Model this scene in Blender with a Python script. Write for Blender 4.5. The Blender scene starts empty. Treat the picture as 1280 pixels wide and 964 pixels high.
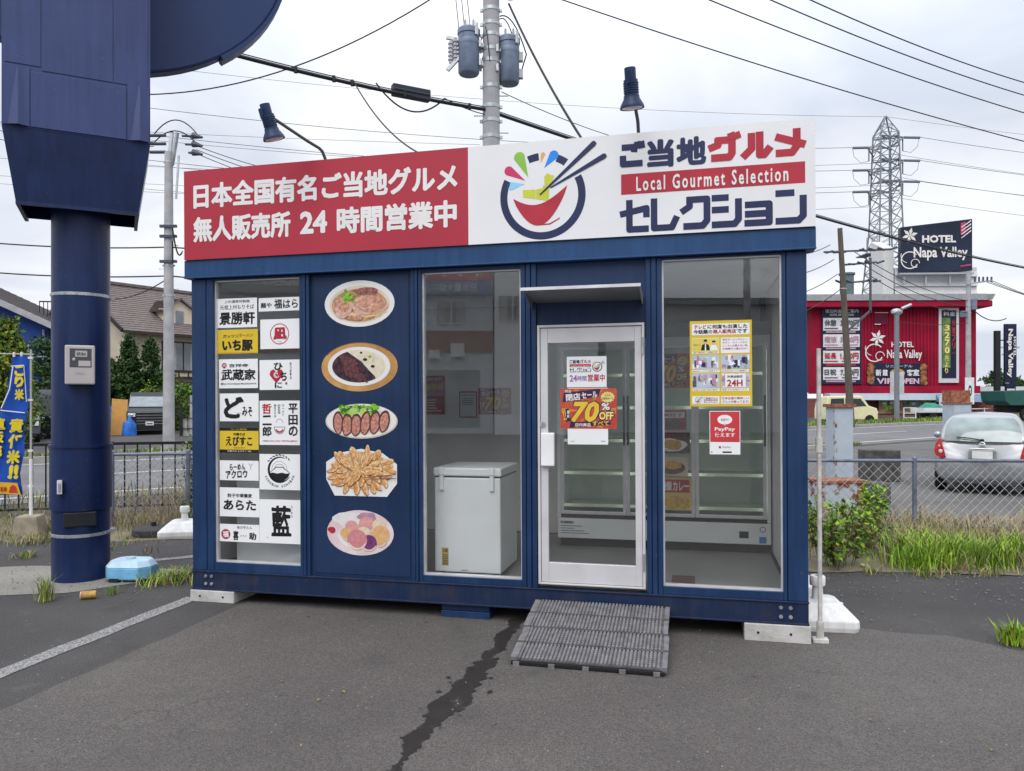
import bpy, bmesh, math, random
from math import sin, cos, pi, radians, sqrt, atan2
from mathutils import Matrix, Vector, noise as mnoise
random.seed(7)
SC = bpy.context.scene
COL = SC.collection
# ------------------------------------------------------------------ camera, sky, sun, exposure
cam = bpy.data.cameras.new('camera'); camo = bpy.data.objects.new('camera', cam); COL.objects.link(camo)
camo.location = (0, 0, 1.65); camo.rotation_euler = (radians(90), 0, 0)
cam.sensor_width = 36; cam.lens = 27.0; cam.shift_y = 15.0/1280
cam.clip_start = .05; cam.clip_end = 3000
SC.camera = camo
SC.view_settings.view_transform = 'Standard'; SC.view_settings.look = 'None'
SC.view_settings.exposure = 0.0; SC.view_settings.gamma = 1; SC.view_settings.use_curve_mapping = False
SC.cycles.use_denoising = True
SC.cycles.max_bounces = 10; SC.cycles.transparent_max_bounces = 24; SC.cycles.diffuse_bounces = 4
SUN_EL, SUN_AZ = 46, 200     # azimuth of the sun, clockwise from +Y
wd = bpy.data.worlds.new('World'); SC.world = wd; wd.use_nodes = True
def world_nodes():
    nt = wd.node_tree; N = nt.nodes; Lk = nt.links; N.clear()
    out = N.new('ShaderNodeOutputWorld'); bg = N.new('ShaderNodeBackground'); bg.inputs[1].default_value = .1
    sky = N.new('ShaderNodeTexSky'); sky.sky_type = 'NISHITA'; sky.sun_disc = False
    sky.sun_elevation = radians(SUN_EL); sky.sun_rotation = radians(SUN_AZ)
    tc = N.new('ShaderNodeTexCoord'); sp = N.new('ShaderNodeSeparateXYZ'); Lk.new(tc.outputs['Generated'], sp.inputs[0])
    def mth(op, a, b=None, clamp=False):
        n = N.new('ShaderNodeMath'); n.operation = op; n.use_clamp = clamp
        for i, x in enumerate((a, b)):
            if x is None: continue
            if hasattr(x, 'is_output') or not isinstance(x, (int, float)): Lk.new(x, n.inputs[i])
            else: n.inputs[i].default_value = x
        return n.outputs[0]
    zc = mth('MAXIMUM', sp.outputs[2], 0.0)
    den = mth('ADD', zc, .22)
    cx = mth('DIVIDE', sp.outputs[0], den); cy = mth('DIVIDE', sp.outputs[1], den)
    cb = N.new('ShaderNodeCombineXYZ'); Lk.new(cx, cb.inputs[0]); Lk.new(cy, cb.inputs[1])
    nz = N.new('ShaderNodeTexNoise'); nz.inputs['Scale'].default_value = 1.15; nz.inputs['Detail'].default_value = 5; nz.inputs['Roughness'].default_value = .5
    nz.inputs['Distortion'].default_value = .5
    Lk.new(cb.outputs[0], nz.inputs['Vector'])
    rp = N.new('ShaderNodeValToRGB'); Lk.new(nz.outputs['Fac'], rp.inputs[0])
    e = rp.color_ramp.elements
    e[0].position = .36; e[0].color = (.60, .655, .75, 1); e[1].position = .60; e[1].color = (.88, .89, .92, 1)
    m = rp.color_ramp.elements.new(.48); m.color = (.74, .775, .85, 1)
    # overcast luminance: brighter overhead
    lum = mth('ADD', mth('MULTIPLY', mth('MAXIMUM', mth('SUBTRACT', zc, .30), 0.0), 2.4), 1.17)
    lum10 = mth('MULTIPLY', lum, 10.0)
    mx = N.new('ShaderNodeMix'); mx.data_type = 'RGBA'; mx.blend_type = 'MULTIPLY'; mx.inputs[0].default_value = 1
    Lk.new(rp.outputs[0], mx.inputs[6]); Lk.new(lum10, mx.inputs[7])
    mm = N.new('ShaderNodeMix'); mm.data_type = 'RGBA'; mm.inputs[0].default_value = .94
    Lk.new(sky.outputs[0], mm.inputs[6]); Lk.new(mx.outputs[2], mm.inputs[7])
    Lk.new(mm.outputs[2], bg.inputs[0]); Lk.new(bg.outputs[0], out.inputs[0])
world_nodes()
sl = bpy.data.lights.new('sun', 'SUN'); sl.energy = 1.5; sl.angle = radians(40); sl.color = (1, .965, .92)
so = bpy.data.objects.new('sun', sl); COL.objects.link(so)
_el, _az = radians(SUN_EL), radians(SUN_AZ)
_sd = Vector((sin(_az)*cos(_el), cos(_az)*cos(_el), sin(_el)))
so.rotation_euler = _sd.to_track_quat('Z', 'Y').to_euler(); so.location = _sd*60

# ------------------------------------------------------------------ materials
def lin(c):
    if isinstance(c, str):
        c = [int(c[i:i+2], 16)/255 for i in (0, 2, 4)]
        return tuple((x/12.92 if x <= .04045 else ((x+.055)/1.055)**2.4) for x in c)
    return c
_M = {}
def M(name, col=(.5, .5, .5), rough=.6, metal=0, var=.10, scale=4, bump=0, bscale=80, col2=None, spec=.3, coat=0, lo=.35, hi=.65, world=False, detail=4, stretch=None, streak=0):
    if name in _M: return _M[name]
    m = bpy.data.materials.new(name); m.use_nodes = True; nt = m.node_tree; N = nt.nodes; L = nt.links
    b = N['Principled BSDF']; col = lin(col)
    b.inputs['Roughness'].default_value = rough; b.inputs['Metallic'].default_value = metal
    b.inputs['Specular IOR Level'].default_value = spec; b.inputs['Coat Weight'].default_value = coat; b.inputs['Coat Roughness'].default_value = .15
    if col2 is None: c1 = tuple(x*(1-var) for x in col); c2 = tuple(min(1, x*(1+var)) for x in col)
    else: c1 = col; c2 = lin(col2)
    if world:
        g = N.new('ShaderNodeNewGeometry'); vec = g.outputs['Position']
    else:
        g = N.new('ShaderNodeTexCoord'); vec = g.outputs['Object']
    if stretch:
        mp = N.new('ShaderNodeMapping'); mp.inputs['Scale'].default_value = stretch; L.new(vec, mp.inputs[0]); vec = mp.outputs[0]
    n = N.new('ShaderNodeTexNoise'); n.inputs['Scale'].default_value = scale; n.inputs['Detail'].default_value = detail; L.new(vec, n.inputs['Vector'])
    r = N.new('ShaderNodeValToRGB'); L.new(n.outputs['Fac'], r.inputs[0])
    r.color_ramp.elements[0].position = lo; r.color_ramp.elements[1].position = hi
    r.color_ramp.elements[0].color = (*c1, 1); r.color_ramp.elements[1].color = (*c2, 1)
    colo = r.outputs[0]
    if streak:
        mp = N.new('ShaderNodeMapping'); mp.inputs['Scale'].default_value = (9, 9, .7); L.new(vec, mp.inputs[0])
        ns = N.new('ShaderNodeTexNoise'); ns.inputs['Scale'].default_value = 2.2; ns.inputs['Detail'].default_value = 6; ns.inputs['Roughness'].default_value = .65; L.new(mp.outputs[0], ns.inputs['Vector'])
        rs = N.new('ShaderNodeValToRGB'); L.new(ns.outputs['Fac'], rs.inputs[0]); rs.color_ramp.elements[0].position = .36; rs.color_ramp.elements[1].position = .66; rs.color_ramp.elements[0].color = (1-streak, 1-streak, 1-streak*.9, 1); rs.color_ramp.elements[1].color = (1+streak, 1+streak*.9, 1+streak*.7, 1)
        x = N.new('ShaderNodeMix'); x.data_type = 'RGBA'; x.blend_type = 'MULTIPLY'; x.inputs[0].default_value = 1; L.new(colo, x.inputs[6]); L.new(rs.outputs[0], x.inputs[7]); colo = x.outputs[2]
        nd = N.new('ShaderNodeTexNoise'); nd.inputs['Scale'].default_value = 38; nd.inputs['Detail'].default_value = 3; L.new(vec, nd.inputs['Vector'])
        rd_ = N.new('ShaderNodeValToRGB'); L.new(nd.outputs['Fac'], rd_.inputs[0]); rd_.color_ramp.elements[0].position = .70; rd_.color_ramp.elements[1].position = .76; rd_.color_ramp.elements[0].color = (0, 0, 0, 1); rd_.color_ramp.elements[1].color = (.5, .5, .5, 1)
        y = N.new('ShaderNodeMix'); y.data_type = 'RGBA'; L.new(rd_.outputs[0], y.inputs[0]); L.new(colo, y.inputs[6]); y.inputs[7].default_value = (.13, .13, .13, 1); colo = y.outputs[2]
    L.new(colo, b.inputs['Base Color'])
    mr = N.new('ShaderNodeMapRange'); L.new(n.outputs['Fac'], mr.inputs[0]); mr.inputs[1].default_value = .3; mr.inputs[2].default_value = .7; mr.inputs[3].default_value = max(.02, rough*.82); mr.inputs[4].default_value = min(1, rough*1.2); L.new(mr.outputs[0], b.inputs['Roughness'])
    if bump:
        n2 = N.new('ShaderNodeTexNoise'); n2.inputs['Scale'].default_value = bscale; n2.inputs['Detail'].default_value = 3; L.new(vec, n2.inputs['Vector'])
        bp = N.new('ShaderNodeBump'); bp.inputs['Strength'].default_value = bump; bp.inputs['Distance'].default_value = .01
        L.new(n2.outputs['Fac'], bp.inputs['Height']); L.new(bp.outputs[0], b.inputs['Normal'])
    _M[name] = m
    return m
def asphalt(name, base, patch, speck=.25, grain=.5, rough=.9, worn=None):
    if name in _M: return _M[name]
    m = bpy.data.materials.new(name); m.use_nodes = True; nt = m.node_tree; N = nt.nodes; L = nt.links
    b = N['Principled BSDF']; b.inputs['Roughness'].default_value = rough; b.inputs['Specular IOR Level'].default_value = .3
    g = N.new('ShaderNodeNewGeometry'); v = g.outputs['Position']
    def nz(s, d=4, ro=.5):
        n = N.new('ShaderNodeTexNoise'); n.inputs['Scale'].default_value = s; n.inputs['Detail'].default_value = d; n.inputs['Roughness'].default_value = ro
        L.new(v, n.inputs['Vector']); return n.outputs['Fac']
    def ramp(x, p0, p1, c0, c1):
        r = N.new('ShaderNodeValToRGB'); L.new(x, r.inputs[0]); r.color_ramp.elements[0].position = p0; r.color_ramp.elements[1].position = p1
        r.color_ramp.elements[0].color = (*c0, 1); r.color_ramp.elements[1].color = (*c1, 1); return r.outputs[0]
    def mix(f, a, c, bl='MIX'):
        x = N.new('ShaderNodeMix'); x.data_type = 'RGBA'; x.blend_type = bl
        if isinstance(f, (int, float)): x.inputs[0].default_value = f
        else: L.new(f, x.inputs[0])
        for i, q in ((6, a), (7, c)):
            if isinstance(q, tuple): x.inputs[i].default_value = (*q, 1)
            else: L.new(q, x.inputs[i])
        return x.outputs[2]
    c = ramp(nz(.55, 5, .6), .35, .68, base, patch)
    c = mix(grain, c, ramp(nz(125, 2, .8), .36, .64, (.30,)*3, (1.72,)*3), 'MULTIPLY')
    vo = N.new('ShaderNodeTexVoronoi'); vo.inputs['Scale'].default_value = 62; L.new(v, vo.inputs['Vector'])
    s = ramp(vo.outputs['Distance'], .0, .23, (1,)*3, (0,)*3)
    sepc = N.new('ShaderNodeSeparateColor'); L.new(vo.outputs['Color'], sepc.inputs[0])
    pick = N.new('ShaderNodeMath'); pick.operation = 'GREATER_THAN'; pick.inputs[1].default_value = .72; L.new(sepc.outputs[0], pick.inputs[0])
    mu = N.new('ShaderNodeMath'); mu.operation = 'MULTIPLY'; L.new(s, mu.inputs[0]); L.new(pick.outputs[0], mu.inputs[1])
    mu2 = N.new('ShaderNodeMath'); mu2.operation = 'MULTIPLY'; L.new(mu.outputs[0], mu2.inputs[0]); mu2.inputs[1].default_value = speck
    c = mix(mu2.outputs[0], c, (.42, .41, .40))
    vg = N.new('ShaderNodeTexVoronoi'); vg.inputs['Scale'].default_value = 17; L.new(v, vg.inputs['Vector']); sg_ = N.new('ShaderNodeSeparateColor'); L.new(vg.outputs['Color'], sg_.inputs[0])
    pg = N.new('ShaderNodeMath'); pg.operation = 'GREATER_THAN'; pg.inputs[1].default_value = .78; L.new(sg_.outputs[0], pg.inputs[0]); gm = N.new('ShaderNodeMath'); gm.operation = 'MULTIPLY'; L.new(ramp(vg.outputs['Distance'], .07, .10, (1,)*3, (0,)*3), gm.inputs[0]); L.new(pg.outputs[0], gm.inputs[1]); gs = N.new('ShaderNodeMath'); gs.operation = 'MULTIPLY'; gs.inputs[1].default_value = speck*1.5; L.new(gm.outputs[0], gs.inputs[0]); c = mix(gs.outputs[0], c, (.38, .37, .35))
    c = mix(.55, c, ramp(nz(.23, 6, .6), .35, .65, (.78, .76, .76), (1.18, 1.15, 1.12)), 'MULTIPLY')
    # broken hairline cracks and soft dark stains
    ve = N.new('ShaderNodeTexVoronoi'); ve.feature = 'DISTANCE_TO_EDGE'; ve.inputs['Scale'].default_value = .55
    wv = N.new('ShaderNodeTexNoise'); wv.inputs['Scale'].default_value = 2.5; wv.inputs['Detail'].default_value = 4; L.new(v, wv.inputs['Vector'])
    ad = N.new('ShaderNodeVectorMath'); ad.operation = 'MULTIPLY_ADD'; L.new(wv.outputs['Color'], ad.inputs[0]); ad.inputs[1].default_value = (.7, .7, .7); L.new(v, ad.inputs[2]); L.new(ad.outputs[0], ve.inputs['Vector'])
    ck = ramp(ve.outputs['Distance'], .0015, .005, (.45,)*3, (0,)*3); br = ramp(nz(.9, 3), .56, .64, (0,)*3, (1,)*3)
    cm = N.new('ShaderNodeMath'); cm.operation = 'MULTIPLY'; L.new(ck, cm.inputs[0]); L.new(br, cm.inputs[1]); c = mix(cm.outputs[0], c, (.02, .02, .02))
    c = mix(ramp(nz(1.7, 4, .55), .60, .76, (0,)*3, (.5,)*3), c, (.045, .042, .042)); c = mix(ramp(nz(4.5, 5, .7), .58, .80, (0,)*3, (.35,)*3), c, (.19, .175, .16))
    if worn:
        w = ramp(nz(70, 4, .8), worn[0], worn[0]+.14, (0,)*3, (1,)*3)
        c = mix(w, c, worn[1])
    L.new(c, b.inputs['Base Color'])
    bp = N.new('ShaderNodeBump'); bp.inputs['Strength'].default_value = .8; bp.inputs['Distance'].default_value = .006
    L.new(nz(130, 3, .8), bp.inputs['Height']); L.new(bp.outputs[0], b.inputs['Normal'])
    _M[name] = m; return m
def glassmat(name, tint=(.985, .995, .99), refl=1.0, rough=0.0):
    if name in _M: return _M[name]
    m = bpy.data.materials.new(name); m.use_nodes = True; nt = m.node_tree; N = nt.nodes; L = nt.links
    N.remove(N['Principled BSDF'])
    o = N['Material Output']; t = N.new('ShaderNodeBsdfTransparent'); t.inputs[0].default_value = (*tint, 1)
    gl = N.new('ShaderNodeBsdfGlossy'); gl.inputs['Roughness'].default_value = rough
    lw = N.new('ShaderNodeLayerWeight'); lw.inputs[0].default_value = .5
    def mth(op, a, b):
        n = N.new('ShaderNodeMath'); n.operation = op
        for k, q in enumerate((a, b)):
            if isinstance(q, (int, float)): n.inputs[k].default_value = q
            else: L.new(q, n.inputs[k])
        return n
    mu = mth('ADD', mth('MULTIPLY', mth('POWER', lw.outputs['Facing'], 5).outputs[0], .9).outputs[0], .048*refl); mu.use_clamp = True
    mx = N.new('ShaderNodeMixShader'); L.new(mu.outputs[0], mx.inputs[0]); L.new(t.outputs[0], mx.inputs[1]); L.new(gl.outputs[0], mx.inputs[2])
    L.new(mx.outputs[0], o.inputs[0]); _M[name] = m; return m

navy = M('navy_paint', (.012, .037, .104), .40, var=.12, scale=2.5, streak=.16, bump=.03, bscale=25)
beamnavy = M('navy_beam_lit', (.014, .056, .155), .42, var=.10, scale=1.5, streak=.14)  # same navy made lighter: the beam's extra sky light is in the colour
navy2 = M('navy_panel_shaded', (.011, .029, .080), .42, var=.12, scale=1.5, streak=.12)  # same navy made darker: shade of the inset panels is in the colour
signred = M('sign_red', (.40, .030, .052), .45, var=.05, scale=1.2)
signwhite = M('sign_white', (.76, .76, .77), .45, var=.03, scale=1.5)
ink_navy = M('ink_navy', (.018, .026, .085), .45)
ink_black = M('ink_black', (.012, .012, .014), .5)
ink_red = M('ink_red', (.42, .025, .045), .45)
ink_white = M('ink_white', (.75, .74, .73), .45, var=.03)
ink_yellow = M('ink_yellow', (.72, .50, .05), .45)
alu = M('aluminium', (.70, .69, .70), .38, .4, var=.06, scale=8)
whitepl = M('white_plastic', (.80, .80, .80), .4, var=.05, scale=6)
steel = M('galvanised_steel', (.42, .44, .46), .45, .7, var=.15, scale=12)
dark = M('black_rubber', (.015, .015, .016), .75)
concrete = M('concrete', (.33, .32, .30), .9, var=.2, scale=5, bump=.3, bscale=60)
polec = M('pole_concrete', (.36, .36, .37), .85, var=.15, scale=3, bump=.15, bscale=50)
blkmetal = M('black_metal', (.014, .015, .019), .5, var=.2)
wirem = M('cable_black', (.02, .02, .024), .6)
glass = glassmat('window_glass', refl=2.3)

# ------------------------------------------------------------------ mesh builder
def mirror_xz(p): return p
_TC = {}
def text_geo(s, bold=0.0, italic=0.0, spacing=1.0):
    k = (s, bold, italic, spacing)
    if k in _TC: return _TC[k]
    cu = bpy.data.curves.new('lettering_source', 'FONT'); cu.body = s; cu.size = 1; cu.offset = bold; cu.shear = italic; cu.space_character = spacing
    cu.resolution_u = 2; cu.fill_mode = 'FRONT'
    ob = bpy.data.objects.new('lettering_source', cu); COL.objects.link(ob)
    me = bpy.data.meshes.new_from_object(ob.evaluated_get(bpy.context.evaluated_depsgraph_get()))
    V = [(v.co.x, v.co.y) for v in me.vertices]; F = [tuple(p.vertices) for p in me.polygons]
    bpy.data.objects.remove(ob); bpy.data.curves.remove(cu); bpy.data.meshes.remove(me)
    _TC[k] = (V, F); return V, F
class MB:
    EPS = .0008
    def __init__(s, mat=None): s.V = []; s.F = []; s.I = []; s.S = []; s.mats = []; s.ci = 0; s.T = None; s.sm = False; mat and s.m(mat)
    def m(s, mat):
        if mat not in s.mats: s.mats.append(mat)
        s.ci = s.mats.index(mat); return s
    def add(s, V, F, smooth=None):
        b = len(s.V); T = s.T
        for v in V:
            v = Vector(v); s.V.append(T @ v if T is not None else v)
        sm = s.sm if smooth is None else smooth
        for f in F: s.F.append(tuple(i+b for i in f)); s.I.append(s.ci); s.S.append(sm)
        return s
    def box(s, x0, x1, y0, y1, z0, z1):
        return s.add([(x0,y0,z0),(x1,y0,z0),(x1,y1,z0),(x0,y1,z0),(x0,y0,z1),(x1,y0,z1),(x1,y1,z1),(x0,y1,z1)],
                     [(3,2,1,0),(4,5,6,7),(0,1,5,4),(1,2,6,5),(2,3,7,6),(3,0,4,7)])
    def bar(s, p, q, w, h=None, up=(0, 0, 1)):
        h = h or w; p = Vector(p); q = Vector(q); d = (q-p).normalized(); u = Vector(up)
        if abs(d.dot(u)) > .99: u = Vector((0, 1, 0))
        a = d.cross(u).normalized(); b = a.cross(d)
        c = [(-w/2, -h/2), (w/2, -h/2), (w/2, h/2), (-w/2, h/2)]
        return s.add([p+a*i+b*j for i, j in c]+[q+a*i+b*j for i, j in c], [(0,1,2,3),(7,6,5,4),(4,5,1,0),(5,6,2,1),(6,7,3,2),(7,4,0,3)])
    def cyl(s, p, q, r0, r1=None, n=12, caps=True):
        r1 = r0 if r1 is None else r1; p = Vector(p); q = Vector(q); d = (q-p).normalized()
        u = Vector((0, 0, 1)) if abs(d.z) < .95 else Vector((1, 0, 0)); a = d.cross(u).normalized(); b = d.cross(a)
        V = []
        for c, r in ((p, r0), (q, r1)):
            for i in range(n): t = 2*pi*i/n; V.append(c+a*(r*cos(t))+b*(r*sin(t)))
        s.add(V, [(i, (i+1) % n, n+(i+1) % n, n+i) for i in range(n)], True)
        if caps: s.add(V[:n], [tuple(range(n))[::-1]], False); s.add(V[n:], [tuple(range(n))], False)
        return s
    def tube(s, pts, r, n=5, taper=1.0):
        pts = [Vector(p) for p in pts]; V = []; N = len(pts)
        for k, p in enumerate(pts):
            d = (pts[min(k+1, N-1)]-pts[max(k-1, 0)]).normalized()
            u = Vector((0, 0, 1)) if abs(d.z) < .9 else Vector((1, 0, 0)); a = d.cross(u).normalized(); b = d.cross(a)
            rr = r*(1+(taper-1)*k/max(1, N-1))
            for i in range(n): t = 2*pi*i/n; V.append(p+a*(rr*cos(t))+b*(rr*sin(t)))
        F = [(k*n+i, k*n+(i+1) % n, (k+1)*n+(i+1) % n, (k+1)*n+i) for k in range(N-1) for i in range(n)]
        s.add(V, F, True); s.add(V[:n], [tuple(range(n))[::-1]], False); s.add(V[-n:], [tuple(range(n))], False); return s
    def lathe(s, prof, n=24, c=(0, 0, 0)):
        V = [(c[0]+r*cos(2*pi*i/n), c[1]+r*sin(2*pi*i/n), c[2]+z) for r, z in prof for i in range(n)]
        return s.add(V, [(k*n+i, k*n+(i+1) % n, (k+1)*n+(i+1) % n, (k+1)*n+i) for k in range(len(prof)-1) for i in range(n)], True)
    def sphere(s, c, r, n=12, sc=(1, 1, 1)):
        V = []; h = n//2
        for k in range(h+1):
            for i in range(n):
                a = -pi/2+pi*k/h; t = 2*pi*i/n
                V.append((c[0]+r*sc[0]*cos(a)*cos(t), c[1]+r*sc[1]*cos(a)*sin(t), c[2]+r*sc[2]*sin(a)))
        return s.add(V, [(k*n+i, k*n+(i+1) % n, (k+1)*n+(i+1) % n, (k+1)*n+i) for k in range(h) for i in range(n)], True)
    def prism(s, P, y0, y1):            # polygon in x,z (counter-clockwise seen from -y) extruded along y
        n = len(P); V = [(x, y0, z) for x, z in P]+[(x, y1, z) for x, z in P]
        return s.add(V, [tuple(range(n)), tuple(range(2*n-1, n-1, -1))]+[(i, n+i, n+(i+1) % n, (i+1) % n) for i in range(n)], False)
    def prismx(s, P, x0, x1):           # polygon in y,z extruded along x
        n = len(P); V = [(x0, y, z) for y, z in P]+[(x1, y, z) for y, z in P]
        return s.add(V, [tuple(range(n))[::-1], tuple(range(n, 2*n))]+[(i, (i+1) % n, n+(i+1) % n, n+i) for i in range(n)], False)
    def prismz(s, P, z0, z1):
        n = len(P); V = [(x, y, z0) for x, y in P]+[(x, y, z1) for x, y in P]
        return s.add(V, [tuple(range(n))[::-1], tuple(range(n, 2*n))]+[(i, (i+1) % n, n+(i+1) % n, n+i) for i in range(n)], False)
    # flat print in the x,z plane; k = layer (towards -y)
    def pl(s, P, k=1): return s.add([(x, -k*s.EPS, z) for x, z in P], [tuple(range(len(P)))], False)
    def rc(s, x0, z0, x1, z1, k=1): return s.pl([(x0, z0), (x1, z0), (x1, z1), (x0, z1)], k)
    def el(s, cx, cz, rx, rz, k=1, n=36, a0=0): return s.pl([(cx+rx*cos(2*pi*i/n+a0), cz+rz*sin(2*pi*i/n+a0)) for i in range(n)], k)
    def blob(s, cx, cz, rx, rz, k=1, seed=0, am=.18, n=18, rot=0):
        R = random.Random(seed); o = R.random()*20; P = []
        for i in range(n):
            t = 2*pi*i/n; q = 1+am*mnoise.noise((cos(t)*1.3+o, sin(t)*1.3, o))*2
            x, z = rx*q*cos(t), rz*q*sin(t); P.append((cx+x*cos(rot)-z*sin(rot), cz+x*sin(rot)+z*cos(rot)))
        return s.pl(P, k)
    def rng(s, cx, cz, r0, r1, a0=0, a1=360, k=1, n=40, asp=1):
        V = []
        for i in range(n+1):
            t = radians(a0+(a1-a0)*i/n)
            V += [(cx+r0*cos(t), -k*s.EPS, cz+asp*r0*sin(t)), (cx+r1*cos(t), -k*s.EPS, cz+asp*r1*sin(t))]
        return s.add(V, [(2*i, 2*i+1, 2*i+3, 2*i+2) for i in range(n)], False)
    def strokes(s, L, x0, z0, x1, z1, wd, k=1):      # thick square-capped strokes in a unit box
        w, h = x1-x0, z1-z0; q = k
        for st in L:
            P = [(x0+a*w, z0+b*h) for a, b in st]; n_ = len(P)-1
            for i, ((ax, az), (bx, bz)) in enumerate(zip(P, P[1:])):
                d = Vector((bx-ax, bz-az)).normalized(); n = Vector((-d.y, d.x))*(wd/2); e0 = d*(wd*.35 if i == 0 else 0); e1 = d*(wd*.35 if i == n_-1 else 0)
                s.pl([(ax-e0.x-n.x, az-e0.y-n.y), (bx+e1.x-n.x, bz+e1.y-n.y), (bx+e1.x+n.x, bz+e1.y+n.y), (ax-e0.x+n.x, az-e0.y+n.y)], q); q += .22
                if i: s.el(ax, az, wd/2, wd/2, q, 16); q += .22
        return s
    def tx(s, t, x0, z0, x1, z1, k=1, bold=.02, italic=0, wob=0, keep=False, spacing=1.0, rot=0):   # text fitted to a box; bold = stroke thickening in em
        V, F = text_geo(t, min(bold, .008), italic, spacing)
        if not V: return s
        B = max(0, bold-.008)
        a = min(v[0] for v in V)-B; b = max(v[0] for v in V)+B; c = min(v[1] for v in V)-B; d = max(v[1] for v in V)+B
        sx = (x1-x0)/max(1e-6, b-a); sz = (z1-z0)/max(1e-6, d-c); ox = oz = 0
        if keep:
            q = min(sx, sz); ox = ((x1-x0)-(b-a)*q)/2; oz = ((z1-z0)-(d-c)*q)/2; sx = sz = q
        cx, cz = (x0+x1)/2, (z0+z1)/2
        shifts = [(0, 0)]+([(B*cos(2*pi*i/6), B*sin(2*pi*i/6)) for i in range(6)] if B > .004 else [])
        for j, (bx, bz) in enumerate(shifts):
            O = []
            for x, y in V:
                if wob:
                    w = mnoise.noise((x*6, y*6, len(t)*3.1)); w2 = mnoise.noise((x*6+9, y*6+4, 2.2)); x += w*wob; y += w2*wob
                px, pz = x0+ox+(x+bx-a)*sx, z0+oz+(y+bz-c)*sz
                if rot: px, pz = cx+(px-cx)*cos(rot)-(pz-cz)*sin(rot), cz+(px-cx)*sin(rot)+(pz-cz)*cos(rot)
                O.append((px, -(k+.14*j)*s.EPS, pz))
            s.add(O, F, False)
        return s
    def vtx(s, t, x0, z0, x1, z1, k=1, bold=.02, wob=0):        # vertical writing
        h = (z1-z0)/len(t)
        for i, ch in enumerate(t): s.tx(ch, x0, z1-(i+1)*h+h*.06, x1, z1-i*h-h*.06, k, bold, wob=wob, keep=ch in 'ーっゃゅょ')
        return s
    def build(s, name, parent=None, mw=None, bevel=0, sub=0, angle=35, seg=2):
        me = bpy.data.meshes.new(name); me.from_pydata([tuple(v) for v in s.V], [], s.F)
        for m in s.mats: me.materials.append(m)
        me.polygons.foreach_set('material_index', s.I); me.polygons.foreach_set('use_smooth', s.S)
        me.update()
        if any(s.S): me.set_sharp_from_angle(angle=radians(angle))
        o = bpy.data.objects.new(name, me); COL.objects.link(o)
        if parent is not None: o.parent = parent
        if mw is not None: o.matrix_world = mw
        if bevel:
            b = o.modifiers.new('edge', 'BEVEL'); b.width = bevel; b.segments = seg; b.limit_method = 'ANGLE'; b.angle_limit = radians(40)
        if sub:
            q = o.modifiers.new('smooth', 'SUBSURF'); q.levels = sub; q.render_levels = sub
            for p in me.polygons: p.use_smooth = True
        return o
def tag(o, label=None, cat=None, group=None, kind=None):
    if label: o['label'] = label
    if cat: o['category'] = cat
    if group: o['group'] = group
    if kind: o['kind'] = kind
    return o
def thing(name, label, cat, mw, group=None):
    o = bpy.data.objects.new(name, None); COL.objects.link(o); o.empty_display_size = .1
    o.matrix_world = mw if isinstance(mw, Matrix) else Matrix.Translation(mw)
    return tag(o, label, cat, group)
def TR(x, y, z, rz=0): return Matrix.Translation((x, y, z)) @ Matrix.Rotation(rz, 4, 'Z')
def at(px, py, Z): return Vector(((px-640)/960*Z, Z, 1.65-(py-497)/960*Z))       # point at depth Z seen at a place in the photograph
def gd(px, py): Z = 1.65*960/(py-497); return ((px-640)/960*Z, Z)
def copy_tree(o, parent=None):
    c = o.copy(); COL.objects.link(c)
    if parent is not None: c.parent = parent
    for ch in [x for x in SC.objects if x.parent == o]: copy_tree(ch, c)
    return c
# store frame: x along the front to the right, y into the shop, z up, origin at the front left foot of the base frame
_yaw, _t = -.23502, .005764
_u = Vector((cos(_yaw)*cos(_t), sin(_yaw)*cos(_t), sin(_t))); _v = Vector((0, 0, 1)).cross(_u).normalized(); _w = _u.cross(_v)
S = Matrix(((_u.x, _v.x, _w.x, -2.5934), (_u.y, _v.y, _w.y, 6.2394), (_u.z, _v.z, _w.z, .0939), (0, 0, 0, 1)))
def ST(u, v, w): return S @ Matrix.Translation((u, v, w))
# ------------------------------------------------------------------ ground, lot, road
asp_old = asphalt('asphalt_old', (.052, .050, .052), (.082, .078, .077), .45, .75)
asp_new = asphalt('asphalt_lot', (.092, .084, .081), (.122, .112, .106), .45, .60)
asp_road = asphalt('asphalt_road', (.135, .138, .143), (.165, .166, .17), .1, .3)
asp_far = asphalt('asphalt_neighbour', (.10, .097, .095), (.14, .136, .13), .2, .4)
paint = asphalt('worn_paint', (.09, .09, .09), (.13, .13, .13), .2, .5, worn=(.43, (.37, .37, .365)))
roadpaint = asphalt('road_paint', (.5, .5, .5), (.6, .6, .6), .1, .2)
wet = asphalt('wet_asphalt', (.016, .013, .013), (.030, .025, .024), .35, .6, rough=.55)
soil = asphalt('dry_soil', (.15, .125, .085), (.22, .20, .14), .2, .6)
pad = asphalt('old_concrete', (.21, .20, .175), (.30, .29, .265), .2, .5)
def sheet(name, P, z, mat, jag=0, seed=1, step=.12):
    mb = MB(mat); Q = []
    if jag:
        R = random.Random(seed)
        for (a, b), (c, d) in zip(P, P[1:]+P[:1]):
            n = max(1, int(sqrt((c-a)**2+(d-b)**2)/step)); n = min(n, 120)
            for i in range(n):
                t = i/n; x, y = a+(c-a)*t, b+(d-b)*t
                Q.append((x+jag*2*mnoise.noise((x*3.1, y*3.1, seed))+R.uniform(-jag, jag)*.35, y+jag*2*mnoise.noise((x*3.1+50, y*3.1, seed))+R.uniform(-jag, jag)*.35))
    else: Q = P
    mb.add([(x, y, z) for x, y in Q], [tuple(range(len(Q)))])
    return tag(mb.build(name), kind='structure')
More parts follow.
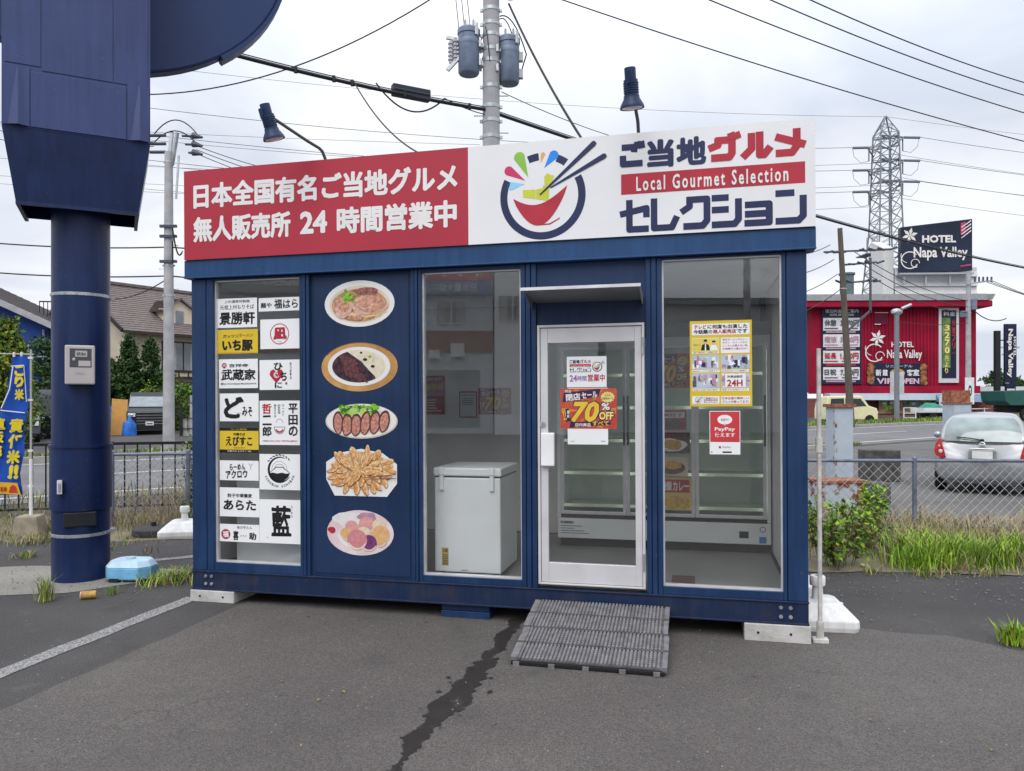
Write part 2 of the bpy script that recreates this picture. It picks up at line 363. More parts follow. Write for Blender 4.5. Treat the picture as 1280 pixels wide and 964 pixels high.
sheet('ground', [(-900, -400), (900, -400), (900, 1600), (-900, 1600)], 0, asp_old)
sheet('parking_lot', [(-2.69, 4.03), (-2.14, 6.21), (0, 6.0), (2.15, 5.62), (2.62, 5.42), (3.0, 5.30), (3.35, 4.95), (3.75, 4.72), (6, 4.2), (14, 3), (14, -30), (-12, -30), (-5.5, -4), (-2.95, 2.6)], .004, asp_new, .012, 3)
# worn white bay line and its continuation beside the shop
sheet('bay_marking', [(-3.55, 2.85), (-3.42, 2.82), (-2.56, 6.30), (-2.69, 6.34)], .004, paint, .006, 5)
sheet('bay_marking', [(-4.00, 7.62), (-3.93, 7.52), (-3.10, 8.02), (-3.16, 8.12)], .004, paint, .006, 6)
# wet streak running out from under the shop
_st = [(650, 772, 14), (632, 795, 17), (618, 815, 15), (606, 832, 21), (588, 850, 26), (574, 868, 36), (560, 884, 34), (548, 897, 29), (533, 912, 24), (522, 926, 19), (508, 944, 15), (494, 962, 13), (478, 985, 10), (462, 1005, 4)]
def streak():
    mb = MB(wet); V = []; R = random.Random(4); n = 150
    for k in range(n+1):
        t = k/n*(len(_st)-1); i = min(int(t), len(_st)-2); f = t-i; px, py, w = [a*(1-f)+b*f for a, b in zip(_st[i], _st[i+1])]; (x, y) = gd(px, py); (x2, _) = gd(px+w*.55, py); h = x2-x
        nl = mnoise.noise((y*5, 0, 3))*.06+mnoise.noise((y*19, 5, 3))*.035+R.gauss(0, .007); nr = mnoise.noise((y*5, 9, 3))*.06+mnoise.noise((y*19, 7, 8))*.035+R.gauss(0, .007)
        V += [(x-max(.006, h+nl), y, .008), (x+max(.006, h+nr), y, .008)]
    mb.add(V, [(2*k, 2*k+1, 2*k+3, 2*k+2) for k in range(n)]); tag(mb.build('wet_streak'), kind='structure')
streak()
RB = random.Random(21)
for i in range(14):
    px, py, w = RB.choice(_st[2:-2]); q = RB.choice((-1, 1))*w*RB.uniform(.7, 1.1); a = RB.uniform(1.5, 5); py += RB.uniform(-8, 8); sheet('wet_streak', [gd(px+q-a, py), gd(px+q-a*.2, py+a*.22), gd(px+q+a, py+.3), gd(px+q+a*.3, py-a*.3)], .012, wet)
sheet('concrete_pad', [(-6.2, 6.7), (-4.6, 6.35), (-3.75, 6.45), (-3.15, 6.95), (-3.1, 7.35), (-4.4, 7.5), (-6.2, 7.4)], .004, pad, .03, 8)
sheet('soil_strip', [(-14, 8.6), (-6.4, 8.75), (-4.6, 8.75), (-2.4, 9.2), (-1.2, 9.9), (-.6, 12.6), (-4.4, 11.3), (-7, 10.5), (-14, 8.9)], .004, soil, .05, 11)
D = Vector((.8, .6)); NN = Vector((-.6, .8)); R0 = Vector((-7.3, 12.1))
def rd(s, t): q = R0+D*s+NN*t; return (q.x, q.y)
sheet('road', [rd(-60, 0), rd(260, 0), rd(260, 8.7), rd(-60, 8.7)], .008, asp_road)
for i in range(-4, 16):
    sheet('road_marking', [rd(i*10+1.5, 4.3), rd(i*10+6.5, 4.3), rd(i*10+6.5, 4.45), rd(i*10+1.5, 4.45)], .012, roadpaint)
for t in (.75, 7.9):
    sheet('road_marking', [rd(-60, t), rd(260, t), rd(260, t+.15), rd(-60, t+.15)], .012, roadpaint)
kerb = MB(concrete)
def rbox(mb, s0, s1, t0, t1, z0, z1):
    a = [rd(s0, t0), rd(s1, t0), rd(s1, t1), rd(s0, t1)]; mb.prismz(a, z0, z1)
rbox(kerb, -60, 14.2, 8.75, 8.95, 0, .14); rbox(kerb, 22, 260, 8.75, 8.95, 0, .14); tag(kerb.build('kerb'), kind='structure')
k2 = MB(concrete); rbox(k2, 16.5, 23.0, -.30, -.12, 0, .13); rbox(k2, 24.5, 29.0, -4.4, -4.2, 0, .12); tag(k2.build('kerb'), kind='structure')
sheet('far_pavement', [rd(-60, 8.95), rd(260, 8.95), rd(260, 11.5), rd(-60, 11.5)], .10, asp_far)
sheet('neighbour_lot', [(2.2, 9.6), (30, 9.6), (40, 22), rd(34, -.4), rd(10, -.4), (2.0, 13)], .004, asp_far, .05, 12)
sheet('dry_verge', [(2.6, 7.25), (5, 7.1), (14, 6.9), (14, 10.6), (9, 10.9), (5.2, 10.5), (3.2, 10.2)], .008, soil, .06, 13)
# ------------------------------------------------------------------ the container shop
shop = thing('container_shop', 'navy blue container shop with big glazed front, white door and food pictures', 'shop', ST(0, 0, 0))
W_, H_, D_ = 4.711, 2.512, 2.36
wallin = M('interior_wall', (.83, .82, .80), .7, var=.04)
floorin = M('interior_floor', (.26, .26, .265), .5, var=.12, scale=3)
framed = M('frame_navy', (.010, .022, .062), .48, col2=(.030, .032, .050), scale=6, lo=.48, hi=.80, streak=.2)
mb = MB(framed); mb.box(0, W_, 0, .10, .012, .150); mb.box(0, .1, .10, D_, .012, .15); mb.box(W_-.1, W_, .10, D_, .012, .15); mb.box(.1, W_-.1, D_-.1, D_, .012, .15)
mb.box(-.004, W_+.004, -.009, .06, 0, .014); mb.box(-.004, W_+.004, -.009, .05, .146, .158)
bf = mb.build('base_frame', shop, bevel=.003)
for us in ((.058, .095), (.137, .152), (W_-.155, W_-.14), (W_-.095, W_-.058)): pass
for u in (.125, .178, 4.533, 4.595):
    for w in (.052, .113):
        b = MB(steel); b.cyl((u, -.001, w), (u, -.010, w), .013, n=14); b.cyl((u, -.0101, w), (u, -.016, w), .009, n=6); b.build('bolt', bf)
for (a, b) in ((0, .13), (W_-.13, W_)):
    for v0, v1 in ((0, .13), (D_-.13, D_)):
        mb = MB(navy); mb.box(a, b, v0, v1, .158, H_); mb.build('corner_post', shop, bevel=.006)
mb = MB(beamnavy); mb.box(-.038, W_+.055, -.035, .12, H_+.004, 2.662); mb.box(0, .1, .12, D_, H_+.004, 2.66); mb.box(W_-.1, W_, .12, D_, H_+.004, 2.66); mb.box(.1, W_-.1, D_-.1, D_, H_+.004, 2.66)
mb.box(-.040, W_+.057, -.043, -.0355, H_+.004, H_+.016)
mb.build('top_beam', shop, bevel=.003)
# side, back, ceiling, floor
mb = MB(navy2)
for u0, u1 in ((.02, .05), (W_-.05, W_-.02)): mb.box(u0, u1, .13, D_-.13, .158, H_)
for i in range(9):
    v = .22+i*.23
    mb.box(.004, .02, v, v+.05, .158, H_); mb.box(W_-.02, W_-.004, v, v+.05, .158, H_)
mb.box(.13, W_-.13, D_-.05, D_-.02, .158, H_)
mb.m(wallin); mb.box(.052, .075, .13, D_-.13, .165, H_-.01); mb.box(W_-.075, W_-.052, .13, D_-.13, .165, H_-.01); mb.box(.076, W_-.076, D_-.08, D_-.052, .165, H_-.01)
mb.build('wall', shop)
mb = MB(floorin); mb.box(.1, W_-.1, .11, D_-.11, .10, .15); mb.build('floor', shop)
mb = MB(wallin); mb.box(.1, W_-.1, .13, D_-.11, H_-.03, H_+.002); mb.m(navy2); mb.box(.1, W_-.1, .12, D_-.1, H_+.06, 2.655); mb.build('roof', shop)
# mullions: stacked slim profiles with dark grooves between
def mullion(c, w):
    mb = MB(navy); h = w/2
    mb.box(c-h, c+h, .02, .10, .158, H_); mb.box(c-h, c-h+w*.30, 0, .02, .158, H_); mb.box(c+h-w*.30, c+h, 0, .02, .158, H_); mb.box(c-w*.14, c+w*.14, -.006, .02, .158, H_)
    mb.build('mullion', shop, bevel=.0025)
for c, w in ((1.006, .084), (1.935, .080), (2.800, .115), (3.700, .112)): mullion(c, w)
mb = MB(navy); mb.box(.134, .196, .004, .10, .158, H_); mb.build('mullion', shop, bevel=.003)
mb = MB(navy); mb.box(4.552, 4.577, .004, .10, .158, H_); mb.build('mullion', shop, bevel=.003)
def window(x0, x1, z0, z1):
    mb = MB(alu); t = .011
    mb.box(x0, x0+t, .030, .075, z0, z1); mb.box(x1-t, x1, .030, .075, z0, z1); mb.box(x0+t, x1-t, .030, .075, z0, z0+t); mb.box(x0+t, x1-t, .030, .075, z1-t, z1)
    fr = mb.build('window', shop)
    g = MB(glass); g.box(x0+t, x1-t, .052, .058, z0+t, z1-t); g.build('pane', fr)
    for a, b in ((.158, z0), (z1, H_)): s = MB(navy); s.box(x0, x1, .008, .10, a, b); s.build('rail', shop, bevel=.002)
window(.196, .964, .226, 2.500); window(1.975, 2.742, .206, 2.485); window(3.756, 4.552, .214, 2.500)
mb = MB(navy2); mb.box(1.048, 1.895, .030, .06, .158, H_); mb.box(1.075, 1.868, .024, .03, .18, H_-.02)
mb.build('food_panel', shop, bevel=.002)
mb = MB(navy2); mb.box(2.858, 3.644, .026, .06, 2.068, H_); mb.build('transom_panel', shop, bevel=.002)
# canopy over the door
mb = MB(M('canopy_metal', (.34, .35, .36), .4, .5, var=.08)); cz = lambda v: 2.236-.17*v
mb.prismx([(.025, 2.226), (-.30, 2.277), (-.30, 2.292), (.025, 2.252)], 2.835, 3.618)
mb.m(alu); mb.prismx([(-.301, 2.275), (-.306, 2.275), (-.306, 2.296), (-.301, 2.296)], 2.81, 3.632)
mb.m(M('canopy_metal')); mb.prismx([(.025, 2.19), (-.05, 2.19), (-.295, 2.276), (-.295, 2.290), (.025, 2.254)], 3.620, 3.626); mb.prismx([(.025, 2.19), (-.05, 2.19), (-.295, 2.276), (-.295, 2.290), (.025, 2.254)], 2.827, 2.833)
mb.build('canopy', shop)
# aluminium door
doorm = M('door_aluminium', (.62, .61, .62), .42, .2, var=.04, scale=5)
mb = MB(doorm); x0, x1, z0, z1 = 2.868, 3.634, .190, 2.062
mb.box(x0, x0+.018, -.012, .05, z0, z1); mb.box(x1-.018, x1, -.012, .05, z0, z1); mb.box(x0+.018, x1-.018, -.012, .05, z1-.018, z1); mb.box(x0+.018, x1-.018, -.012, .05, z0, z0+.012)
door = mb.build('door', shop, bevel=.002)
mb = MB(doorm); mb.box(x0+.021, 2.942, 0, .035, z0+.015, z1-.021); mb.box(3.566, x1-.021, 0, .035, z0+.015, z1-.021); mb.box(2.942, 3.566, .002, .033, 1.932, z1-.021); mb.box(2.942, 3.566, .002, .033, z0+.015, .347)
mb.build('frame', door, bevel=.003)
mb = MB(glass); mb.box(2.942, 3.566, .015, .021, .347, 1.932); mb.build('pane', door)
mb = MB(whitepl); mb.box(2.895, 2.992, -.040, -.001, 1.045, 1.285); mb.build('handle', door, bevel=.008)
mb = MB(steel); mb.cyl((2.905, .001, 1.345), (2.905, -.008, 1.345), .022, n=16); mb.m(dark); mb.box(2.903, 2.907, -.0086, -.0079, 1.335, 1.355); mb.build('lock', door)
for w in (.38, 1.90):
    mb = MB(steel); mb.cyl((3.622, -.018, w-.06), (3.622, -.018, w+.06), .009, n=10); mb.build('hinge', door)
mb = MB(whitepl); mb.cyl((4.42, .55, H_-.031), (4.42, .55, H_-.06), .085, n=24); mb.sphere((4.42, .55, H_-.06), .075, 18, (1, 1, .8)); mb.build('ceiling_dome', shop)  # plain white dome on the ceiling, not emissive
# concrete blocks under the feet
def block(name, label, u0, u1, v0, v1, gz):
    o = thing(name, label, 'block', ST((u0+u1)/2, (v0+v1)/2, gz), 'concrete blocks under the shop corners')
    mb = MB(M('block_white', (.46, .45, .43), .85, var=.16, scale=9, bump=.3)); a, b, c, d = u0-(u0+u1)/2, u1-(u0+u1)/2, v0-(v0+v1)/2, v1-(v0+v1)/2
    mb.box(a, b, c, d, 0, -gz-.001); mb.build('slab', o, bevel=.006)
    for x in (a+.09, a+.30):
        h = MB(dark); h.cyl((x, c+.001, -gz*.5), (x, c-.002, -gz*.5), .009, n=10); h.build('anchor_hole', o)
block('foot_block', 'white concrete block under the left front corner of the shop', -.012, .385, -.018, .55, -.0945)
block('foot_block', 'white concrete block under the right front corner of the shop', 4.295, W_+.012, -.018, .55, -.121)
block('foot_block', 'white concrete block under the back left corner of the shop', -.012, .385, 1.9, 2.38, -.0945)
block('foot_block', 'white concrete block under the back right corner of the shop', 4.295, W_+.012, 1.9, 2.38, -.121)
o = thing('support_block', 'short navy steel packing under the middle of the front frame', 'block', ST(2.30, .16, -.105))
mb = MB(navy); mb.box(-.19, .19, -.13, .15, 0, .050); mb.build('lower_shim', o, bevel=.004); mb = MB(navy2); mb.box(-.185, .185, -.125, .14, .054, .104); mb.build('upper_shim', o, bevel=.003)

# ------------------------------------------------------------------ the sign on top
MB.EPS = .0012
sign = thing('shop_sign', 'long red and white rooftop sign with bowl logo above the container shop', 'sign', ST(-.025, -.052, 2.664))
x = lambda u: u+.025
mb = MB(M('sign_back', (.3, .3, .32), .5)); mb.box(0, 4.787, .003, .05, 0, .716); mb.build('panel_back', sign)
mb = MB(signred); mb.box(0, 2.391, 0, .0025, 0, .717); mb.build('red_panel', sign)
mb = MB(signwhite); mb.box(2.391, 4.787, 0, .0025, 0, .717); mb.build('white_panel', sign)
mb = MB(ink_white); z = lambda w: w-2.664
mb.tx('日本全国有名ご当地グルメ', x(.063), z(3.07), x(2.285), z(3.275), bold=.042); mb.tx('無人販売所', x(.06), z(2.80), x(.925), z(3.005), bold=.042); mb.tx('24', x(1.005), z(2.815), x(1.235), z(2.992), bold=.04); mb.tx('時間営業中', x(1.315), z(2.80), x(2.278), z(3.005), bold=.042)
mb.build('lettering', sign)
def logo(mb, cx, cz, r, k=1):
    def P(L): return [(cx+(a-225)/155*r, cz+r*((300-b)/155-.0838*(a-225)/155)) for a, b in L]
    mb.m(ink_navy); mb.rng(cx, cz, r*.83, r, 154, 386, k); mb.rng(cx, cz, r*.83, r, 95, 111, k); mb.rng(cx, cz, r*.83, r, 53, 68, k)
    def drop(a, b, c, d, w, mat):
        A, B = P([(a, b)])[0], P([(c, d)])[0]; d_ = Vector((B[0]-A[0], B[1]-A[1])); n = Vector((-d_.y, d_.x)).normalized()*(w/155*r)
        mb.m(mat); Q = []
        for i in range(15):
            t = pi*.5+pi*i/14; Q.append((A[0]+n.x*sin(t+0)+d_.normalized().x*cos(t)*w/155*r, A[1]+n.y*sin(t)+d_.normalized().y*cos(t)*w/155*r))
        mb.pl(Q+[B], k)
    drop(142, 163, 174, 234, 20, M('ink_green', (.24, .50, .07), .5)); drop(103, 212, 163, 246, 17, M('ink_pink', (.56, .035, .14), .5))
    drop(112, 266, 160, 258, 15, M('ink_sky', (.25, .58, .80), .5)); drop(228, 152, 219, 183, 8, M('ink_orange', (.80, .42, .15), .5)); drop(267, 154, 232, 200, 17, M('ink_blue', (.02, .26, .80), .5))
    mb.m(M('ink_lime', (.55, .58, .05), .5))
    mb.pl(P([(153, 280), (200, 277), (200, 311), (155, 306)]), k); mb.pl(P([(202, 277), (226, 272), (228, 262), (252, 262), (247, 317), (202, 311)]), k); mb.pl(P([(233, 260), (232, 230), (244, 218), (254, 224), (268, 226), (256, 260)]), k)
    mb.m(ink_red); Q = []
    for i in range(21): t = i/20; Q.append((118+197*t, 312-52*t+ 48*sin(pi*t)*(1-.25*t)))
    R_ = []
    for i in range(21): t = i/20; R_.append((315-197*t, 260+52*t+ 118*sin(pi*t)**.8))
    mb.pl(P(Q+R_[1:-1])[::-1], k+1)
    mb.pl(P([(215, 401), (250, 396), (288, 374), (286, 380), (252, 401), (216, 405)]), k)
    mb.m(ink_navy)
    for a in ((216, 296, 410, 112), (254, 270, 446, 156)):
        A, B = P([a[:2]])[0], P([a[2:]])[0]; d = Vector((B[0]-A[0], B[1]-A[1])).normalized(); n = Vector((-d.y, d.x)); w0, w1 = r*.016, r*.062
        mb.pl([(A[0]-n.x*w0, A[1]-n.y*w0), (B[0]-n.x*w1, B[1]-n.y*w1), (B[0]+d.x*w1*.8-n.x*w1*.6, B[1]+d.y*w1*.8-n.y*w1*.6), (B[0]+d.x*w1*.8+n.x*w1*.6, B[1]+d.y*w1*.8+n.y*w1*.6), (B[0]+n.x*w1, B[1]+n.y*w1), (A[0]+n.x*w0, A[1]+n.y*w0)], k+2)
mb = MB(ink_navy); logo(mb, x(2.921), z(2.985), .312); mb.build('logo', sign)
K = dict(
 SE=[[(0, .60), (1, .76), (1, .52)], [(.30, 1), (.30, .05), (1, .05)]], RE=[[(.08, 1), (.08, .05), (.80, .05), (.97, .35)]],
 KU=[[(.28, .98), (.28, .72), (.02, .58)], [(.28, .95), (.97, .95), (.97, .22), (.80, .05), (.12, .05)]],
 SI=[[(.02, .95), (.5, .95)], [(.02, .55), (.5, .55)], [(.97, .82), (.97, .2), (.82, .05), (.02, .05)]],
 YO=[[(.08, .80), (.92, .80), (.92, .05), (.06, .05)], [(.08, .42), (.90, .42)]], N=[[(.02, .97), (.55, .97)], [(.97, .80), (.97, .2), (.80, .05), (.02, .05)]],
 GU=[[(.28, .80), (.28, .60), (.02, .50)], [(.28, .80), (.80, .80), (.80, .22), (.70, .05), (.12, .05)], [(.78, 1), (.80, .93)], [(.97, 1), (.99, .93)]],
 RU=[[(.30, .95), (.30, .35), (.02, .05)], [(.62, .98), (.62, .05), (.80, .05), (.98, .30)]], ME=[[(.76, 1), (.76, .32), (.58, .05), (.05, .05)], [(.04, .76), (.99, .40)]],
 GO=[[(.08, .86), (.62, .86), (.60, .72)], [(.03, .38), (.03, .08), (.90, .08)], [(.76, 1), (.78, .88)], [(.95, 1), (.97, .88)]])
def shopname(mb, x0, z0, x1, z1, wd, k=1):      # two-line name with the band between
    w = x1-x0; h = z1-z0; X = lambda t: x0+w*t; Z = lambda t: z0+h*t
    mb.m(ink_navy); mb.strokes(K['GO'], X(.008), Z(.735), X(.122), Z(.965), wd, k); mb.tx('当', X(.148), Z(.69), X(.300), Z(.995), k, bold=.055); mb.tx('地', X(.312), Z(.69), X(.478), Z(.995), k, bold=.05)
    mb.m(ink_red); mb.strokes(K['GU'], X(.50), Z(.735), X(.645), Z(.975), wd*1.1, k); mb.strokes(K['RU'], X(.68), Z(.735), X(.815), Z(.965), wd*1.1, k); mb.strokes(K['ME'], X(.855), Z(.735), X(.99), Z(.965), wd*1.1, k)
    mb.rc(X(0), Z(.425), X(1), Z(.645), k)
    mb.m(ink_navy)
    for i, q in enumerate(('SE', 'RE', 'KU', 'SI', 'YO', 'N')):
        sm = .82 if q == 'YO' else 1; c = .005+i*.170
        mb.strokes(K[q], X(c), Z(.03), X(c+.138), Z(.03+.31*sm), wd, k)
mb = MB(ink_navy); shopname(mb, x(3.483), z(2.680), x(4.698), z(3.328), .045); mb.m(ink_white); mb.tx('Local Gourmet Selection', x(3.588), z(2.972), x(4.592), z(3.075), 3, bold=.024, spacing=1.32)
mb.build('lettering', sign)

# ------------------------------------------------------------------ spotlights on swan-neck arms
lampnavy = M('lamp_navy', (.012, .030, .085), .4, var=.15, scale=20)
def spotlight(label, base, elbow, tip, dirv, q=.62):
    o = thing('spotlight', label, 'spotlight', S @ Matrix.Translation(base), 'spotlights reaching over the rooftop sign')
    b = Vector(base); e = Vector(elbow)-b; t = Vector(tip)-b; d = Vector(dirv).normalized()
    mb = MB(M('arm_grey', (.10, .10, .11), .5, .3)); mb.tube([(0, 0, -.15), (0, 0, 0), e*.5, e*.9, e+(t-e)*.05, e+(t-e)*.3, t-d*.02], .012, 8); mb.build('arm', o)
    rot = d.to_track_quat('Z', 'Y').to_matrix().to_4x4() @ Matrix.Scale(q, 4); mb = MB(lampnavy); mb.T = Matrix.Translation(t) @ rot
    mb.lathe([(0, -.15), (.058, -.15), (.060, -.14), (.060, -.03), (.075, -.028), (.075, .13), (.082, .13), (.085, .16), (.120, .22), (.128, .245), (.128, .26)], 24)
    for i in range(5): mb.lathe([(.079, i*.024+.0), (.081, i*.024+.002), (.081, i*.024+.010), (.079, i*.024+.012)], 20)
    mb.box(-.02, .02, -.09, -.05, -.10, .02); mb.build('lamp_housing', o)
    g = MB(M('lamp_lens', (.70, .68, .62), .25)); g.T = Matrix.Translation(t) @ rot; g.lathe([(0, .268), (.06, .266), (.110, .255), (.120, .235)], 20); g.build('lamp_lens', o)
spotlight('blue spotlight on a bent arm above the red half of the sign', (1.19, .06, 3.36), (1.175, -.02, 3.47), (.955, -.42, 3.60), (.16, .25, -.95))
spotlight('blue spotlight on an upright arm above the white half of the sign', (3.60, .06, 3.36), (3.60, -.03, 3.47), (3.583, -.42, 3.585), (.04, .18, -.98))
MB.EPS = .0008
# ------------------------------------------------------------------ stickers of the restaurants in the left window
paper = M('print_white', (.80, .81, .81), .5, var=.02, scale=3)
pyellow = M('print_yellow', (.66, .47, .03), .5, var=.04)
def flat(name, label, cat, u0, w0, u1, w1, v, base, group=None, thick=.0015):
    mb = MB(base); mb.box(0, u1-u0, 0, thick, 0, w1-w0); mb.W = u1-u0; mb.H = w1-w0
    def done():
        o = mb.build(name, None, ST(u0, v, w0)); return tag(o, label, cat, group)
    return mb, done
def sticker(label, b, base=paper):
    return flat('name_sticker', label, 'sticker', *b, .0495, base, 'restaurant name stickers in the left shop window')
def N(mb, bold=.02): return lambda t, a, b, c, d, **k: mb.tx(t, a*mb.W, b*mb.H, c*mb.W, d*mb.H, bold=k.pop('bold', bold), **k)
mb, dn = sticker('white sticker with 景勝軒 in black brush writing, top of left column', (.205, 2.119, .565, 2.355)); t = N(mb); mb.m(ink_black)
t('上州濃厚特製麺', .18, .84, .82, .94, bold=.006); t('元祖上州もりそば', .07, .62, .93, .78, bold=.01, wob=.03); t('景勝軒', .05, .10, .95, .54, bold=.03, wob=.05); dn()
mb, dn = sticker('narrow white sticker reading 麺や 福はら at the top of right column', (.580, 2.241, .944, 2.348)); t = N(mb); mb.m(ink_black)
t('麺や', .05, .25, .32, .65, wob=.05); t('福はら', .38, .16, .95, .88, bold=.022, wob=.05); dn()
mb, dn = sticker('yellow sticker with bold black いち豚', (.204, 1.909, .571, 2.103), pyellow); mb.m(M('print_orange', (.62, .33, .02), .5)); mb.rc(.004, .004, mb.W-.004, .012); t = N(mb); mb.m(ink_black)
t('ガッツリ', .14, .66, .52, .80, bold=.02); mb.m(ink_red); t('ラーメン', .54, .68, .88, .82, bold=.02); mb.m(ink_black); t('いち豚', .12, .10, .88, .58, bold=.055, wob=.02); dn()
mb, dn = sticker('white sticker with 凪 inside a dark red circle', (.594, 1.940, .943, 2.176)); mb.m(ink_red); mb.rng(mb.W*.49, mb.H*.5, mb.H*.325, mb.H*.355); t = N(mb); t('凪', .33, .30, .67, .72, bold=.06, wob=.04); mb.m(ink_black); t('nagi', .45, .21, .54, .25, bold=.0); dn()
mb, dn = sticker('white sticker with 武蔵家 and a small red seal', (.217, 1.629, .569, 1.864)); t = N(mb); mb.m(ink_red); mb.el(mb.W*.14, mb.H*.78, .023, .023); mb.m(paper); mb.tx('六', mb.W*.09, mb.H*.71, mb.W*.19, mb.H*.85, k=2, bold=.02); mb.m(ink_black)
t('吉祥寺', .26, .72, .76, .84, wob=.03); t('武蔵家', .06, .26, .95, .66, bold=.03, wob=.05); t('総山 KICHIJOJI MUSASHIYA', .05, .11, .97, .19, bold=.014); dn()
mb, dn = sticker('white sticker with a red heart shape between ひ ち and に', (.585, 1.613, .941, 1.852)); t = N(mb); mb.m(ink_red); W, H = mb.W, mb.H
mb.pl([(W*(.42+.17*a), H*(.48+.26*b)) for a, b in [(0, -1), (.55, -.45), (1, .15), (.85, .7), (.4, .8), (0, .45), (-.4, .8), (-.85, .6), (-1, .1), (-.6, -.4)]], 1)
mb.m(paper); mb.rng(W*.42, H*.50, .010, .015, 0, 300, 2); mb.rng(W*.425, H*.50, .020, .025, 60, 340, 2); mb.m(ink_black)
t('ひ', .36, .66, .58, .90, bold=.03, wob=.05, k=2); t('ち', .52, .30, .68, .60, bold=.03, wob=.05, k=2); t('に', .38, .06, .56, .26, bold=.03, wob=.05, k=2); mb.vtx('味乃家専店', W*.75, H*.34, W*.80, H*.92, bold=.01); mb.m(ink_red); mb.rc(W*.64, H*.17, W*.69, H*.25); dn()
mb, dn = sticker('white sticker with one huge black ど and small みそ', (.223, 1.362, .575, 1.587)); t = N(mb); mb.m(ink_black)
t('ど', .10, .10, .62, .88, bold=.05, wob=.06); t('みそ', .58, .18, .84, .52, bold=.025, wob=.06); mb.m(M('print_grey', (.4, .4, .42), .5)); t('TOKYO MISO', .42, .26, .56, .32, bold=0); dn()
mb, dn = sticker('tall white sticker with 平田の in black and 哲二郎 with a red first sign', (.583, 1.174, .938, 1.527)); W, H = mb.W, mb.H; mb.m(ink_black); mb.vtx('平田の', W*.72, H*.18, W*.95, H*.95, bold=.03, wob=.05); mb.vtx('二郎', W*.07, H*.18, W*.30, H*.68, bold=.03, wob=.05)
mb.m(ink_red); t = N(mb); t('哲', .07, .70, .30, .93, bold=.03, wob=.05); mb.m(ink_black); mb.vtx('麺をすする', W*.36, H*.62, W*.42, H*.92, bold=.008); mb.vtx('自家製麺', W*.46, H*.70, W*.52, H*.92, bold=.008); mb.vtx('ラーメン', W*.56, H*.66, W*.62, H*.92, bold=.008)
mb.rng(W*.50, H*.40, .045, .049, 180, 360, asp=1.1); mb.rc(W*.36, H*.40, W*.64, H*.41); mb.rng(W*.5, H*.50, .028, .031, 0, 180); mb.m(ink_red); mb.rng(W*.50, H*.385, .026, .040, 200, 340)
t('HIRATA NO TETSUJIRO', .08, .065, .94, .105, bold=.03); dn()
mb, dn = sticker('yellow sticker with black top and bottom bands reading えびすこ', (.221, 1.107, .573, 1.310), pyellow); W, H = mb.W, mb.H; mb.m(ink_black); mb.rc(0, H*.88, W, H); mb.rc(0, 0, W, H*.13); t = N(mb)
t('中華そば', .36, .68, .66, .80, bold=.03, wob=.05); t('えびすこ', .16, .28, .84, .66, bold=.035, wob=.06); t('EBISUKO', .38, .18, .66, .22, bold=.01); mb.m(pyellow); t('ラーメン専門店', .30, .91, .70, .97, k=2, bold=.01); mb.m(paper); t('中華そば えびすこ TEL', .20, .04, .82, .10, k=2, bold=.01); dn()
mb, dn = sticker('white sticker with two slanting lines らーめん アクロウ', (.220, .885, .572, 1.045)); t = N(mb); mb.m(ink_black); t('らーめん', .26, .52, .66, .84, bold=.035, wob=.07, rot=.06); t('アクロウ', .16, .10, .72, .52, bold=.04, wob=.06, rot=.06); mb.m(M('print_grey')); t('Y', .74, .55, .86, .86, bold=.0); dn()
mb, dn = sticker('white sticker with a mountain in a black ring, ICHIBAN ICHIBAN', (.580, .817, .943, 1.101)); W, H = mb.W, mb.H; cx, cz = W*.49, H*.56; mb.m(ink_black)
for i in range(30):      # crescent ring, thick at lower left
    a0, a1 = radians(60+i*9.0), radians(60+(i+1)*9.0); f = lambda a: .105-.004-.016*max(0, sin((a-radians(60))/radians(270)*pi))
    mb.pl([(cx+.105*cos(a0), cz+.105*sin(a0)), (cx+.105*cos(a1), cz+.105*sin(a1)), (cx+f(a1)*cos(a1), cz+f(a1)*sin(a1)), (cx+f(a0)*cos(a0), cz+f(a0)*sin(a0))][::1])
for i in range(8):
    a = radians(45+i*14); mb.blob(cx+.118*cos(a), cz+.118*sin(a), .013, .005, rot=a+1.2, seed=i, n=8)
mb.rng(cx, cz, .044, .0465, 0, 180); mb.rng(cx, cz, .066, .068, 0, 180)
mb.pl([(cx+a, cz+b) for a, b in [(-.092, -.03), (-.06, -.022), (-.02, -.03), (.02, -.022), (.06, -.03), (.094, -.024), (.075, -.06), (.04, -.086), (0, -.095), (-.04, -.088), (-.075, -.062)]][::-1])
mb.pl([(cx+a, cz+b) for a, b in [(-.090, -.024), (-.03, .024), (.03, .024), (.092, -.022), (.084, -.022), (.028, .018), (-.028, .018), (-.082, -.022)]])
for i, ch in enumerate('ICHIBAN ICHIBAN'):
    a = radians(205+i*9.4); r = .132; ux, uz = cx+r*cos(a), cz+r*sin(a)
    if ch != ' ': mb.tx(ch, ux-(.003 if ch == 'I' else .008), uz-.010, ux+(.003 if ch == 'I' else .008), uz+.010, bold=.02, rot=a+pi/2)
dn()
mb, dn = sticker('white sticker with あらた under a row of small signs', (.218, .592, .577, .826)); t = N(mb); mb.m(ink_black); t('餃子中華蕎麦', .20, .66, .82, .80, bold=.02); t('あらた', .10, .22, .92, .58, bold=.035, wob=.04); dn()
mb, dn = sticker('large white sticker with one big brush sign 藍, lowest in right column', (.578, .390, .941, .739)); W, H = mb.W, mb.H; t = N(mb); mb.m(ink_black); t('藍', .29, .16, .77, .86, bold=.028, wob=.05); mb.vtx('らーめん', W*.77, H*.60, W*.81, H*.88, bold=.008); mb.rc(W*.19, H*.125, W*.21, H*.14); dn()
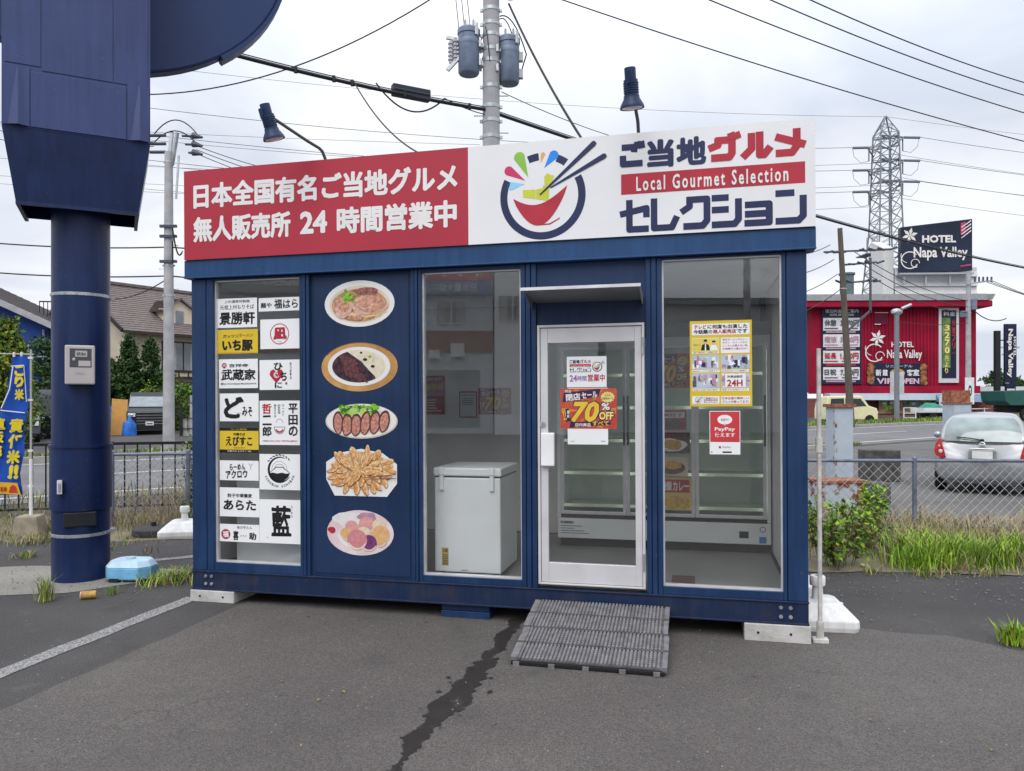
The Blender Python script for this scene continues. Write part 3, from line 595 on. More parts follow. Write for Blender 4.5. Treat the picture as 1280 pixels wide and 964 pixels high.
mb, dn = sticker('low white sticker with a red disc and 喜助, lowest in left column', (.217, .389, .576, .530)); W, H = mb.W, mb.H; mb.m(ink_red); mb.el(W*.155, H*.42, W*.115, W*.115); mb.m(paper); t = N(mb); t('福', .08, .24, .23, .60, k=2, bold=.03); mb.m(ink_black); t('味の牛たん', .44, .74, .82, .92, bold=.012); t('喜', .34, .10, .48, .62, bold=.03, wob=.06); t('助', .74, .14, .92, .56, bold=.04, wob=.04); t('きすけ', .52, .30, .69, .40, bold=0); dn()

# ------------------------------------------------------------------ round food pictures on the navy panel
plate_w = M('print_plate', (.72, .71, .69), .45, var=.03); soup = M('print_soup', (.46, .25, .13), .5, var=.35, scale=22); meatp = M('print_pork', (.52, .26, .17), .5, var=.30, scale=40); meatl = M('print_pork_light', (.62, .38, .31), .5, var=.2, scale=45)
greenp = M('print_green', (.18, .42, .03), .5, var=.5, scale=70); noodle = M('print_noodle', (.66, .48, .25), .5, var=.15); brown = M('print_brown', (.16, .05, .04), .5, col2=(.38, .16, .13), scale=55); dkbrown = M('print_curry', (.022, .014, .026), .4, col2=(.085, .035, .045), scale=28)
wood = M('print_wood', (.50, .27, .09), .5, var=.15, scale=10); cream = M('print_cream', (.66, .60, .46), .5, var=.06, scale=20)
def food(label, b):
    u0, w1, u1, w0 = b; mb = MB(); mb.cx = (u1-u0)/2; mb.rx = (u1-u0)/2; mb.rz = (w1-w0)/2
    def done(): tag(mb.build('food_picture', None, ST((u0+u1)/2, .0228, (w0+w1)/2)), label, 'food picture', 'food pictures in a column on the navy panel')
    return mb, done, mb.rx, mb.rz
R = random.Random(3)
mb, dn, a, b = food('picture of a white bowl of ramen with pork slices and green leek', (1.172, 2.451, 1.754, 2.093))
mb.m(M('print_base_blue', (.02, .03, .07))); mb.el(.02, -b*.80, a*.40, b*.22, .5); mb.m(plate_w); mb.el(0, 0, a, b, 1); mb.m(M('print_bowl_in', (.64, .56, .45), .5)); mb.el(0, -.005, a*.86, b*.80, 2); mb.m(soup); mb.el(0, -.012, a*.79, b*.71, 3)  # dark blue ellipse is the printed base under the bowl rim
mb.m(noodle)
for i in range(26):
    x = R.uniform(-.3, .65); z = R.uniform(-.66, -.45); l = R.uniform(.08, .2); mb.pl([(a*(x-l), b*z), (a*(x+l), b*(z+.08)), (a*(x+l), b*(z+.12)), (a*(x-l), b*(z+.035))], 3.2+i*.05)
mb.m(brown); mb.blob(a*.22, b*.50, a*.36, b*.20, 5, 2, .2); mb.m(meatl); mb.blob(a*.30, b*-.08, a*.48, b*.42, 6, 5, .12); mb.m(meatp); mb.blob(a*.34, b*-.05, a*.44, b*.36, 6.5, 6, .14); mb.m(meatl); mb.blob(a*.16, b*.0, a*.26, b*.24, 7, 7, .1); mb.m(meatp); mb.blob(a*.15, b*.0, a*.19, b*.17, 7.4, 8, .1)
mb.m(meatl); mb.blob(a*-.42, b*-.22, a*.26, b*.34, 7.6, 9, .12, rot=.6); mb.m(meatp); mb.blob(a*-.42, b*-.12, a*.17, b*.22, 7.8, 19, .12, rot=.6); mb.blob(a*-.1, b*-.62, a*.22, b*.10, 7.9, 29, .2); mb.blob(a*-.55, b*.10, a*.16, b*.2, 5.5, 22, .2)
mb.m(greenp)
for i in range(34): mb.blob(a*(-.30+R.gauss(0, .09)), b*(.30+R.gauss(0, .12)), a*.045, b*.05, 8.4+i*.03, i, .3, 7)
dn()
mb, dn, a, b = food('picture of dark curry with cream sauce on a round wooden tray', (1.142, 1.973, 1.777, 1.594))
mb.m(wood); mb.el(0, 0, a, b, 1)
for i in range(5): mb.m(M('print_wood_line', (.36, .17, .05), .5)); mb.rng(0, 0, a*(.84+i*.028), a*(.848+i*.028), -75, 60, 1.4, asp=b/a)
mb.m(M('print_tray_rim', (.24, .10, .03), .5)); mb.rng(0, .0, a*.97, a, 40, 150, 1.3, asp=b/a); mb.m(plate_w); mb.el(-a*.01, b*.02, a*.82, b*.80, 2); mb.m(cream); mb.el(-a*.01, b*.03, a*.69, b*.66, 3)
mb.m(dkbrown); Q = [(a*(-.01+.70*cos(t)), b*(.03+.66*sin(t))) for t in [radians(115+i*10.2) for i in range(20)]]; mb.pl(Q+[(a*.42, -b*.40), (a*.25, -b*.12), (a*.06, b*.22), (-a*.12, b*.42)], 4)
mb.m(M('print_beef', (.07, .028, .035), .45, col2=(.17, .055, .06), scale=50))
for i, (x, z, r, q) in enumerate([(-.33, .1, .24, .9), (-.12, -.1, .25, 1.0), (-.06, -.34, .22, .9), (-.28, -.22, .2, .6), (-.36, .33, .18, .4), (.10, -.42, .15, .8), (-.14, .22, .15, .6)]): mb.blob(a*x, b*z, a*r, b*r*.55, 5+i*.2, i, .25, 16, rot=-q)
for i, (x, z, r) in enumerate([(.06, .58, .035), (.28, .42, .045), (.16, .30, .055), (.36, .02, .05)]): mb.m(ink_black if i != 1 else greenp); mb.el(a*x, b*z, a*r, b*r*1.1, 6, 10)
mb.m(meatp)
for i in range(16): mb.blob(a*R.uniform(0, .45), b*R.uniform(.1, .6), a*.012, b*.014, 6, i, .2, 5)
dn()
mb, dn, a, b = food('picture of an oval plate of sliced beef steak with green leaves', (1.173, 1.500, 1.775, 1.230))
mb.m(M('print_plate_rim', (.52, .45, .38), .5)); mb.el(0, 0, a, b, 1); mb.m(plate_w); mb.el(0, .004, a*.965, b*.95, 1.5); mb.m(M('print_bowl_in')); mb.el(0, .005, a*.80, b*.76, 2); mb.m(greenp)
for i in range(40): mb.m(greenp if i % 3 else M('print_dark_green', (.03, .14, .03))); mb.blob(a*R.uniform(-.55, .45), b*R.uniform(.45, .85), a*.09, b*.13, 2.5+i*.03, i, .3, 8)
mb.m(M('print_lettuce', (.42, .55, .15), .5)); mb.blob(-a*.22, b*.5, a*.13, b*.22, 4, 3); mb.blob(a*.06, b*.52, a*.1, b*.2, 4, 4)
for i in range(6):
    x = -.64+i*.255; z = (-.10, -.2, -.22, -.1, -.08, .0)[i]; mb.m(M('print_steak_edge', (.11, .035, .03), .5)); mb.blob(a*x, b*z, a*.155, b*.66, 4.5+i*.5, i+10, .07, 20, rot=.02-.05*i); mb.m(M('print_steak', (.36, .12, .09), .5, col2=(.56, .30, .23), scale=60)); mb.blob(a*x, b*(z-.04), a*.115, b*.56, 4.8+i*.5, i+10, .12, 20, rot=.02-.05*i)
dn()
mb, dn, a, b = food('picture of a plate of fried gyoza dumplings with chopsticks', (1.178, 1.158, 1.766, .787))
mb.m(plate_w); mb.pl([(-a, -b*.32), (-a*.76, -b), (a*.72, -b), (a, -b*.45), (a, b*.35), (a*.6, b*.8), (0, b*.97), (-a*.6, b*.8), (-a, b*.4)], 1)
mb.m(M('print_gyoza_pale', (.60, .40, .20), .5, var=.3, scale=45)); mb.el(0, b*.05, a*.86, b*.80, 2)
gy = M('print_gyoza', (.50, .19, .05), .5, col2=(.68, .40, .16), scale=50); gy2 = M('print_gyoza_skin', (.70, .50, .28), .5, var=.2, scale=50); gy3 = M('print_gyoza_edge', (.34, .11, .03), .5)
q = 3
for ring, n, rr in ((0, 22, .76), (1, 15, .48), (2, 8, .20)):
    for i in range(n):
        t = 2*pi*i/n+ring*.2+R.gauss(0, .09); rq = rr+R.gauss(0, .035); x, z = a*rq*1.04*cos(t), b*(.06+rq*sin(t)); l = a*(.19-.015*ring)*R.uniform(.82, 1.15); t += R.gauss(0, .22)
        mb.m(gy3); mb.blob(x, z, l, l*.42, q, i+ring*30, .12, 14, rot=t); mb.m(gy2); mb.blob(x+l*.04, z+l*.06, l*.94, l*.36, q+.15, i+ring*30, .12, 14, rot=t); mb.m(gy); mb.blob(x+l*.1*sin(t), z-l*.1*cos(t), l*.80, l*.25, q+.3, i+ring*9, .3, 12, rot=t+.12); q += .35
mb.m(brown)
for z0, z1 in ((-.22, -.06), (-.28, -.22)): mb.pl([(a*.1, b*(z0-.01)), (a, b*(z1-.02)), (a, b*(z1+.02)), (a*.1, b*(z0+.015))], q+1)
dn()
mb, dn, a, b = food('picture of pink and orange macarons heaped on a pale plate', (1.182, .679, 1.737, .330))
mb.m(M('print_pink_plate', (.62, .44, .47), .5, col2=(.72, .62, .62), scale=6)); mb.el(0, 0, a, b, 1); mb.m(M('print_cloth', (.68, .64, .64), .5, var=.06, scale=12)); mb.blob(-a*.35, b*.55, a*.5, b*.3, 1.4, 3, .2); mb.m(M('print_mauve', (.45, .25, .34), .5, var=.2, scale=12)); mb.blob(a*.2, b*.66, a*.28, b*.2, 1.5, 4, .3); mb.m(plate_w); mb.el(a*.08, -b*.16, a*.74, b*.60, 1.8); mb.m(M('print_plate_in', (.60, .46, .43), .5)); mb.el(a*.09, -b*.12, a*.66, b*.52, 2)
P_ = M('print_macaron_pink', (.56, .22, .24), .5, var=.1, scale=30); P2 = M('print_macaron_rose', (.62, .30, .28), .5, var=.1, scale=30); O_ = M('print_macaron_orange', (.64, .38, .17), .5, var=.1, scale=30); C_ = M('print_macaron_cream', (.66, .54, .40), .5, var=.1, scale=30); V_ = M('print_macaron_violet', (.16, .04, .15), .5, var=.2, scale=30)
for i, (m_, x, z, r) in enumerate([(P2, -.25, .28, .2), (P2, .2, .4, .24), (C_, .58, .40, .2), (O_, -.42, -.02, .18), (C_, .12, .02, .2), (O_, .62, .02, .26), (O_, .58, -.22, .22), (V_, .27, -.38, .24), (P_, -.08, -.24, .30)]):
    mb.m(m_); mb.el(a*x, b*z-a*r*.18, a*r, a*r*.84, 3+i*.5, 24); mb.m(M('print_macaron_foot', (.70, .55, .45), .5)); mb.rng(a*x, b*z-a*r*.10, a*r*.80, a*r*.97, 200, 340, 3.15+i*.5); mb.m(m_); mb.el(a*x, b*z, a*r*.97, a*r*.80, 3.3+i*.5, 24)
mb.m(ink_red); mb.blob(-a*.86, b*.08, a*.12, b*.12, 3, 3, .2); dn()

# ------------------------------------------------------------------ posters on the glass
mb, dn = flat('paper_notice', 'white shop sheet on the glass door with logo and 24 hour writing', 'notice', 3.080, 1.612, 3.366, 1.832, .0125, paper); W, H = mb.W, mb.H
MB.EPS = .0005
shopname(mb, W*.07, H*.48, W*.61, H*.90, .0042, 1); mb.m(ink_white); mb.tx('Local Gourmet Selection', W*.10, H*.665, W*.58, H*.715, 3, bold=.02); logo(mb, W*.77, H*.66, W*.125); mb.m(M('ink_violet', (.30, .15, .42), .5)); mb.tx('24', W*.07, H*.18, W*.26, H*.40, bold=.03); mb.tx('時間', W*.27, H*.20, W*.50, H*.37, bold=.02); mb.m(ink_red); mb.tx('営業中', W*.53, H*.18, W*.96, H*.42, bold=.025); dn()
mb, dn = flat('paper_notice', 'blank white sheet half hidden under the 70 percent off poster', 'notice', 3.084, 1.201, 3.375, 1.606, .0125, paper); mb.m(M('print_grey')); mb.rc(.02, .02, .05, .025); mb.rc(mb.W-.05, .02, mb.W-.02, .028); dn()
def salebill(label, u0, w0, u1, w1, v, rot=0):
    mb, dn = flat('sale_poster', label, 'poster', u0, w0, u1, w1, v, M('poster_red', (.46, .045, .045), .45, col2=(.52, .10, .05), scale=14), 'closing sale posters in the shop'); W, H = mb.W, mb.H; X = lambda f: W*f; Z = lambda f: H*f
    dk = M('poster_purple', (.045, .018, .06), .45); mb.m(M('poster_burst', (.60, .20, .03), .5))
    for i in range(14):
        t = 2*pi*i/14; c, s_ = cos(t), sin(t); mb.pl([(X(.5)+c*X(.12), Z(.45)+s_*Z(.12)), (min(max(X(.5)+cos(t-.05)*W, X(.02)), X(.98)), min(max(Z(.45)+sin(t-.05)*W, Z(.02)), Z(.98))), (min(max(X(.5)+cos(t+.05)*W, X(.02)), X(.98)), min(max(Z(.45)+sin(t+.05)*W, Z(.02)), Z(.98)))], .5+i*.03)
    mb.m(dk); mb.pl([(X(.04), Z(.66)), (X(.68), Z(.80)), (X(.72), Z(.99)), (X(.06), Z(.90))], 1.2); mb.pl([(X(.16), Z(.02)), (X(.90), Z(.10)), (X(.88), Z(.20)), (X(.18), Z(.16))], 1.2)
    mb.m(dk); mb.tx('70', X(.17), Z(.13), X(.71), Z(.71), 2, bold=.055, italic=.25); mb.tx('%', X(.71), Z(.43), X(.90), Z(.66), 2, bold=.05); mb.tx('OFF', X(.67), Z(.19), X(.96), Z(.45), 2, bold=.05)
    mb.m(ink_yellow); mb.tx('70', X(.19), Z(.16), X(.69), Z(.68), 4, bold=.04, italic=.25); mb.m(ink_white); mb.tx('%', X(.73), Z(.46), X(.88), Z(.64), 4, bold=.03); mb.m(M('ink_pale_yellow', (.74, .66, .22), .5)); mb.tx('OFF', X(.69), Z(.22), X(.94), Z(.42), 4, bold=.03)
    mb.m(ink_white); mb.tx('閉店', X(.10), Z(.70), X(.36), Z(.88), 4, bold=.03, rot=.09); mb.tx('セール', X(.38), Z(.76), X(.66), Z(.92), 4, bold=.03, rot=.09); mb.tx('完全', X(.08), Z(.90), X(.2), Z(.97), 4, bold=.02); mb.tx('店内商品', X(.26), Z(.05), X(.54), Z(.14), 4, bold=.02); mb.m(ink_yellow); mb.tx('すべて', X(.57), Z(.07), X(.86), Z(.19), 4, bold=.03)
    mb.m(dk); mb.pl([(X(.05), Z(.48)), (X(.10), Z(.16)), (X(.19), Z(.20)), (X(.15), Z(.50))], 1.2); mb.m(ink_yellow); mb.tx('!!', X(.05), Z(.2), X(.10), Z(.5), 3, bold=.03, rot=.15); mb.m(ink_white); mb.vtx('最終', X(.12), Z(.26), X(.165), Z(.46), 3)
    mb.m(M('ink_pale_yellow')); Q = []
    for i in range(28): r = 1 if i % 2 else .82; t = 2*pi*i/28; Q.append((X(.84)+X(.13)*r*cos(t), Z(.78)+Z(.145)*r*sin(t)))
    mb.pl(Q, 1.6); mb.m(ink_red); mb.tx('さらに', X(.79), Z(.80), X(.90), Z(.86), 2.4, bold=.02); mb.m(dk); mb.tx('大放出セール', X(.74), Z(.72), X(.94), Z(.78), 2.4, bold=.02)
    return dn()
salebill('red 70 percent OFF closing sale poster on the glass door', 3.032, 1.315, 3.438, 1.602, .0105)
mb, dn = flat('info_poster', 'yellow poster in the right window with photo tiles and red headline', 'poster', 3.945, 1.471, 4.360, 2.066, .0495, pyellow); W, H = mb.W, mb.H; X = lambda f: W*f; Z = lambda f: H*f
mb.m(paper); mb.rc(X(.035), Z(.835), X(.965), Z(.965)); mb.rc(X(.035), Z(.62), X(.475), Z(.80)); mb.rc(X(.505), Z(.62), X(.965), Z(.80)); mb.rc(X(.035), Z(.03), X(.475), Z(.12)); mb.rc(X(.505), Z(.03), X(.965), Z(.12))
mb.m(ink_red); mb.tx('テレビ', X(.07), Z(.905), X(.27), Z(.955), 2, bold=.035); mb.tx('無人販売店', X(.38), Z(.848), X(.75), Z(.898), 2, bold=.035); mb.m(ink_black); mb.tx('に何度も出演した', X(.29), Z(.905), X(.93), Z(.955), 2, bold=.03); mb.tx('今話題の', X(.06), Z(.848), X(.37), Z(.898), 2, bold=.03); mb.tx('です', X(.76), Z(.848), X(.93), Z(.898), 2, bold=.03)
mb.m(M('print_tile_yellow', (.70, .58, .12), .5)); mb.rc(X(.04), Z(.64), X(.47), Z(.795), 1.6); mb.m(ink_black); mb.pl([(X(.18), Z(.655)), (X(.33), Z(.655)), (X(.31), Z(.72)), (X(.255), Z(.735)), (X(.20), Z(.72))], 2); mb.m(meatl); mb.el(X(.255), Z(.755), X(.028), X(.034), 2.4); mb.el(X(.39), Z(.742), X(.026), X(.030), 2.4); mb.m(paper); mb.pl([(X(.32), Z(.655)), (X(.46), Z(.655)), (X(.43), Z(.715)), (X(.35), Z(.715))], 2.2); mb.pl([(X(.243), Z(.655)), (X(.268), Z(.655)), (X(.262), Z(.733)), (X(.248), Z(.733))], 2.3); mb.m(ink_black); mb.pl([(X(.225), Z(.758)), (X(.285), Z(.758)), (X(.28), Z(.782)), (X(.23), Z(.782))], 2.5); mb.pl([(X(.36), Z(.748)), (X(.42), Z(.748)), (X(.415), Z(.768)), (X(.365), Z(.768))], 2.5); mb.tx('ご当地グルメ', X(.05), Z(.71), X(.17), Z(.73), 2, bold=.01); mb.tx('無人販売所で話題の味', X(.06), Z(.625), X(.45), Z(.638), 2, bold=.005)
mb.m(M('print_rose', (.50, .12, .22), .5))
for i, s_ in enumerate(('有名ラーメンやカレー', '牛タン・スイーツなど', 'ここでしか買えない味', '冷凍庫から選ぶだけ！')): mb.tx(s_, X(.53), Z(.765-.036*i), X(.93), Z(.790-.036*i), 2, bold=.015)
R = random.Random(5); cols = [M('print_grey'), paper, M('print_dkgrey', (.09, .09, .12), .5), M('print_mauve'), ink_navy, M('print_ltblue', (.45, .52, .60), .5), M('print_rose')]
for (x0, z0, x1, z1) in ((.035, .435, .475, .60), (.505, .435, .965, .60), (.035, .215, .475, .385), (.505, .215, .965, .385)):
    mb.m(cols[5]); mb.rc(X(x0), Z(z0), X(x1), Z(z1), 1)
    for i in range(30):
        w, h = R.uniform(.02, .07), R.uniform(.02, .08); x = R.uniform(x0, x1-w); z = R.uniform(z0, z1-h); mb.m(R.choice(cols)); mb.rc(X(x), Z(z), X(x+w), Z(z+h), 1.4+i*.08)
mb.m(paper); mb.rc(X(.57), Z(.22), X(.90), Z(.38), 4.5); mb.m(ink_red); mb.tx('24H', X(.60), Z(.23), X(.85), Z(.31), 5.5, bold=.03); mb.m(ink_black); mb.tx('冷凍自販機', X(.60), Z(.33), X(.85), Z(.36), 5.5)
for i, s_ in enumerate(('店内はいつでも清潔です', 'お会計はレジで簡単に', '全国の名店の味が集合', '現金でもお支払いＯＫ')): x, z = (.05, .52)[i % 2], (.405, .185)[i//2]; mb.m(paper); mb.rc(X(x-.01), Z(z-.006), X(x+.43), Z(z+.022), 1); mb.m(ink_black); mb.tx(s_, X(x), Z(z), X(x+.40), Z(z+.015), 2, bold=.005)
logo(mb, X(.13), Z(.072), X(.055)); mb.m(ink_black); mb.tx('ご当地グルメ', X(.22), Z(.082), X(.45), Z(.107), 2, bold=.02); mb.m(ink_red); mb.rc(X(.22), Z(.068), X(.45), Z(.078), 2); mb.m(ink_black); mb.tx('セレクション', X(.22), Z(.040), X(.45), Z(.063), 2, bold=.02); mb.m(ink_red); mb.tx('日本全国の美味しい', X(.52), Z(.08), X(.95), Z(.11), 2, bold=.015); mb.tx('グルメが揃ってます！', X(.52), Z(.04), X(.95), Z(.07), 2, bold=.015); dn()
mb, dn = flat('payment_poster', 'small red and white PayPay notice in the right window', 'notice', 4.075, 1.138, 4.280, 1.439, .0495, paper); W, H = mb.W, mb.H; mb.m(M('pay_red', (.56, .045, .055), .45)); mb.rc(W*.02, H*.285, W*.98, H*.985); mb.m(paper); mb.el(W*.5, H*.80, W*.24, H*.11, 2); mb.pl([(W*.46, H*.71), (W*.54, H*.71), (W*.50, H*.66)], 2); mb.tx('PayPay', W*.17, H*.52, W*.83, H*.625, 2, bold=.022); mb.tx('使えます', W*.17, H*.40, W*.83, H*.50, 2, bold=.018); mb.m(ink_red); mb.tx('お店で！', W*.37, H*.77, W*.63, H*.83, 3, bold=.02); mb.rc(W*.30, H*.14, W*.37, H*.19); mb.m(M('print_grey')); mb.tx('PayPay', W*.42, H*.14, W*.70, H*.19, 2, bold=.02); mb.m(ink_black); mb.rc(W*.05, H*.04, W*.09, H*.065); mb.rc(W*.42, H*.035, W*.72, H*.07); dn()
MB.EPS = .0008
# ------------------------------------------------------------------ inside the shop
frz = M('freezer_white', (.80, .81, .82), .35, var=.04, scale=3)
def freezer(label, u, v, w, d, h, front):
    o = thing('chest_freezer', label, 'freezer', ST(u, v, .152), 'white chest freezers'); g = .03
    mb = MB(frz); mb.box(0, w, 0, d, g, h-.075); mb.build('cabinet', o, bevel=.012); mb = MB(frz); mb.box(-.008, w+.008, -.008, d+.008, h-.066, h); mb.build('lid', o, bevel=.012); mb = MB(dark); mb.box(.004, w-.004, .004, d-.004, h-.075, h-.066); mb.build('seal', o)
    for a in (.05, w-.05):
        for b in (.05, d-.05): mb = MB(dark); mb.cyl((a, b, 0), (a, b, g), .02, n=10); mb.build('foot', o)
    if front:
        for a in (.045, w-.085): mb = MB(frz); mb.box(a, a+.04, -.024, -.009, h-.055, h+.006); mb.box(a+.004, a+.036, -.022, -.001, h-.175, h-.06); mb.build('hinge', o, bevel=.004)
        mb = MB(M('label_yellow', (.52, .38, .10), .5)); mb.box(.06, .115, -.0015, 0, .08, .22); mb.m(ink_black); mb.T = Matrix.Translation((0, -.0015, 0)); mb.tx('注意', .068, .185, .107, .21); [mb.rc(.066, .09+i*.014, .108, .096+i*.014) for i in range(6)]; mb.build('warning_label', o)
        mb = MB(M('print_grey')); mb.box(.22, .27, -.0015, 0, .045, .055); mb.build('badge', o)
freezer('white chest freezer with two hinges behind the middle window', 1.985, .25, .535, .56, .845, True)
freezer('white chest freezer standing behind the restaurant stickers', .255, .22, .60, .55, .80, False)
sh = thing('display_freezer', 'upright three-door glass display freezer with pale shelves', 'freezer', ST(2.72, 1.62, .152))
shw = M('showcase_white', (.78, .80, .80), .4, var=.03); shs = M('shelf_pale', (.85, .88, .74), .4, var=.05); shi = M('showcase_inside', (.62, .70, .65), .5, var=.06)
B, Hh, Dd = 1.90, 1.93, .62
mb = MB(dark); mb.box(.02, B-.02, .05, Dd, 0, .075); mb.build('plinth', sh); mb = MB(shw); mb.box(0, B, 0, Dd, .08, .265); mb.build('base_panel', sh, bevel=.006)
mb = MB(shw); mb.box(0, .03, .01, Dd, .27, Hh); mb.box(B-.03, B, .01, Dd, .27, Hh); mb.box(.03, B-.03, .01, Dd, Hh-.08, Hh); mb.m(shi); mb.box(.03, B-.03, Dd-.03, Dd, .27, Hh-.08); mb.box(.03, B-.03, .06, Dd-.03, .27, .285); mb.build('cabinet', sh)
mb = MB(dark); mb.box(.03, B-.03, .012, .05, .268, .300); mb.build('grille', sh)
mb = MB(M('header_grey', (.22, .24, .26), .5)); mb.box(.0, B, -.01, .3, Hh, Hh+.12); mb.build('header', sh)
for k in range(3):
    for i in range(5):
        z = .36+i*.305; mb = MB(shs); mb.box(.04+k*.613, .04+k*.613+.595, .10, .115, z, z+.028); mb.m(M('shelf_wire', (.45, .48, .46), .5)); mb.box(.04+k*.613, .04+k*.613+.595, .116, .52, z+.008, z+.018); mb.build('shelf', sh)
ledm = bpy.data.materials.new('led_strip'); ledm.use_nodes = True; _e = ledm.node_tree.nodes['Principled BSDF']; _e.inputs['Emission Color'].default_value = (.92, 1, .95, 1); _e.inputs['Emission Strength'].default_value = 1.6
for k in range(3):
    a = .03+k*.613; b = a+.610; mb = MB(alu); mb.box(a, a+.032, -.012, .011, .305, Hh-.07); mb.box(b-.032, b, -.012, .011, .305, Hh-.07); mb.box(a+.032, b-.032, -.012, .011, .305, .335); mb.box(a+.032, b-.032, -.012, .011, Hh-.10, Hh-.07); d = mb.build('glass_door', sh, bevel=.003)
    mb = MB(glassmat('showcase_glass', (.94, .97, .95), .8)); mb.box(a+.032, b-.032, -.002, .003, .335, Hh-.10); mb.build('pane', d)
    mb = MB(ledm); mb.box(a+.006, a+.026, .03, .045, .36, Hh-.12); mb.box(b-.026, b-.006, .03, .045, .36, Hh-.12); mb.build('light_strip', sh)
    hx = b-.024 if k != 1 else a+.008; mb = MB(M('handle_dark', (.06, .065, .08), .4, .3)); mb.bar((hx+.008, -.035, .95), (hx+.008, -.035, 1.40), .016); mb.box(hx, hx+.016, -.035, -.012, .96, .98); mb.box(hx, hx+.016, -.035, -.012, 1.37, 1.39); mb.build('handle', d)
MB.EPS = .001
mb = MB(ink_black); mb.T = Matrix.Translation((0, -.001, 0)); mb.tx('KOBESEN', .03, .215, .15, .238, bold=.05); mb.m(M('print_dkgrey')); [mb.rc(.03, .19-i*.022, .03+q, .196-i*.022) for i, q in enumerate((.20, .13, .22, .26))]; mb.m(dark); mb.rc(1.63, .135, 1.71, .195); mb.m(M('print_blue', (.03, .25, .55), .5)); mb.rc(1.80, .095, 1.86, .15); mb.m(M('print_dkgrey')); mb.rng(1.83, .215, .020, .026); mb.build('marking', sh)
def leaf(label, u0, w0, u1, w1, v, base, deco):
    mb, dn = flat('product_leaflet', label, 'leaflet', u0, w0, u1, w1, v, base, 'leaflets stuck on the display freezer door'); deco(mb, mb.W, mb.H); dn()
pr = M('leaf_red', (.40, .05, .06), .5, var=.2, scale=20); pyl = M('leaf_amber', (.58, .36, .06), .5, var=.3, scale=25); pdk = M('leaf_brown', (.12, .06, .05), .5, var=.5, scale=40)
salebill('brown and gold 70 percent OFF poster inside, behind the right window', 3.56, 1.62, 3.93, 1.93, 1.603)
def dA(mb, W, H): mb.m(paper); mb.rc(W*.05, H*.62, W*.95, H*.9); mb.m(ink_red); mb.tx('特製餃子', W*.1, H*.66, W*.9, H*.86, 2); mb.m(pdk); mb.blob(W*.5, H*.32, W*.4, H*.2, 1, 4)
def dB(mb, W, H): mb.m(paper); mb.blob(W*.5, H*.4, W*.42, H*.3, 1, 6); mb.m(pyl); mb.blob(W*.5, H*.4, W*.3, H*.2, 2, 8); mb.m(ink_red); mb.tx('限定', W*.1, H*.72, W*.6, H*.94, 2, bold=.03)
def dC(mb, W, H): mb.m(pdk); mb.el(W*.5, H*.42, W*.42, H*.34, 1); mb.m(pyl); mb.blob(W*.5, H*.55, W*.34, H*.22, 2, 2)
def dD(mb, W, H):
    mb.m(pyl)
    for i in range(8): mb.blob(W*(.1+.11*i), H*(.2+.05*(i % 3)), W*.1, H*.18, 1+i*.1, i, .2, 10, rot=.6)
    mb.m(ink_red); mb.rc(W*.05, H*.55, W*.95, H*.95, 2.5); mb.m(ink_white); mb.tx('王様', W*.08, H*.6, W*.5, H*.9, 3, bold=.03); mb.tx('カレー', W*.52, H*.6, W*.94, H*.9, 3, bold=.03)
leaf('red and white dumpling leaflet, topmost of four on freezer glass', 3.60, 1.24, 3.90, 1.42, 1.603, pr, dA); leaf('leaflet with a yellow bowl on dark ground, second of four on freezer glass', 3.60, 1.03, 3.93, 1.22, 1.603, pdk, dB)
leaf('white leaflet with one brown rice bowl, third of four on freezer glass', 3.62, .83, 3.91, 1.00, 1.603, M('leaf_pale', (.60, .50, .38), .5), dC); leaf('amber leaflet with red curry lettering, lowest of four on freezer glass', 3.60, .52, 3.94, .81, 1.603, M('leaf_cream', (.66, .48, .16), .5), dD)
mb, dn = flat('wall_poster', 'tall red menu poster on the back wall inside', 'poster', 1.17, 1.37, 1.40, 1.78, 2.275, pr); W, H = mb.W, mb.H; mb.m(M('print_mauve')); mb.rc(W*.05, H*.48, W*.95, H*.82); mb.m(ink_white)
for i in range(5): mb.rc(W*.1, H*(.08+.07*i), W*R.uniform(.5, .9), H*(.105+.07*i), 1)
mb.tx('送料無料', W*.1, H*.86, W*.9, H*.96, 1); mb.m(ink_yellow); mb.tx('新発売', W*.12, H*.60, W*.88, H*.78, 2, bold=.03); dn()
mb, dn = flat('wall_poster', 'white notice with a thin red border on the back wall inside', 'notice', 1.56, 1.335, 1.752, 1.61, 2.275, ink_red); W, H = mb.W, mb.H; mb.m(paper); mb.rc(W*.05, H*.04, W*.95, H*.96); mb.m(M('print_dkgrey')); mb.tx('お支払い方法', W*.14, H*.82, W*.86, H*.90, 2, bold=.01); [mb.rc(W*.15, H*(.5+.07*i), W*.8, H*(.52+.07*i), 2) for i in range(4)]; dn()
salebill('purple edged 70 percent OFF poster on the back wall inside', 1.77, 1.37, 2.12, 1.645, 2.275)
mb, dn = flat('floor_mat', 'dark brown mat on the shop floor behind the right window', 'mat', 3.80, 0, 3.97, .02, .32, pdk); mb.V.clear(); mb.F.clear(); mb.I.clear(); mb.S.clear(); mb.box(0, .17, 0, .28, .152, .162); dn()
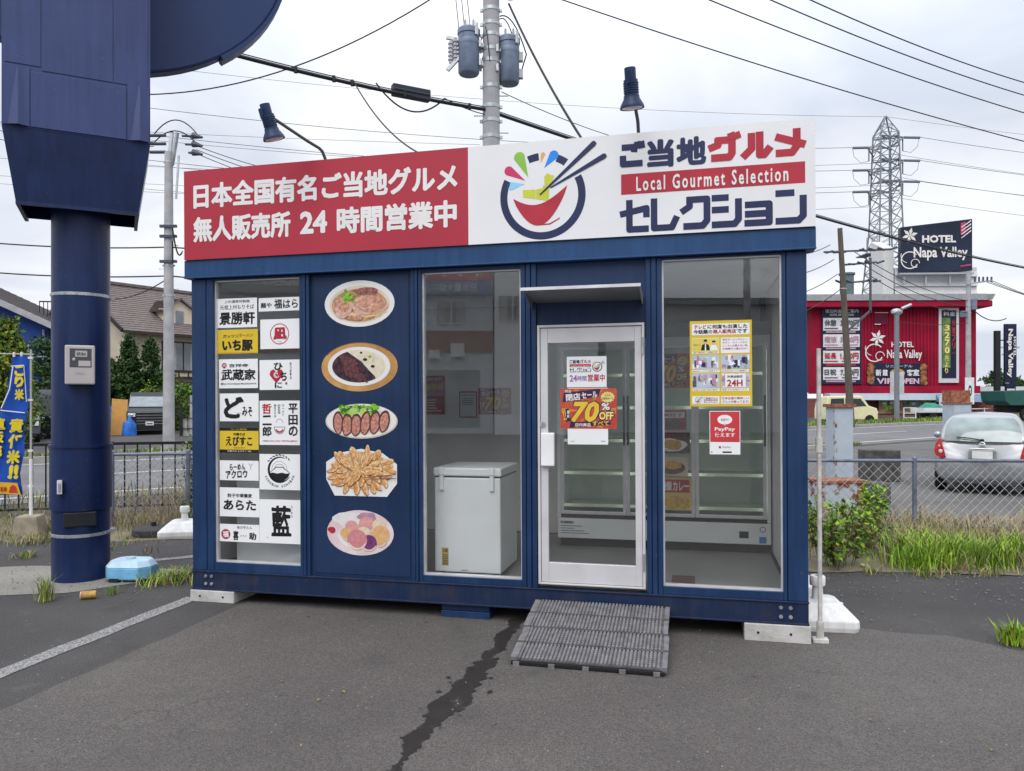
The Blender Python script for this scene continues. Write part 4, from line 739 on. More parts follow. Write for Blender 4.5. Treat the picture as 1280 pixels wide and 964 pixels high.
# ------------------------------------------------------------------ pole sign tower on the left
towernavy = M('tower_navy', (.034, .052, .150), .42, var=.14, scale=1.3, coat=.1, streak=.12); towerdk = M('tower_pole_navy', (.008, .020, .076), .40, var=.15, scale=2, streak=.22)
tw = thing('pole_sign', 'huge dark blue steel pole carrying a panelled sign box', 'pole sign', TR(-3.95, 7.04, 0, radians(27)))
mb = MB(towerdk); mb.cyl((0, 0, 0), (0, 0, 3.9), .238, n=40); mb.build('pole', tw)
mb = MB(towerdk); mb.cyl((0, 0, .64), (0, 0, 1.20), .252, n=40); mb.cyl((0, 0, 1.20), (0, 0, 1.225), .262, n=40); mb.build('sleeve', tw)
mb = MB(blkmetal); mb.box(-.13, .13, -.247, -.15, .50, .63); mb.build('inspection_hatch', tw, bevel=.01)
mb = MB(alu); mb.box(-.175, -.135, -.262, -.20, .80, .92); mb.m(steel); mb.box(-.165, -.145, -.268, -.26, .82, .90); mb.build('latch', tw, bevel=.003)
for z, t in ((2.56, .03), (.40, .03)):
    mb = MB(steel); mb.lathe([(.2385, z), (.2425, z+.002), (.2425, z+t-.002), (.2385, z+t)], 40)
    for i in range(30): a = 2*pi*i/30; mb.box(.2428*cos(a)-.004, .2428*cos(a)+.004, .2428*sin(a)-.004, .2428*sin(a)+.004, z+.008, z+t-.008)
    mb.box(.235, .275, -.03, .03, z-.003, z+t+.003); mb.build('strap_band', tw)
zb = 3.92
mb = MB(towernavy); mb.box(-.56, .56, -.45, .40, zb, 6.8)
mb.box(-.54, -.28, -.456, -.45, 4.45, 6.8); mb.box(-.272, .262, -.456, -.45, 4.42, 6.8); mb.box(.27, .54, -.456, -.45, 4.42, 6.8)
mb.build('sign_box', tw, bevel=.012)
for a, b in ((-.55, -.36), (.375, .55)):
    mb = MB(towernavy); mb.box(a, b, -.466, -.4565, zb+.01, 4.43); c = (a+b)/2+.015
    for k in range(2): s_ = -1 if k else 1; mb.add([(c+s_*.012, -.466, 4.42), (c+s_*.075, -.467, zb+.012), (c, -.500, zb+.012), (c, -.472, 4.42)], [(0, 1, 2, 3) if k else (3, 2, 1, 0)])
    mb.build('corner_plate', tw)
mb = MB(towernavy); mb.box(-.355, .37, -.462, -.4565, zb+.012, 4.40); mb.build('cover_plate', tw, bevel=.003)
mb = MB(towerdk); T_ = [(-.56, -.45), (.56, -.45), (.56, .40), (-.56, .40)]; B_ = [(-.47, -.37), (.47, -.37), (.47, .36), (-.47, .36)]
mb.add([(x_, y_, zb-.002) for x_, y_ in T_]+[(x_, y_, 3.32) for x_, y_ in B_], [(0, 4, 5, 1), (1, 5, 6, 2), (2, 6, 7, 3), (3, 7, 4, 0)])
for a in (-.30, .30): mb.add([(a*1.05-.008, -.4505, zb), (a*1.05+.008, -.4505, zb), (a*.8+.008, -.372, 3.32), (a*.8-.008, -.372, 3.32)], [(3, 2, 1, 0)])
mb.box(-.47, .47, -.37, -.34, 3.29, 3.33); mb.box(-.47, -.44, -.34, .36, 3.29, 3.33); mb.box(.44, .47, -.34, .36, 3.29, 3.33)
mb.build('hopper', tw)
mb = MB(M('disc_navy', (.016, .036, .115), .45, var=.1, scale=1)); P_ = []
for i in range(40): t = pi+pi*i/39; P_.append((.10+1.76*cos(t), 6.24+1.52*sin(t)))
mb.prism(P_+[(1.86, 7.6), (-1.66, 7.6)], .10, .26); mb.build('round_board', tw, bevel=.02)
mb = MB(M('disc_navy')); P2 = [(.10+1.80*cos(pi+pi*i/39), 6.24+1.56*sin(pi+pi*i/39)) for i in range(40)]; mb.prism(P2[28:]+P_[28:][::-1], .09, .27); mb.build('board_rim', tw)
mt = thing('electric_meter', 'grey electric meter box mounted on the dark blue pole', 'meter', TR(-3.95, 7.04, 1.765) @ Matrix.Rotation(radians(27), 4, 'Z') @ Matrix.Translation((.01, -.05, 0)) @ Matrix.Diagonal((.84, .84, .97, 1)))
meterg = M('meter_grey', (.48, .44, .43), .5, var=.04)
mb = MB(meterg); mb.box(-.145, .130, -.335, -.225, 0, .355); mb.build('case', mt, bevel=.012)
mb = MB(M('meter_window', (.035, .035, .045), .15, spec=.8)); mb.box(-.10, .10, -.338, -.334, .155, .325); mb.build('window', mt, bevel=.006)
mb = MB(M('meter_dial', (.42, .42, .38), .4)); mb.box(-.05, .06, -.341, -.337, .25, .305); mb.m(ink_black); mb.T = Matrix.Translation((0, -.341, 0)); mb.tx('0718.4', -.035, .262, .045, .29, k=1, bold=.03); mb.build('dial', mt)
mb = MB(meterg); mb.sphere((-.06, -.340, .225), .016, 10); mb.box(-.02, .09, -.340, -.337, .165, .215); mb.build('knob', mt)
mb = MB(M('print_grey')); mb.T = Matrix.Translation((0, -.336, 0)); mb.tx('東京電力', -.05, .085, .045, .112, k=1, bold=0); mb.build('lettering', mt)

# ------------------------------------------------------------------ small things on the lot
bl = thing('water_weight', 'light blue plastic water weight lying beside the dark pole', 'weight', TR(-3.44, 6.97, .004, radians(-4)))
bluep = M('weight_blue', (.16, .40, .62), .4, var=.15, scale=8); bluel = M('weight_pale', (.46, .62, .74), .45, var=.12, scale=6)
P_ = [(-.205, -.09), (-.15, -.15), (.13, -.15), (.205, -.06), (.205, .06), (.13, .15), (-.15, .15), (-.205, .09)]
mb = MB(bluep); mb.prismz(P_, .02, .13); mb.build('body', bl, bevel=.012)
mb = MB(bluel); n = 8; Q = [(x_*.99, y_*.99, .131) for x_, y_ in P_]+[(x_*.80, y_*.72, .185) for x_, y_ in P_]; mb.add(Q, [(i, (i+1) % n, n+(i+1) % n, n+i) for i in range(n)]+[tuple(range(n, 2*n))]); mb.build('top', bl, bevel=.012)
mb = MB(bluel); mb.cyl((-.02, 0, .18), (-.02, 0, .20), .04, n=14); mb.build('cap', bl)
mb = MB(dark); mb.box(-.13, -.05, -.156, -.149, .0, .035); mb.build('notch', bl)
basew = M('base_white', (.70, .70, .69), .5, var=.08, scale=7, streak=.10)
def umbrella_base(label, x_, y_, rz, w=.48, z=.004):
    o = thing('sign_base', label, 'weight', TR(x_, y_, z, rz), 'white water-filled sign bases'); h = w/2
    R_ = lambda s_, q: [(a*s_, b*s_) for a, b in [(-h+q, -h), (h-q, -h), (h, -h+q), (h, h-q), (h-q, h), (-h+q, h), (-h, h-q), (-h, -h+q)]]
    V = [(a, b, z_) for s_, z_ in ((.97, .0), (1, .03), (.99, .075), (.62, .165), (.50, .178)) for a, b in R_(s_, .035)]
    mb = MB(basew); mb.add(V, [(k*8+i, k*8+(i+1) % 8, k*8+8+(i+1) % 8, k*8+8+i) for k in range(4) for i in range(8)]+[tuple(range(32, 40))], False); mb.build('tank', o, bevel=.008)
    mb = MB(basew); mb.lathe([(.045, .17), (.04, .19), (.036, .27), (.052, .275), (.055, .285), (.055, .335), (.048, .345), (.02, .346)], 18); mb.build('socket', o)
    mb = MB(basew); mb.cyl((.13, -.08, .150), (.13, -.08, .172), .028, n=14); mb.build('filler_cap', o)
umbrella_base('white plastic sign base beside the right front corner of the shop', 2.235, 5.62, radians(-9)); umbrella_base('white plastic sign base half hidden behind the right corner of the shop', 2.33, 6.55, radians(4), .46)
umbrella_base('white plastic sign base beyond the left corner of the shop', -3.92, 9.2, radians(12), .52)
rb = thing('round_base', 'flat dark round stand base lying at the fence', 'weight', TR(-4.30, 9.22, .006)); mb = MB(M('base_dark', (.045, .043, .048), .7, var=.25, scale=10)); mb.lathe([(0, .0), (.235, 0), (.24, .03), (.235, .075), (.20, .095), (.05, .105), (0, .105)], 28); mb.build('disc', rb); mb = MB(dark); mb.cyl((0, 0, .10), (0, 0, .15), .03, n=12); mb.build('socket', rb)
cn = thing('rusty_can', 'rusty yellow drink can lying on the asphalt', 'can', TR(-3.46, 6.29, .036, radians(18))); mb = MB(M('can_rust', (.36, .17, .04), .6, col2=(.50, .33, .10), scale=25)); mb.cyl((-.06, 0, 0), (.05, 0, 0), .032, n=18); mb.build('body', cn); mb = MB(alu); mb.cyl((-.066, 0, 0), (-.0605, 0, 0), .028, .032, n=18); mb.build('rim', cn)
cw = thing('concrete_weight', 'stained square concrete block holding the banner pole', 'block', TR(-5.71, 9.10, .006, radians(10))); mb = MB(M('stained_concrete', (.22, .19, .14), .95, col2=(.34, .30, .23), scale=9, bump=.4)); V = [(a*q, b*q, z_) for q, z_ in ((.15, 0), (.118, .25)) for a, b in ((-1, -1), (1, -1), (1, 1), (-1, 1))]; mb.add(V, [(0, 1, 5, 4), (1, 2, 6, 5), (2, 3, 7, 6), (3, 0, 4, 7), (4, 5, 6, 7)]); mb.build('block', cw, bevel=.015)
# blue banner
bn = thing('banner', 'blue feather banner with yellow handwritten writing on a thin white pole', 'banner', TR(-5.70, 9.10, 0)); MB.EPS = .004
mb = MB(whitepl); mb.cyl((0, 0, .20), (0, 0, .92), .018, n=10); mb.m(M('pole_grey', (.42, .42, .40), .5)); mb.cyl((0, 0, .92), (0, 0, 2.22), .012, n=8); mb.cyl((-.40, 0, 2.17), (.03, 0, 2.16), .008, n=8); mb.build('pole', bn)
bblue = M('banner_blue', (.010, .075, .42), .6, var=.1, scale=5); byel = M('banner_yellow', (.72, .58, .02), .6); bora = M('banner_orange', (.72, .40, .02), .6); bred = M('banner_red', (.5, .04, .03), .6)
def bend(z_): return -.02*sin(z_*4)
L_ = [(-.215, 2.14), (-.25, 1.9), (-.30, 1.6), (-.43, 1.30), (-.55, 1.0), (-.60, .75), (-.60, .50)]; R_ = [(-.015, 2.14), (-.02, 1.9), (-.02, 1.5), (-.07, 1.25), (-.075, 1.0), (-.13, .75), (-.10, .50)]
mb = MB(bblue); V = []
for k in range(len(L_)):
    for q in range(9):
        t = q/8; x_ = L_[k][0]*(1-t)+R_[k][0]*t; z_ = L_[k][1]; V.append((x_, .03*sin(t*7+z_*3)*(.3+t*(1-t)*2), z_))
mb.add(V, [(k*9+q, (k+1)*9+q, (k+1)*9+q+1, k*9+q+1) for k in range(len(L_)-1) for q in range(8)], True)
V2 = [Vector(v)+Vector((0, -.004, 0)) for v in V]; cl = mb.build('cloth', bn)
def proj_tx(ch, x0, z0, x1, z1, mat, bold=.05, wob=.04, rot=0, k=8):
    m2 = MB(mat); m2.tx(ch, x0, z0, x1, z1, k, bold=bold, wob=wob, rot=rot); return m2
mb = MB(ink_white)
def add_t(ch, x0, z0, x1, z1, mat, **k): mb.m(mat); mb.tx(ch, x0, z0, x1, z1, 9, **k)
mb.m(ink_white)
for pts in ([(-.215, 2.02), (-.06, 2.03), (-.03, 1.6)], [(-.19, 2.02), (-.23, 1.75), (-.33, 1.52)], [(-.34, 1.50), (-.05, 1.47)]):
    for (a, b), (c, d) in zip(pts, pts[1:]): mb.bar((a, -.036, b), (c, -.036, d), .004, .012)
for ch, z_ in (('こ', 1.90), ('り', 1.77), ('米', 1.62)): add_t(ch, -.17, z_, -.06, z_+.13, byel, bold=.06, wob=.05)
for ch, x_, z_, s_ in (('責', -.235, 1.235, .17), ('任', -.245, 1.05, .17), ('米', -.27, .865, .16), ('!!', -.25, .69, .13)): add_t(ch, x_, z_, x_+s_, z_+.165, byel, bold=.06, wob=.05, italic=.1)
for ch, x_, z_ in (('直', -.40, 1.27), ('販', -.42, 1.11), ('売', -.44, .95), ('所', -.48, .80)): add_t(ch, x_, z_, x_+.12, z_+.14, byel, bold=.06, wob=.05)
mb.m(bora); mb.pl([(-.52, .52), (-.10, .505), (-.14, .64), (-.52, .66)], 8.5); mb.m(bred); mb.pl([(-.24, .53), (-.13, .525), (-.155, .60), (-.185, .62), (-.22, .60)], 10); mb.m(ink_red); mb.tx('玄米', -.34, .54, -.26, .60, 10); mb.tx('精米', -.46, .54, -.36, .60, 10); mb.build('lettering', bn)
mb = MB(ink_white)
for z_ in (2.12, 1.62, 1.02, .60): mb.box(-.03, .02, -.012, .012, z_-.012, z_+.012)
for x_ in (-.20, -.11): mb.box(x_-.01, x_+.01, -.01, .01, 2.13, 2.19)
mb.build('loop', bn); MB.EPS = .0008
# slatted ramp of four ribbed plastic boards
ramp = thing('entrance_ramp', 'grey ramp of four ribbed plastic boards sloping up to the shop door', 'ramp', ST(2.855, -.87, -.108))
rg = M('ramp_grey', (.165, .16, .168), .65, var=.22, scale=20); L_, D_r = .95, .865
slope = Matrix.Translation((0, 0, .035)) @ Matrix.Rotation(atan2(.145, .85), 4, 'X'); bw = D_r/4
RG = random.Random(2)
for k in range(4):
    mb = MB(rg); y0 = k*bw+.020; y1 = (k+1)*bw-.016; dx = RG.uniform(-.006, .006); mb.T = slope @ Matrix.Translation((dx, 0, 0))
    mb.box(0, L_, y0, y1, -.012, .0); mb.box(0, .045, y0-.004, y1+.003, -.02, .012); mb.box(L_-.03, L_, y0-.004, y1+.003, -.02, .012)
    n = 36
    for i in range(n):
        a = .05+i*(L_-.085)/n; mb.box(a, a+.013, y0-.009, y1+.009, -.0005, .012)
    for j in range(7): y_ = y0+.012+j*(y1-y0-.03)/6; mb.box(.045, L_-.03, y_, y_+.007, -.0004, .008)
    mb.build('board', ramp)
mb = MB(M('ramp_dark', (.018, .018, .02), .8)); mb.T = slope
for x_ in (.03, .25, .46, .68, .88): mb.box(x_, x_+.03, .0, D_r, -.05, -.0125)
mb.box(.01, L_-.01, .0, .02, -.03, -.0126); mb.build('bearer', ramp)
for x_ in (.03, .25, .46, .68, .88):
    mb = MB(rg); mb.T = Matrix.Identity(4); mb.box(x_-.004, x_+.034, -.008, .03, -.0, .024); mb.build('foot', ramp)
# pipe and downpipe at the right corner
pp = thing('flag_pole', 'thin weathered white pole standing at the right corner of the shop', 'pole', ST(4.79, .055, -.121)); pw = M('pole_white', (.50, .48, .45), .6, var=.2, scale=14)
mb = MB(pw); mb.cyl((0, 0, .03), (0, 0, 1.98), .015, n=12); mb.build('tube', pp); mb = MB(pw); mb.cyl((0, 0, 1.28), (0, 0, 1.38), .023, n=12); mb.build('collar', pp); mb = MB(pw); mb.box(-.05, .05, -.035, .035, 0, .03); mb.cyl((0, 0, .03), (0, 0, .14), .024, n=12); mb.build('foot', pp, bevel=.004)
mb = MB(navy); mb.box(4.716, 4.768, .45, .52, -.10, 2.5); mb.build('downpipe', shop, bevel=.004); mb = MB(whitepl); mb.box(4.712, 4.7155, .40, .43, .2, 2.4); mb.build('edge_strip', shop)
# ------------------------------------------------------------------ fences
def railing(label, x0, y0, x1, y1, h, step, group=None):
    d = Vector((x1-x0, y1-y0)); Ln = d.length; o = thing('railing_fence', label, 'fence', TR(x0, y0, 0, atan2(d.y, d.x)), group)
    mb = MB(blkmetal); mb.box(0, Ln, -.02, .02, h-.04, h); mb.build('top_rail', o); mb = MB(blkmetal); mb.box(0, Ln, -.015, .015, .10, .13); mb.build('bottom_rail', o)
    n = int(Ln/step)
    for i in range(n+1): mb = MB(blkmetal); mb.cyl((i*step+.05, 0, .13), (i*step+.05, 0, h-.04), .011, n=6, caps=False); mb.build('bar', o)
    for i in range(int(Ln/2)+1): mb = MB(blkmetal); mb.box(min(i*2.0, Ln)-.03, min(i*2.0, Ln)+.03, -.03, .03, 0, h+.01); mb.build('post', o)
    return o
railing('black metal railing with upright bars on the left of the lot', -9.5, 9.75, -.9, 12.1, 1.02, .165)
def chainlink(label, x0, y0, x1, y1, h, pitch, posts, z0=.05, r=.0034):
    d = Vector((x1-x0, y1-y0)); Ln = d.length; o = thing('wire_fence', label, 'fence', TR(x0, y0, 0, atan2(d.y, d.x)), 'chain link fences around the lot')
    mb = MB(M('wire_galv', (.38, .39, .41), .5, .4)); hh = h-z0-.02; n = int(Ln/pitch)+int(hh/pitch)+2
    for s_ in (1, -1):
        for i in range(-int(hh/pitch)-1, int(Ln/pitch)+1):
            a = Vector((i*pitch, z0)); b = Vector((i*pitch+hh, z0+hh))
            if a.x < 0: a = Vector((0, z0-i*pitch))
            if b.x > Ln: b = Vector((Ln, z0+hh-(b.x-Ln)))
            if a.x >= Ln or b.x <= 0 or b.x-a.x < .01: continue
            if s_ < 0: a, b = Vector((Ln-a.x, a.y)), Vector((Ln-b.x, b.y))
            mb.tube([(a.x, .004*s_, a.y), (b.x, .004*s_, b.y)], r, 3)
    mb.build('mesh_panel', o)
    pm = M('fence_post', (.16, .18, .24), .5, .4, var=.2, scale=10); mb = MB(pm); mb.cyl((0, 0, h), (Ln, 0, h), .021, n=8); mb.build('top_rail', o); mb = MB(pm); mb.cyl((0, 0, z0), (Ln, 0, z0), .008, n=6); mb.build('bottom_wire', o)
    for p in posts: mb = MB(pm); mb.cyl((p, 0, 0), (p, 0, h+.03), .028, n=10); mb.sphere((p, 0, h+.03), .03, 8); mb.build('post', o)
chainlink('low chain link fence with a dark top rail in front of the silver car', 2.4, 9.55, 13.5, 9.25, .87, .118, (.1, 2.57, 4.6, 6.6, 8.6, 10.6))
chainlink('overgrown chain link fence left of the shop in front of the black railing', -5.15, 9.85, -1.6, 10.35, .92, .09, (.02, .95, 2.0, 3.0))
# ------------------------------------------------------------------ vehicles
rubber = M('tyre', (.018, .018, .019), .8); rimm = M('wheel_rim', (.38, .39, .40), .35, .8); carglass = M('car_glass', (.02, .024, .028), .10, spec=.45, var=.2, scale=3); lampred = M('lamp_red', (.42, .02, .02), .2, spec=.8); lampclear = M('lamp_clear', (.62, .62, .64), .15, spec=.8); platew = M('plate_white', (.68, .68, .66), .5); chrome = M('chrome', (.62, .63, .65), .18, .9, var=.05)
def wheel(o, x_, y_, r, w):
    mb = MB(rubber); s_ = 1 if x_ > 0 else -1; mb.T = Matrix.Translation((x_, y_, r)) @ Matrix.Rotation(s_*pi/2, 4, 'Y')
    mb.lathe([(r*.66, -w/2), (r*.93, -w/2), (r, -w*.32), (r, w*.32), (r*.93, w/2), (r*.66, w/2)], 28); wl = mb.build('wheel', o)
    mb = MB(rimm); mb.T = Matrix.Translation((x_, y_, r)) @ Matrix.Rotation(s_*pi/2, 4, 'Y'); mb.lathe([(r*.67, -w*.3), (r*.67, w*.42), (r*.60, w*.40), (r*.55, w*.25), (0, w*.30)], 28)
    for i in range(5): a = 2*pi*i/5; mb.bar((r*.1*cos(a), r*.1*sin(a), w*.33), (r*.62*cos(a), r*.62*sin(a), w*.36), .05, .03)
    mb.build('rim', wl)
def vehicle(name, label, cat, mw, L, W, prof, paint, belt, wins=(), ws=None, rear=None, wh=.30, axles=(.6, .6), front=None, taper=.86, group=None, bevel=.05):
    """prof: side outline (y, z) from rear bottom, up, over the roof to front bottom; y runs 0 at the rear to L at the front."""
    o = thing(name, label, cat, mw, group); top = max(p[1] for p in prof)
    def hw(z): return W/2*(1 if z <= belt else 1-(1-taper)*(z-belt)/(top-belt))*(1-.06*max(0, (.35-z)/.35))
    mb = MB(paint); n = len(prof); V = [(-hw(z)*(1), y, z) for y, z in prof]+[(hw(z), y, z) for y, z in prof]
    mb.add(V, [tuple(range(n))[::-1], tuple(range(n, 2*n))]+[(i, (i+1) % n, n+(i+1) % n, n+i) for i in range(n)]); b = mb.build('body', o, bevel=bevel, seg=3)
    for p in b.data.polygons: p.use_smooth = True
    b.data.set_sharp_from_angle(angle=radians(50))
    for P in wins:
        for s_ in (1, -1):
            mb = MB(carglass); m = len(P); mb.add([(s_*(hw(z)+.004), y, z) for y, z in P]+[(s_*(hw(z)-.02), y, z) for y, z in P], [tuple(range(m)) if s_ > 0 else tuple(range(m))[::-1]]+[(i, (i+1) % m, m+(i+1) % m, m+i) for i in range(m)]); mb.build('side_window', o)
    def glassq(nm, a, b_, i0=.08, i1=.08):
        (y0, z0), (y1, z1) = a, b_; d = Vector((y1-y0, z1-z0)).normalized(); nrm = Vector((-d.y, d.x)); mb = MB(carglass)
        if nrm.x*(y0-L/2) < 0: nrm = -nrm
        q = []
        for t in (i0, 1-i1): y, z = y0+(y1-y0)*t+nrm.x*.006, z0+(z1-z0)*t+nrm.y*.006; w = hw(z)-.09; q += [(-w, y, z), (w, y, z)]
        mb.add([q[0], q[1], q[3], q[2]], [(0, 1, 2, 3)]); mb.add([Vector(v)-Vector((0, nrm.x*.02, nrm.y*.02)) for v in (q[0], q[1], q[3], q[2])], [(3, 2, 1, 0)]); mb.build(nm, o)
    if ws: glassq('windscreen', *ws)
    if rear: glassq('rear_window', *rear)
    for y_ in (axles[0], L-axles[1]):
        for s_ in (1, -1): wheel(o, s_*(W/2-.10), y_, wh, .19)
        mb = MB(dark)
        for s_ in (1, -1):
            Q = [((wh+.05)*cos(pi*i/10), (wh+.05)*sin(pi*i/10)) for i in range(11)]; mb.add([(s_*(W/2+.003), y_+a, wh+c) for a, c in Q]+[(s_*(W/2-.2), y_+a, wh+c) for a, c in Q], [tuple(range(11)) if s_ < 0 else tuple(range(11))[::-1]]+[(i, i+1, 12+i, 11+i) for i in range(10)])
            mb.build('wheel_arch', o); mb = MB(dark)
    return o, hw
def facedark(o, W, L, z0, z1, lampz, lampw, grille=True, plate=.35, lamp_h=.16, gm=None):
    for s_ in (1, -1):
        mb = MB(lampclear); a, b = sorted((s_*(W/2-.06), s_*(W/2-.06-lampw))); mb.box(a, b, L-.05, L+.012, lampz, lampz+lamp_h); mb.m(chrome); mb.sphere(((a+b)/2, L+.0, lampz+lamp_h/2), .06, 10); mb.build('headlight', o, bevel=.01)
    if grille:
        mb = MB(gm or chrome)
        for i in range(5): z = z0+(z1-z0)*i/4; mb.box(-W/2+.1+lampw, W/2-.1-lampw, L-.03, L+.02, z, z+.022)
        mb.m(dark); mb.box(-W/2+.1+lampw, W/2-.1-lampw, L-.04, L+.008, z0, z1); mb.build('grille', o)
    mb = MB(platew); mb.box(-.165, .165, L+.005, L+.03, plate, plate+.165); mb.m(M('print_dkgrey')); mb.T = Matrix.Translation((0, 0, 0)); mb.box(-.12, .12, L+.0301, L+.031, plate+.04, plate+.10); mb.build('number_plate', o)
    mb = MB(dark); mb.box(-W/2+.12, W/2-.12, L-.04, L+.012, .22, .34); mb.build('lower_grille', o)
blackcar = M('car_black', (.010, .010, .013), .35, coat=.1, spec=.25); pos = at(77, 552, 31)
o, hw = vehicle('van', 'black van facing the road, half hidden behind the dark pole', 'van', TR(-20.5, 34.9, 0, pi+radians(30)), 4.7, 1.88, [(0, .3), (-.02, .9), (.15, 1.95), (3.5, 1.98), (4.05, 1.62), (4.5, 1.10), (4.66, .95), (4.7, .3)], blackcar, 1.1, wins=[[(.4, 1.15), (.5, 1.75), (2.0, 1.80), (2.0, 1.15)], [(2.1, 1.15), (2.1, 1.80), (3.3, 1.78), (3.9, 1.2)]], ws=((3.52, 1.94), (4.45, 1.13)))
facedark(o, 1.88, 4.7, .62, .86, .70, .36, gm=blackcar, plate=.40)
for s_ in (1, -1): mb = MB(whitepl); mb.sphere((s_*1.08, 3.85, 1.22), .12, 10, (.7, .5, 1)); mb.build('wing_mirror', o)
pos = at(22, 556, 27)
o, hw = vehicle('car', 'dark car with bright headlight partly hidden behind the blue banner', 'car', TR(-20.0, 30.8, 0, pi+radians(33)), 3.9, 1.68, [(0, .3), (0, .95), (.5, 1.48), (2.3, 1.5), (3.0, 1.0), (3.8, .85), (3.9, .3)], M('car_charcoal', (.05, .05, .06), .25, coat=.5), .95, wins=[[(.5, 1.0), (.8, 1.38), (2.1, 1.40), (2.75, 1.0)]], ws=((2.32, 1.47), (2.98, 1.02)))
facedark(o, 1.68, 3.9, .5, .75, .62, .42)
o, hw = vehicle('minivan', 'black and silver minivan with a wide chrome grille by the cypresses', 'van', TR(-18.07, 38.35, 0, pi+radians(25)), 4.8, 1.85, [(0, .3), (0, 1.0), (.25, 1.88), (3.2, 1.90), (4.1, 1.18), (4.7, 1.02), (4.8, .3)], blackcar, 1.05, wins=[[(.5, 1.1), (.6, 1.7), (3.0, 1.72), (3.8, 1.15)]], ws=((3.22, 1.87), (4.08, 1.20)))
facedark(o, 1.85, 4.8, .48, .98, .80, .30, plate=.42)
silverp = M('car_silver', (.36, .37, .39), .32, .55, var=.03, coat=.7)
mb = MB(M('windscreen_pale', (.24, .27, .29), .2)); mb.add([(-.78, 3.28, 1.83), (.78, 3.28, 1.83), (.84, 4.05, 1.24), (-.84, 4.05, 1.24)], [(3, 2, 1, 0)]); mb.add([(-.78, 3.26, 1.81), (.78, 3.26, 1.81), (.84, 4.03, 1.22), (-.84, 4.03, 1.22)], [(0, 1, 2, 3)]); mb.build('windscreen_reflection', o)  # added pale sheet, the windscreen's reflection painted as a colour

# ------------------------------------------------------------------ houses on the left
def tilemat(n, a, b): return M(n, a, .75, col2=b, scale=5, bump=.5, bscale=30, stretch=(1, 1, 3))
roofb = tilemat('roof_brown', (.12, .095, .088), (.19, .155, .145)); roofd = tilemat('roof_dark', (.055, .05, .052), (.11, .095, .09)); wallbeige = M('wall_beige', (.62, .54, .42), .9, var=.08, scale=2, bump=.2); wallblue = M('wall_blue', (.025, .075, .30), .7, var=.12, scale=2); trimbr = M('trim_brown', (.05, .03, .028), .6); winpane = M('house_window', (.16, .18, .20), .12, spec=.8, var=.35, scale=1.2)
def roofpatch(mb, a, b, c, d, t=.1):          # a-b eave, d-c ridge, thick sheet with tile courses
    a, b, c, d = map(Vector, (a, b, c, d)); n = (b-a).cross(d-a).normalized(); rows = 22
    if n.z < 0: n = -n
    for i in range(rows):
        t0, t1 = i/rows, (i+1)/rows; p, q = a.lerp(d, t0), b.lerp(c, t0); r, s_ = b.lerp(c, t1), a.lerp(d, t1); u = n*.022
        mb.add([p+u, q+u, r, s_, p-n*t, q-n*t, r-n*t, s_-n*t], [(0, 1, 2, 3), (7, 6, 5, 4), (0, 4, 5, 1), (1, 5, 6, 2), (2, 6, 7, 3), (3, 7, 4, 0)])
def hwindow(o, x_, z, w, h, y=0, fm=None, bar=True):
    mb = MB(fm or trimbr); mb.box(x_, x_+w, y-.05, y+.02, z, z+.06); mb.box(x_, x_+w, y-.05, y+.02, z+h-.06, z+h); mb.box(x_, x_+.06, y-.05, y+.02, z+.06, z+h-.06); mb.box(x_+w-.06, x_+w, y-.05, y+.02, z+.06, z+h-.06)
    if bar: mb.box(x_+w/2-.03, x_+w/2+.03, y-.045, y+.02, z+.06, z+h-.06)
    f = mb.build('window', o); mb = MB(winpane); mb.box(x_+.06, x_+w-.06, y-.03, y-.01, z+.06, z+h-.06); mb.m(M('curtain', (.42, .42, .40), .8, var=.2, scale=9, stretch=(6, 1, .3))); mb.box(x_+.1, x_+w*.33, y-.034, y-.0301, z+.06, z+h-.06); mb.box(x_+w*.67, x_+w-.1, y-.034, y-.0301, z+.06, z+h-.06); mb.build('pane', f)
hb = thing('beige_house', 'beige two-storey house with brown tiled roof, dormers and planter balcony', 'house', TR(-20.6, 41.0, 0, radians(57)) @ Matrix.Diagonal((1.2, 1.2, 1.12, 1)))
mb = MB(wallbeige); mb.box(0, 14, 0, 7, 0, 4.9); mb.prismx([(0, 4.9), (7, 4.9), (3.5, 7.2)], 0, .2); mb.prismx([(0, 4.9), (7, 4.9), (3.5, 7.2)], 13.8, 14); mb.build('wall', hb)
mb = MB(roofb); roofpatch(mb, (-.5, -.6, 4.62), (14.5, -.6, 4.62), (14.5, 3.5, 7.35), (-.5, 3.5, 7.35)); roofpatch(mb, (14.5, 7.6, 4.62), (-.5, 7.6, 4.62), (-.5, 3.5, 7.35), (14.5, 3.5, 7.35)); mb.box(-.5, 14.5, 3.35, 3.65, 7.33, 7.48); mb.build('roof', hb)
mb = MB(trimbr); mb.box(-.5, 14.5, -.72, -.6, 4.50, 4.62); mb.bar((-.53, -.6, 4.62), (-.53, 3.5, 7.35), .06, .2); mb.cyl((.12, -.08, 0), (.12, -.08, 4.5), .05, n=8); mb.build('gutter', hb)
for dx in (2.1, 8.6):
    mb = MB(wallbeige); mb.prism([(dx, 5.0), (dx+1.5, 5.0), (dx+1.5, 5.95), (dx+.75, 6.45), (dx, 5.95)], .35, 2.4); d = mb.build('dormer', hb)
    mb = MB(roofb); roofpatch(mb, (dx-.25, .2, 5.85), (dx-.25, 3.2, 5.85), (dx+.75, 3.2, 6.55), (dx+.75, .2, 6.55), .06); roofpatch(mb, (dx+1.75, 3.2, 5.85), (dx+1.75, .2, 5.85), (dx+.75, .2, 6.55), (dx+.75, 3.2, 6.55), .06); mb.build('dormer_roof', d)
    mb = MB(winpane); mb.box(dx+.55, dx+.95, .32, .36, 5.25, 5.9); mb.build('dormer_window', d)
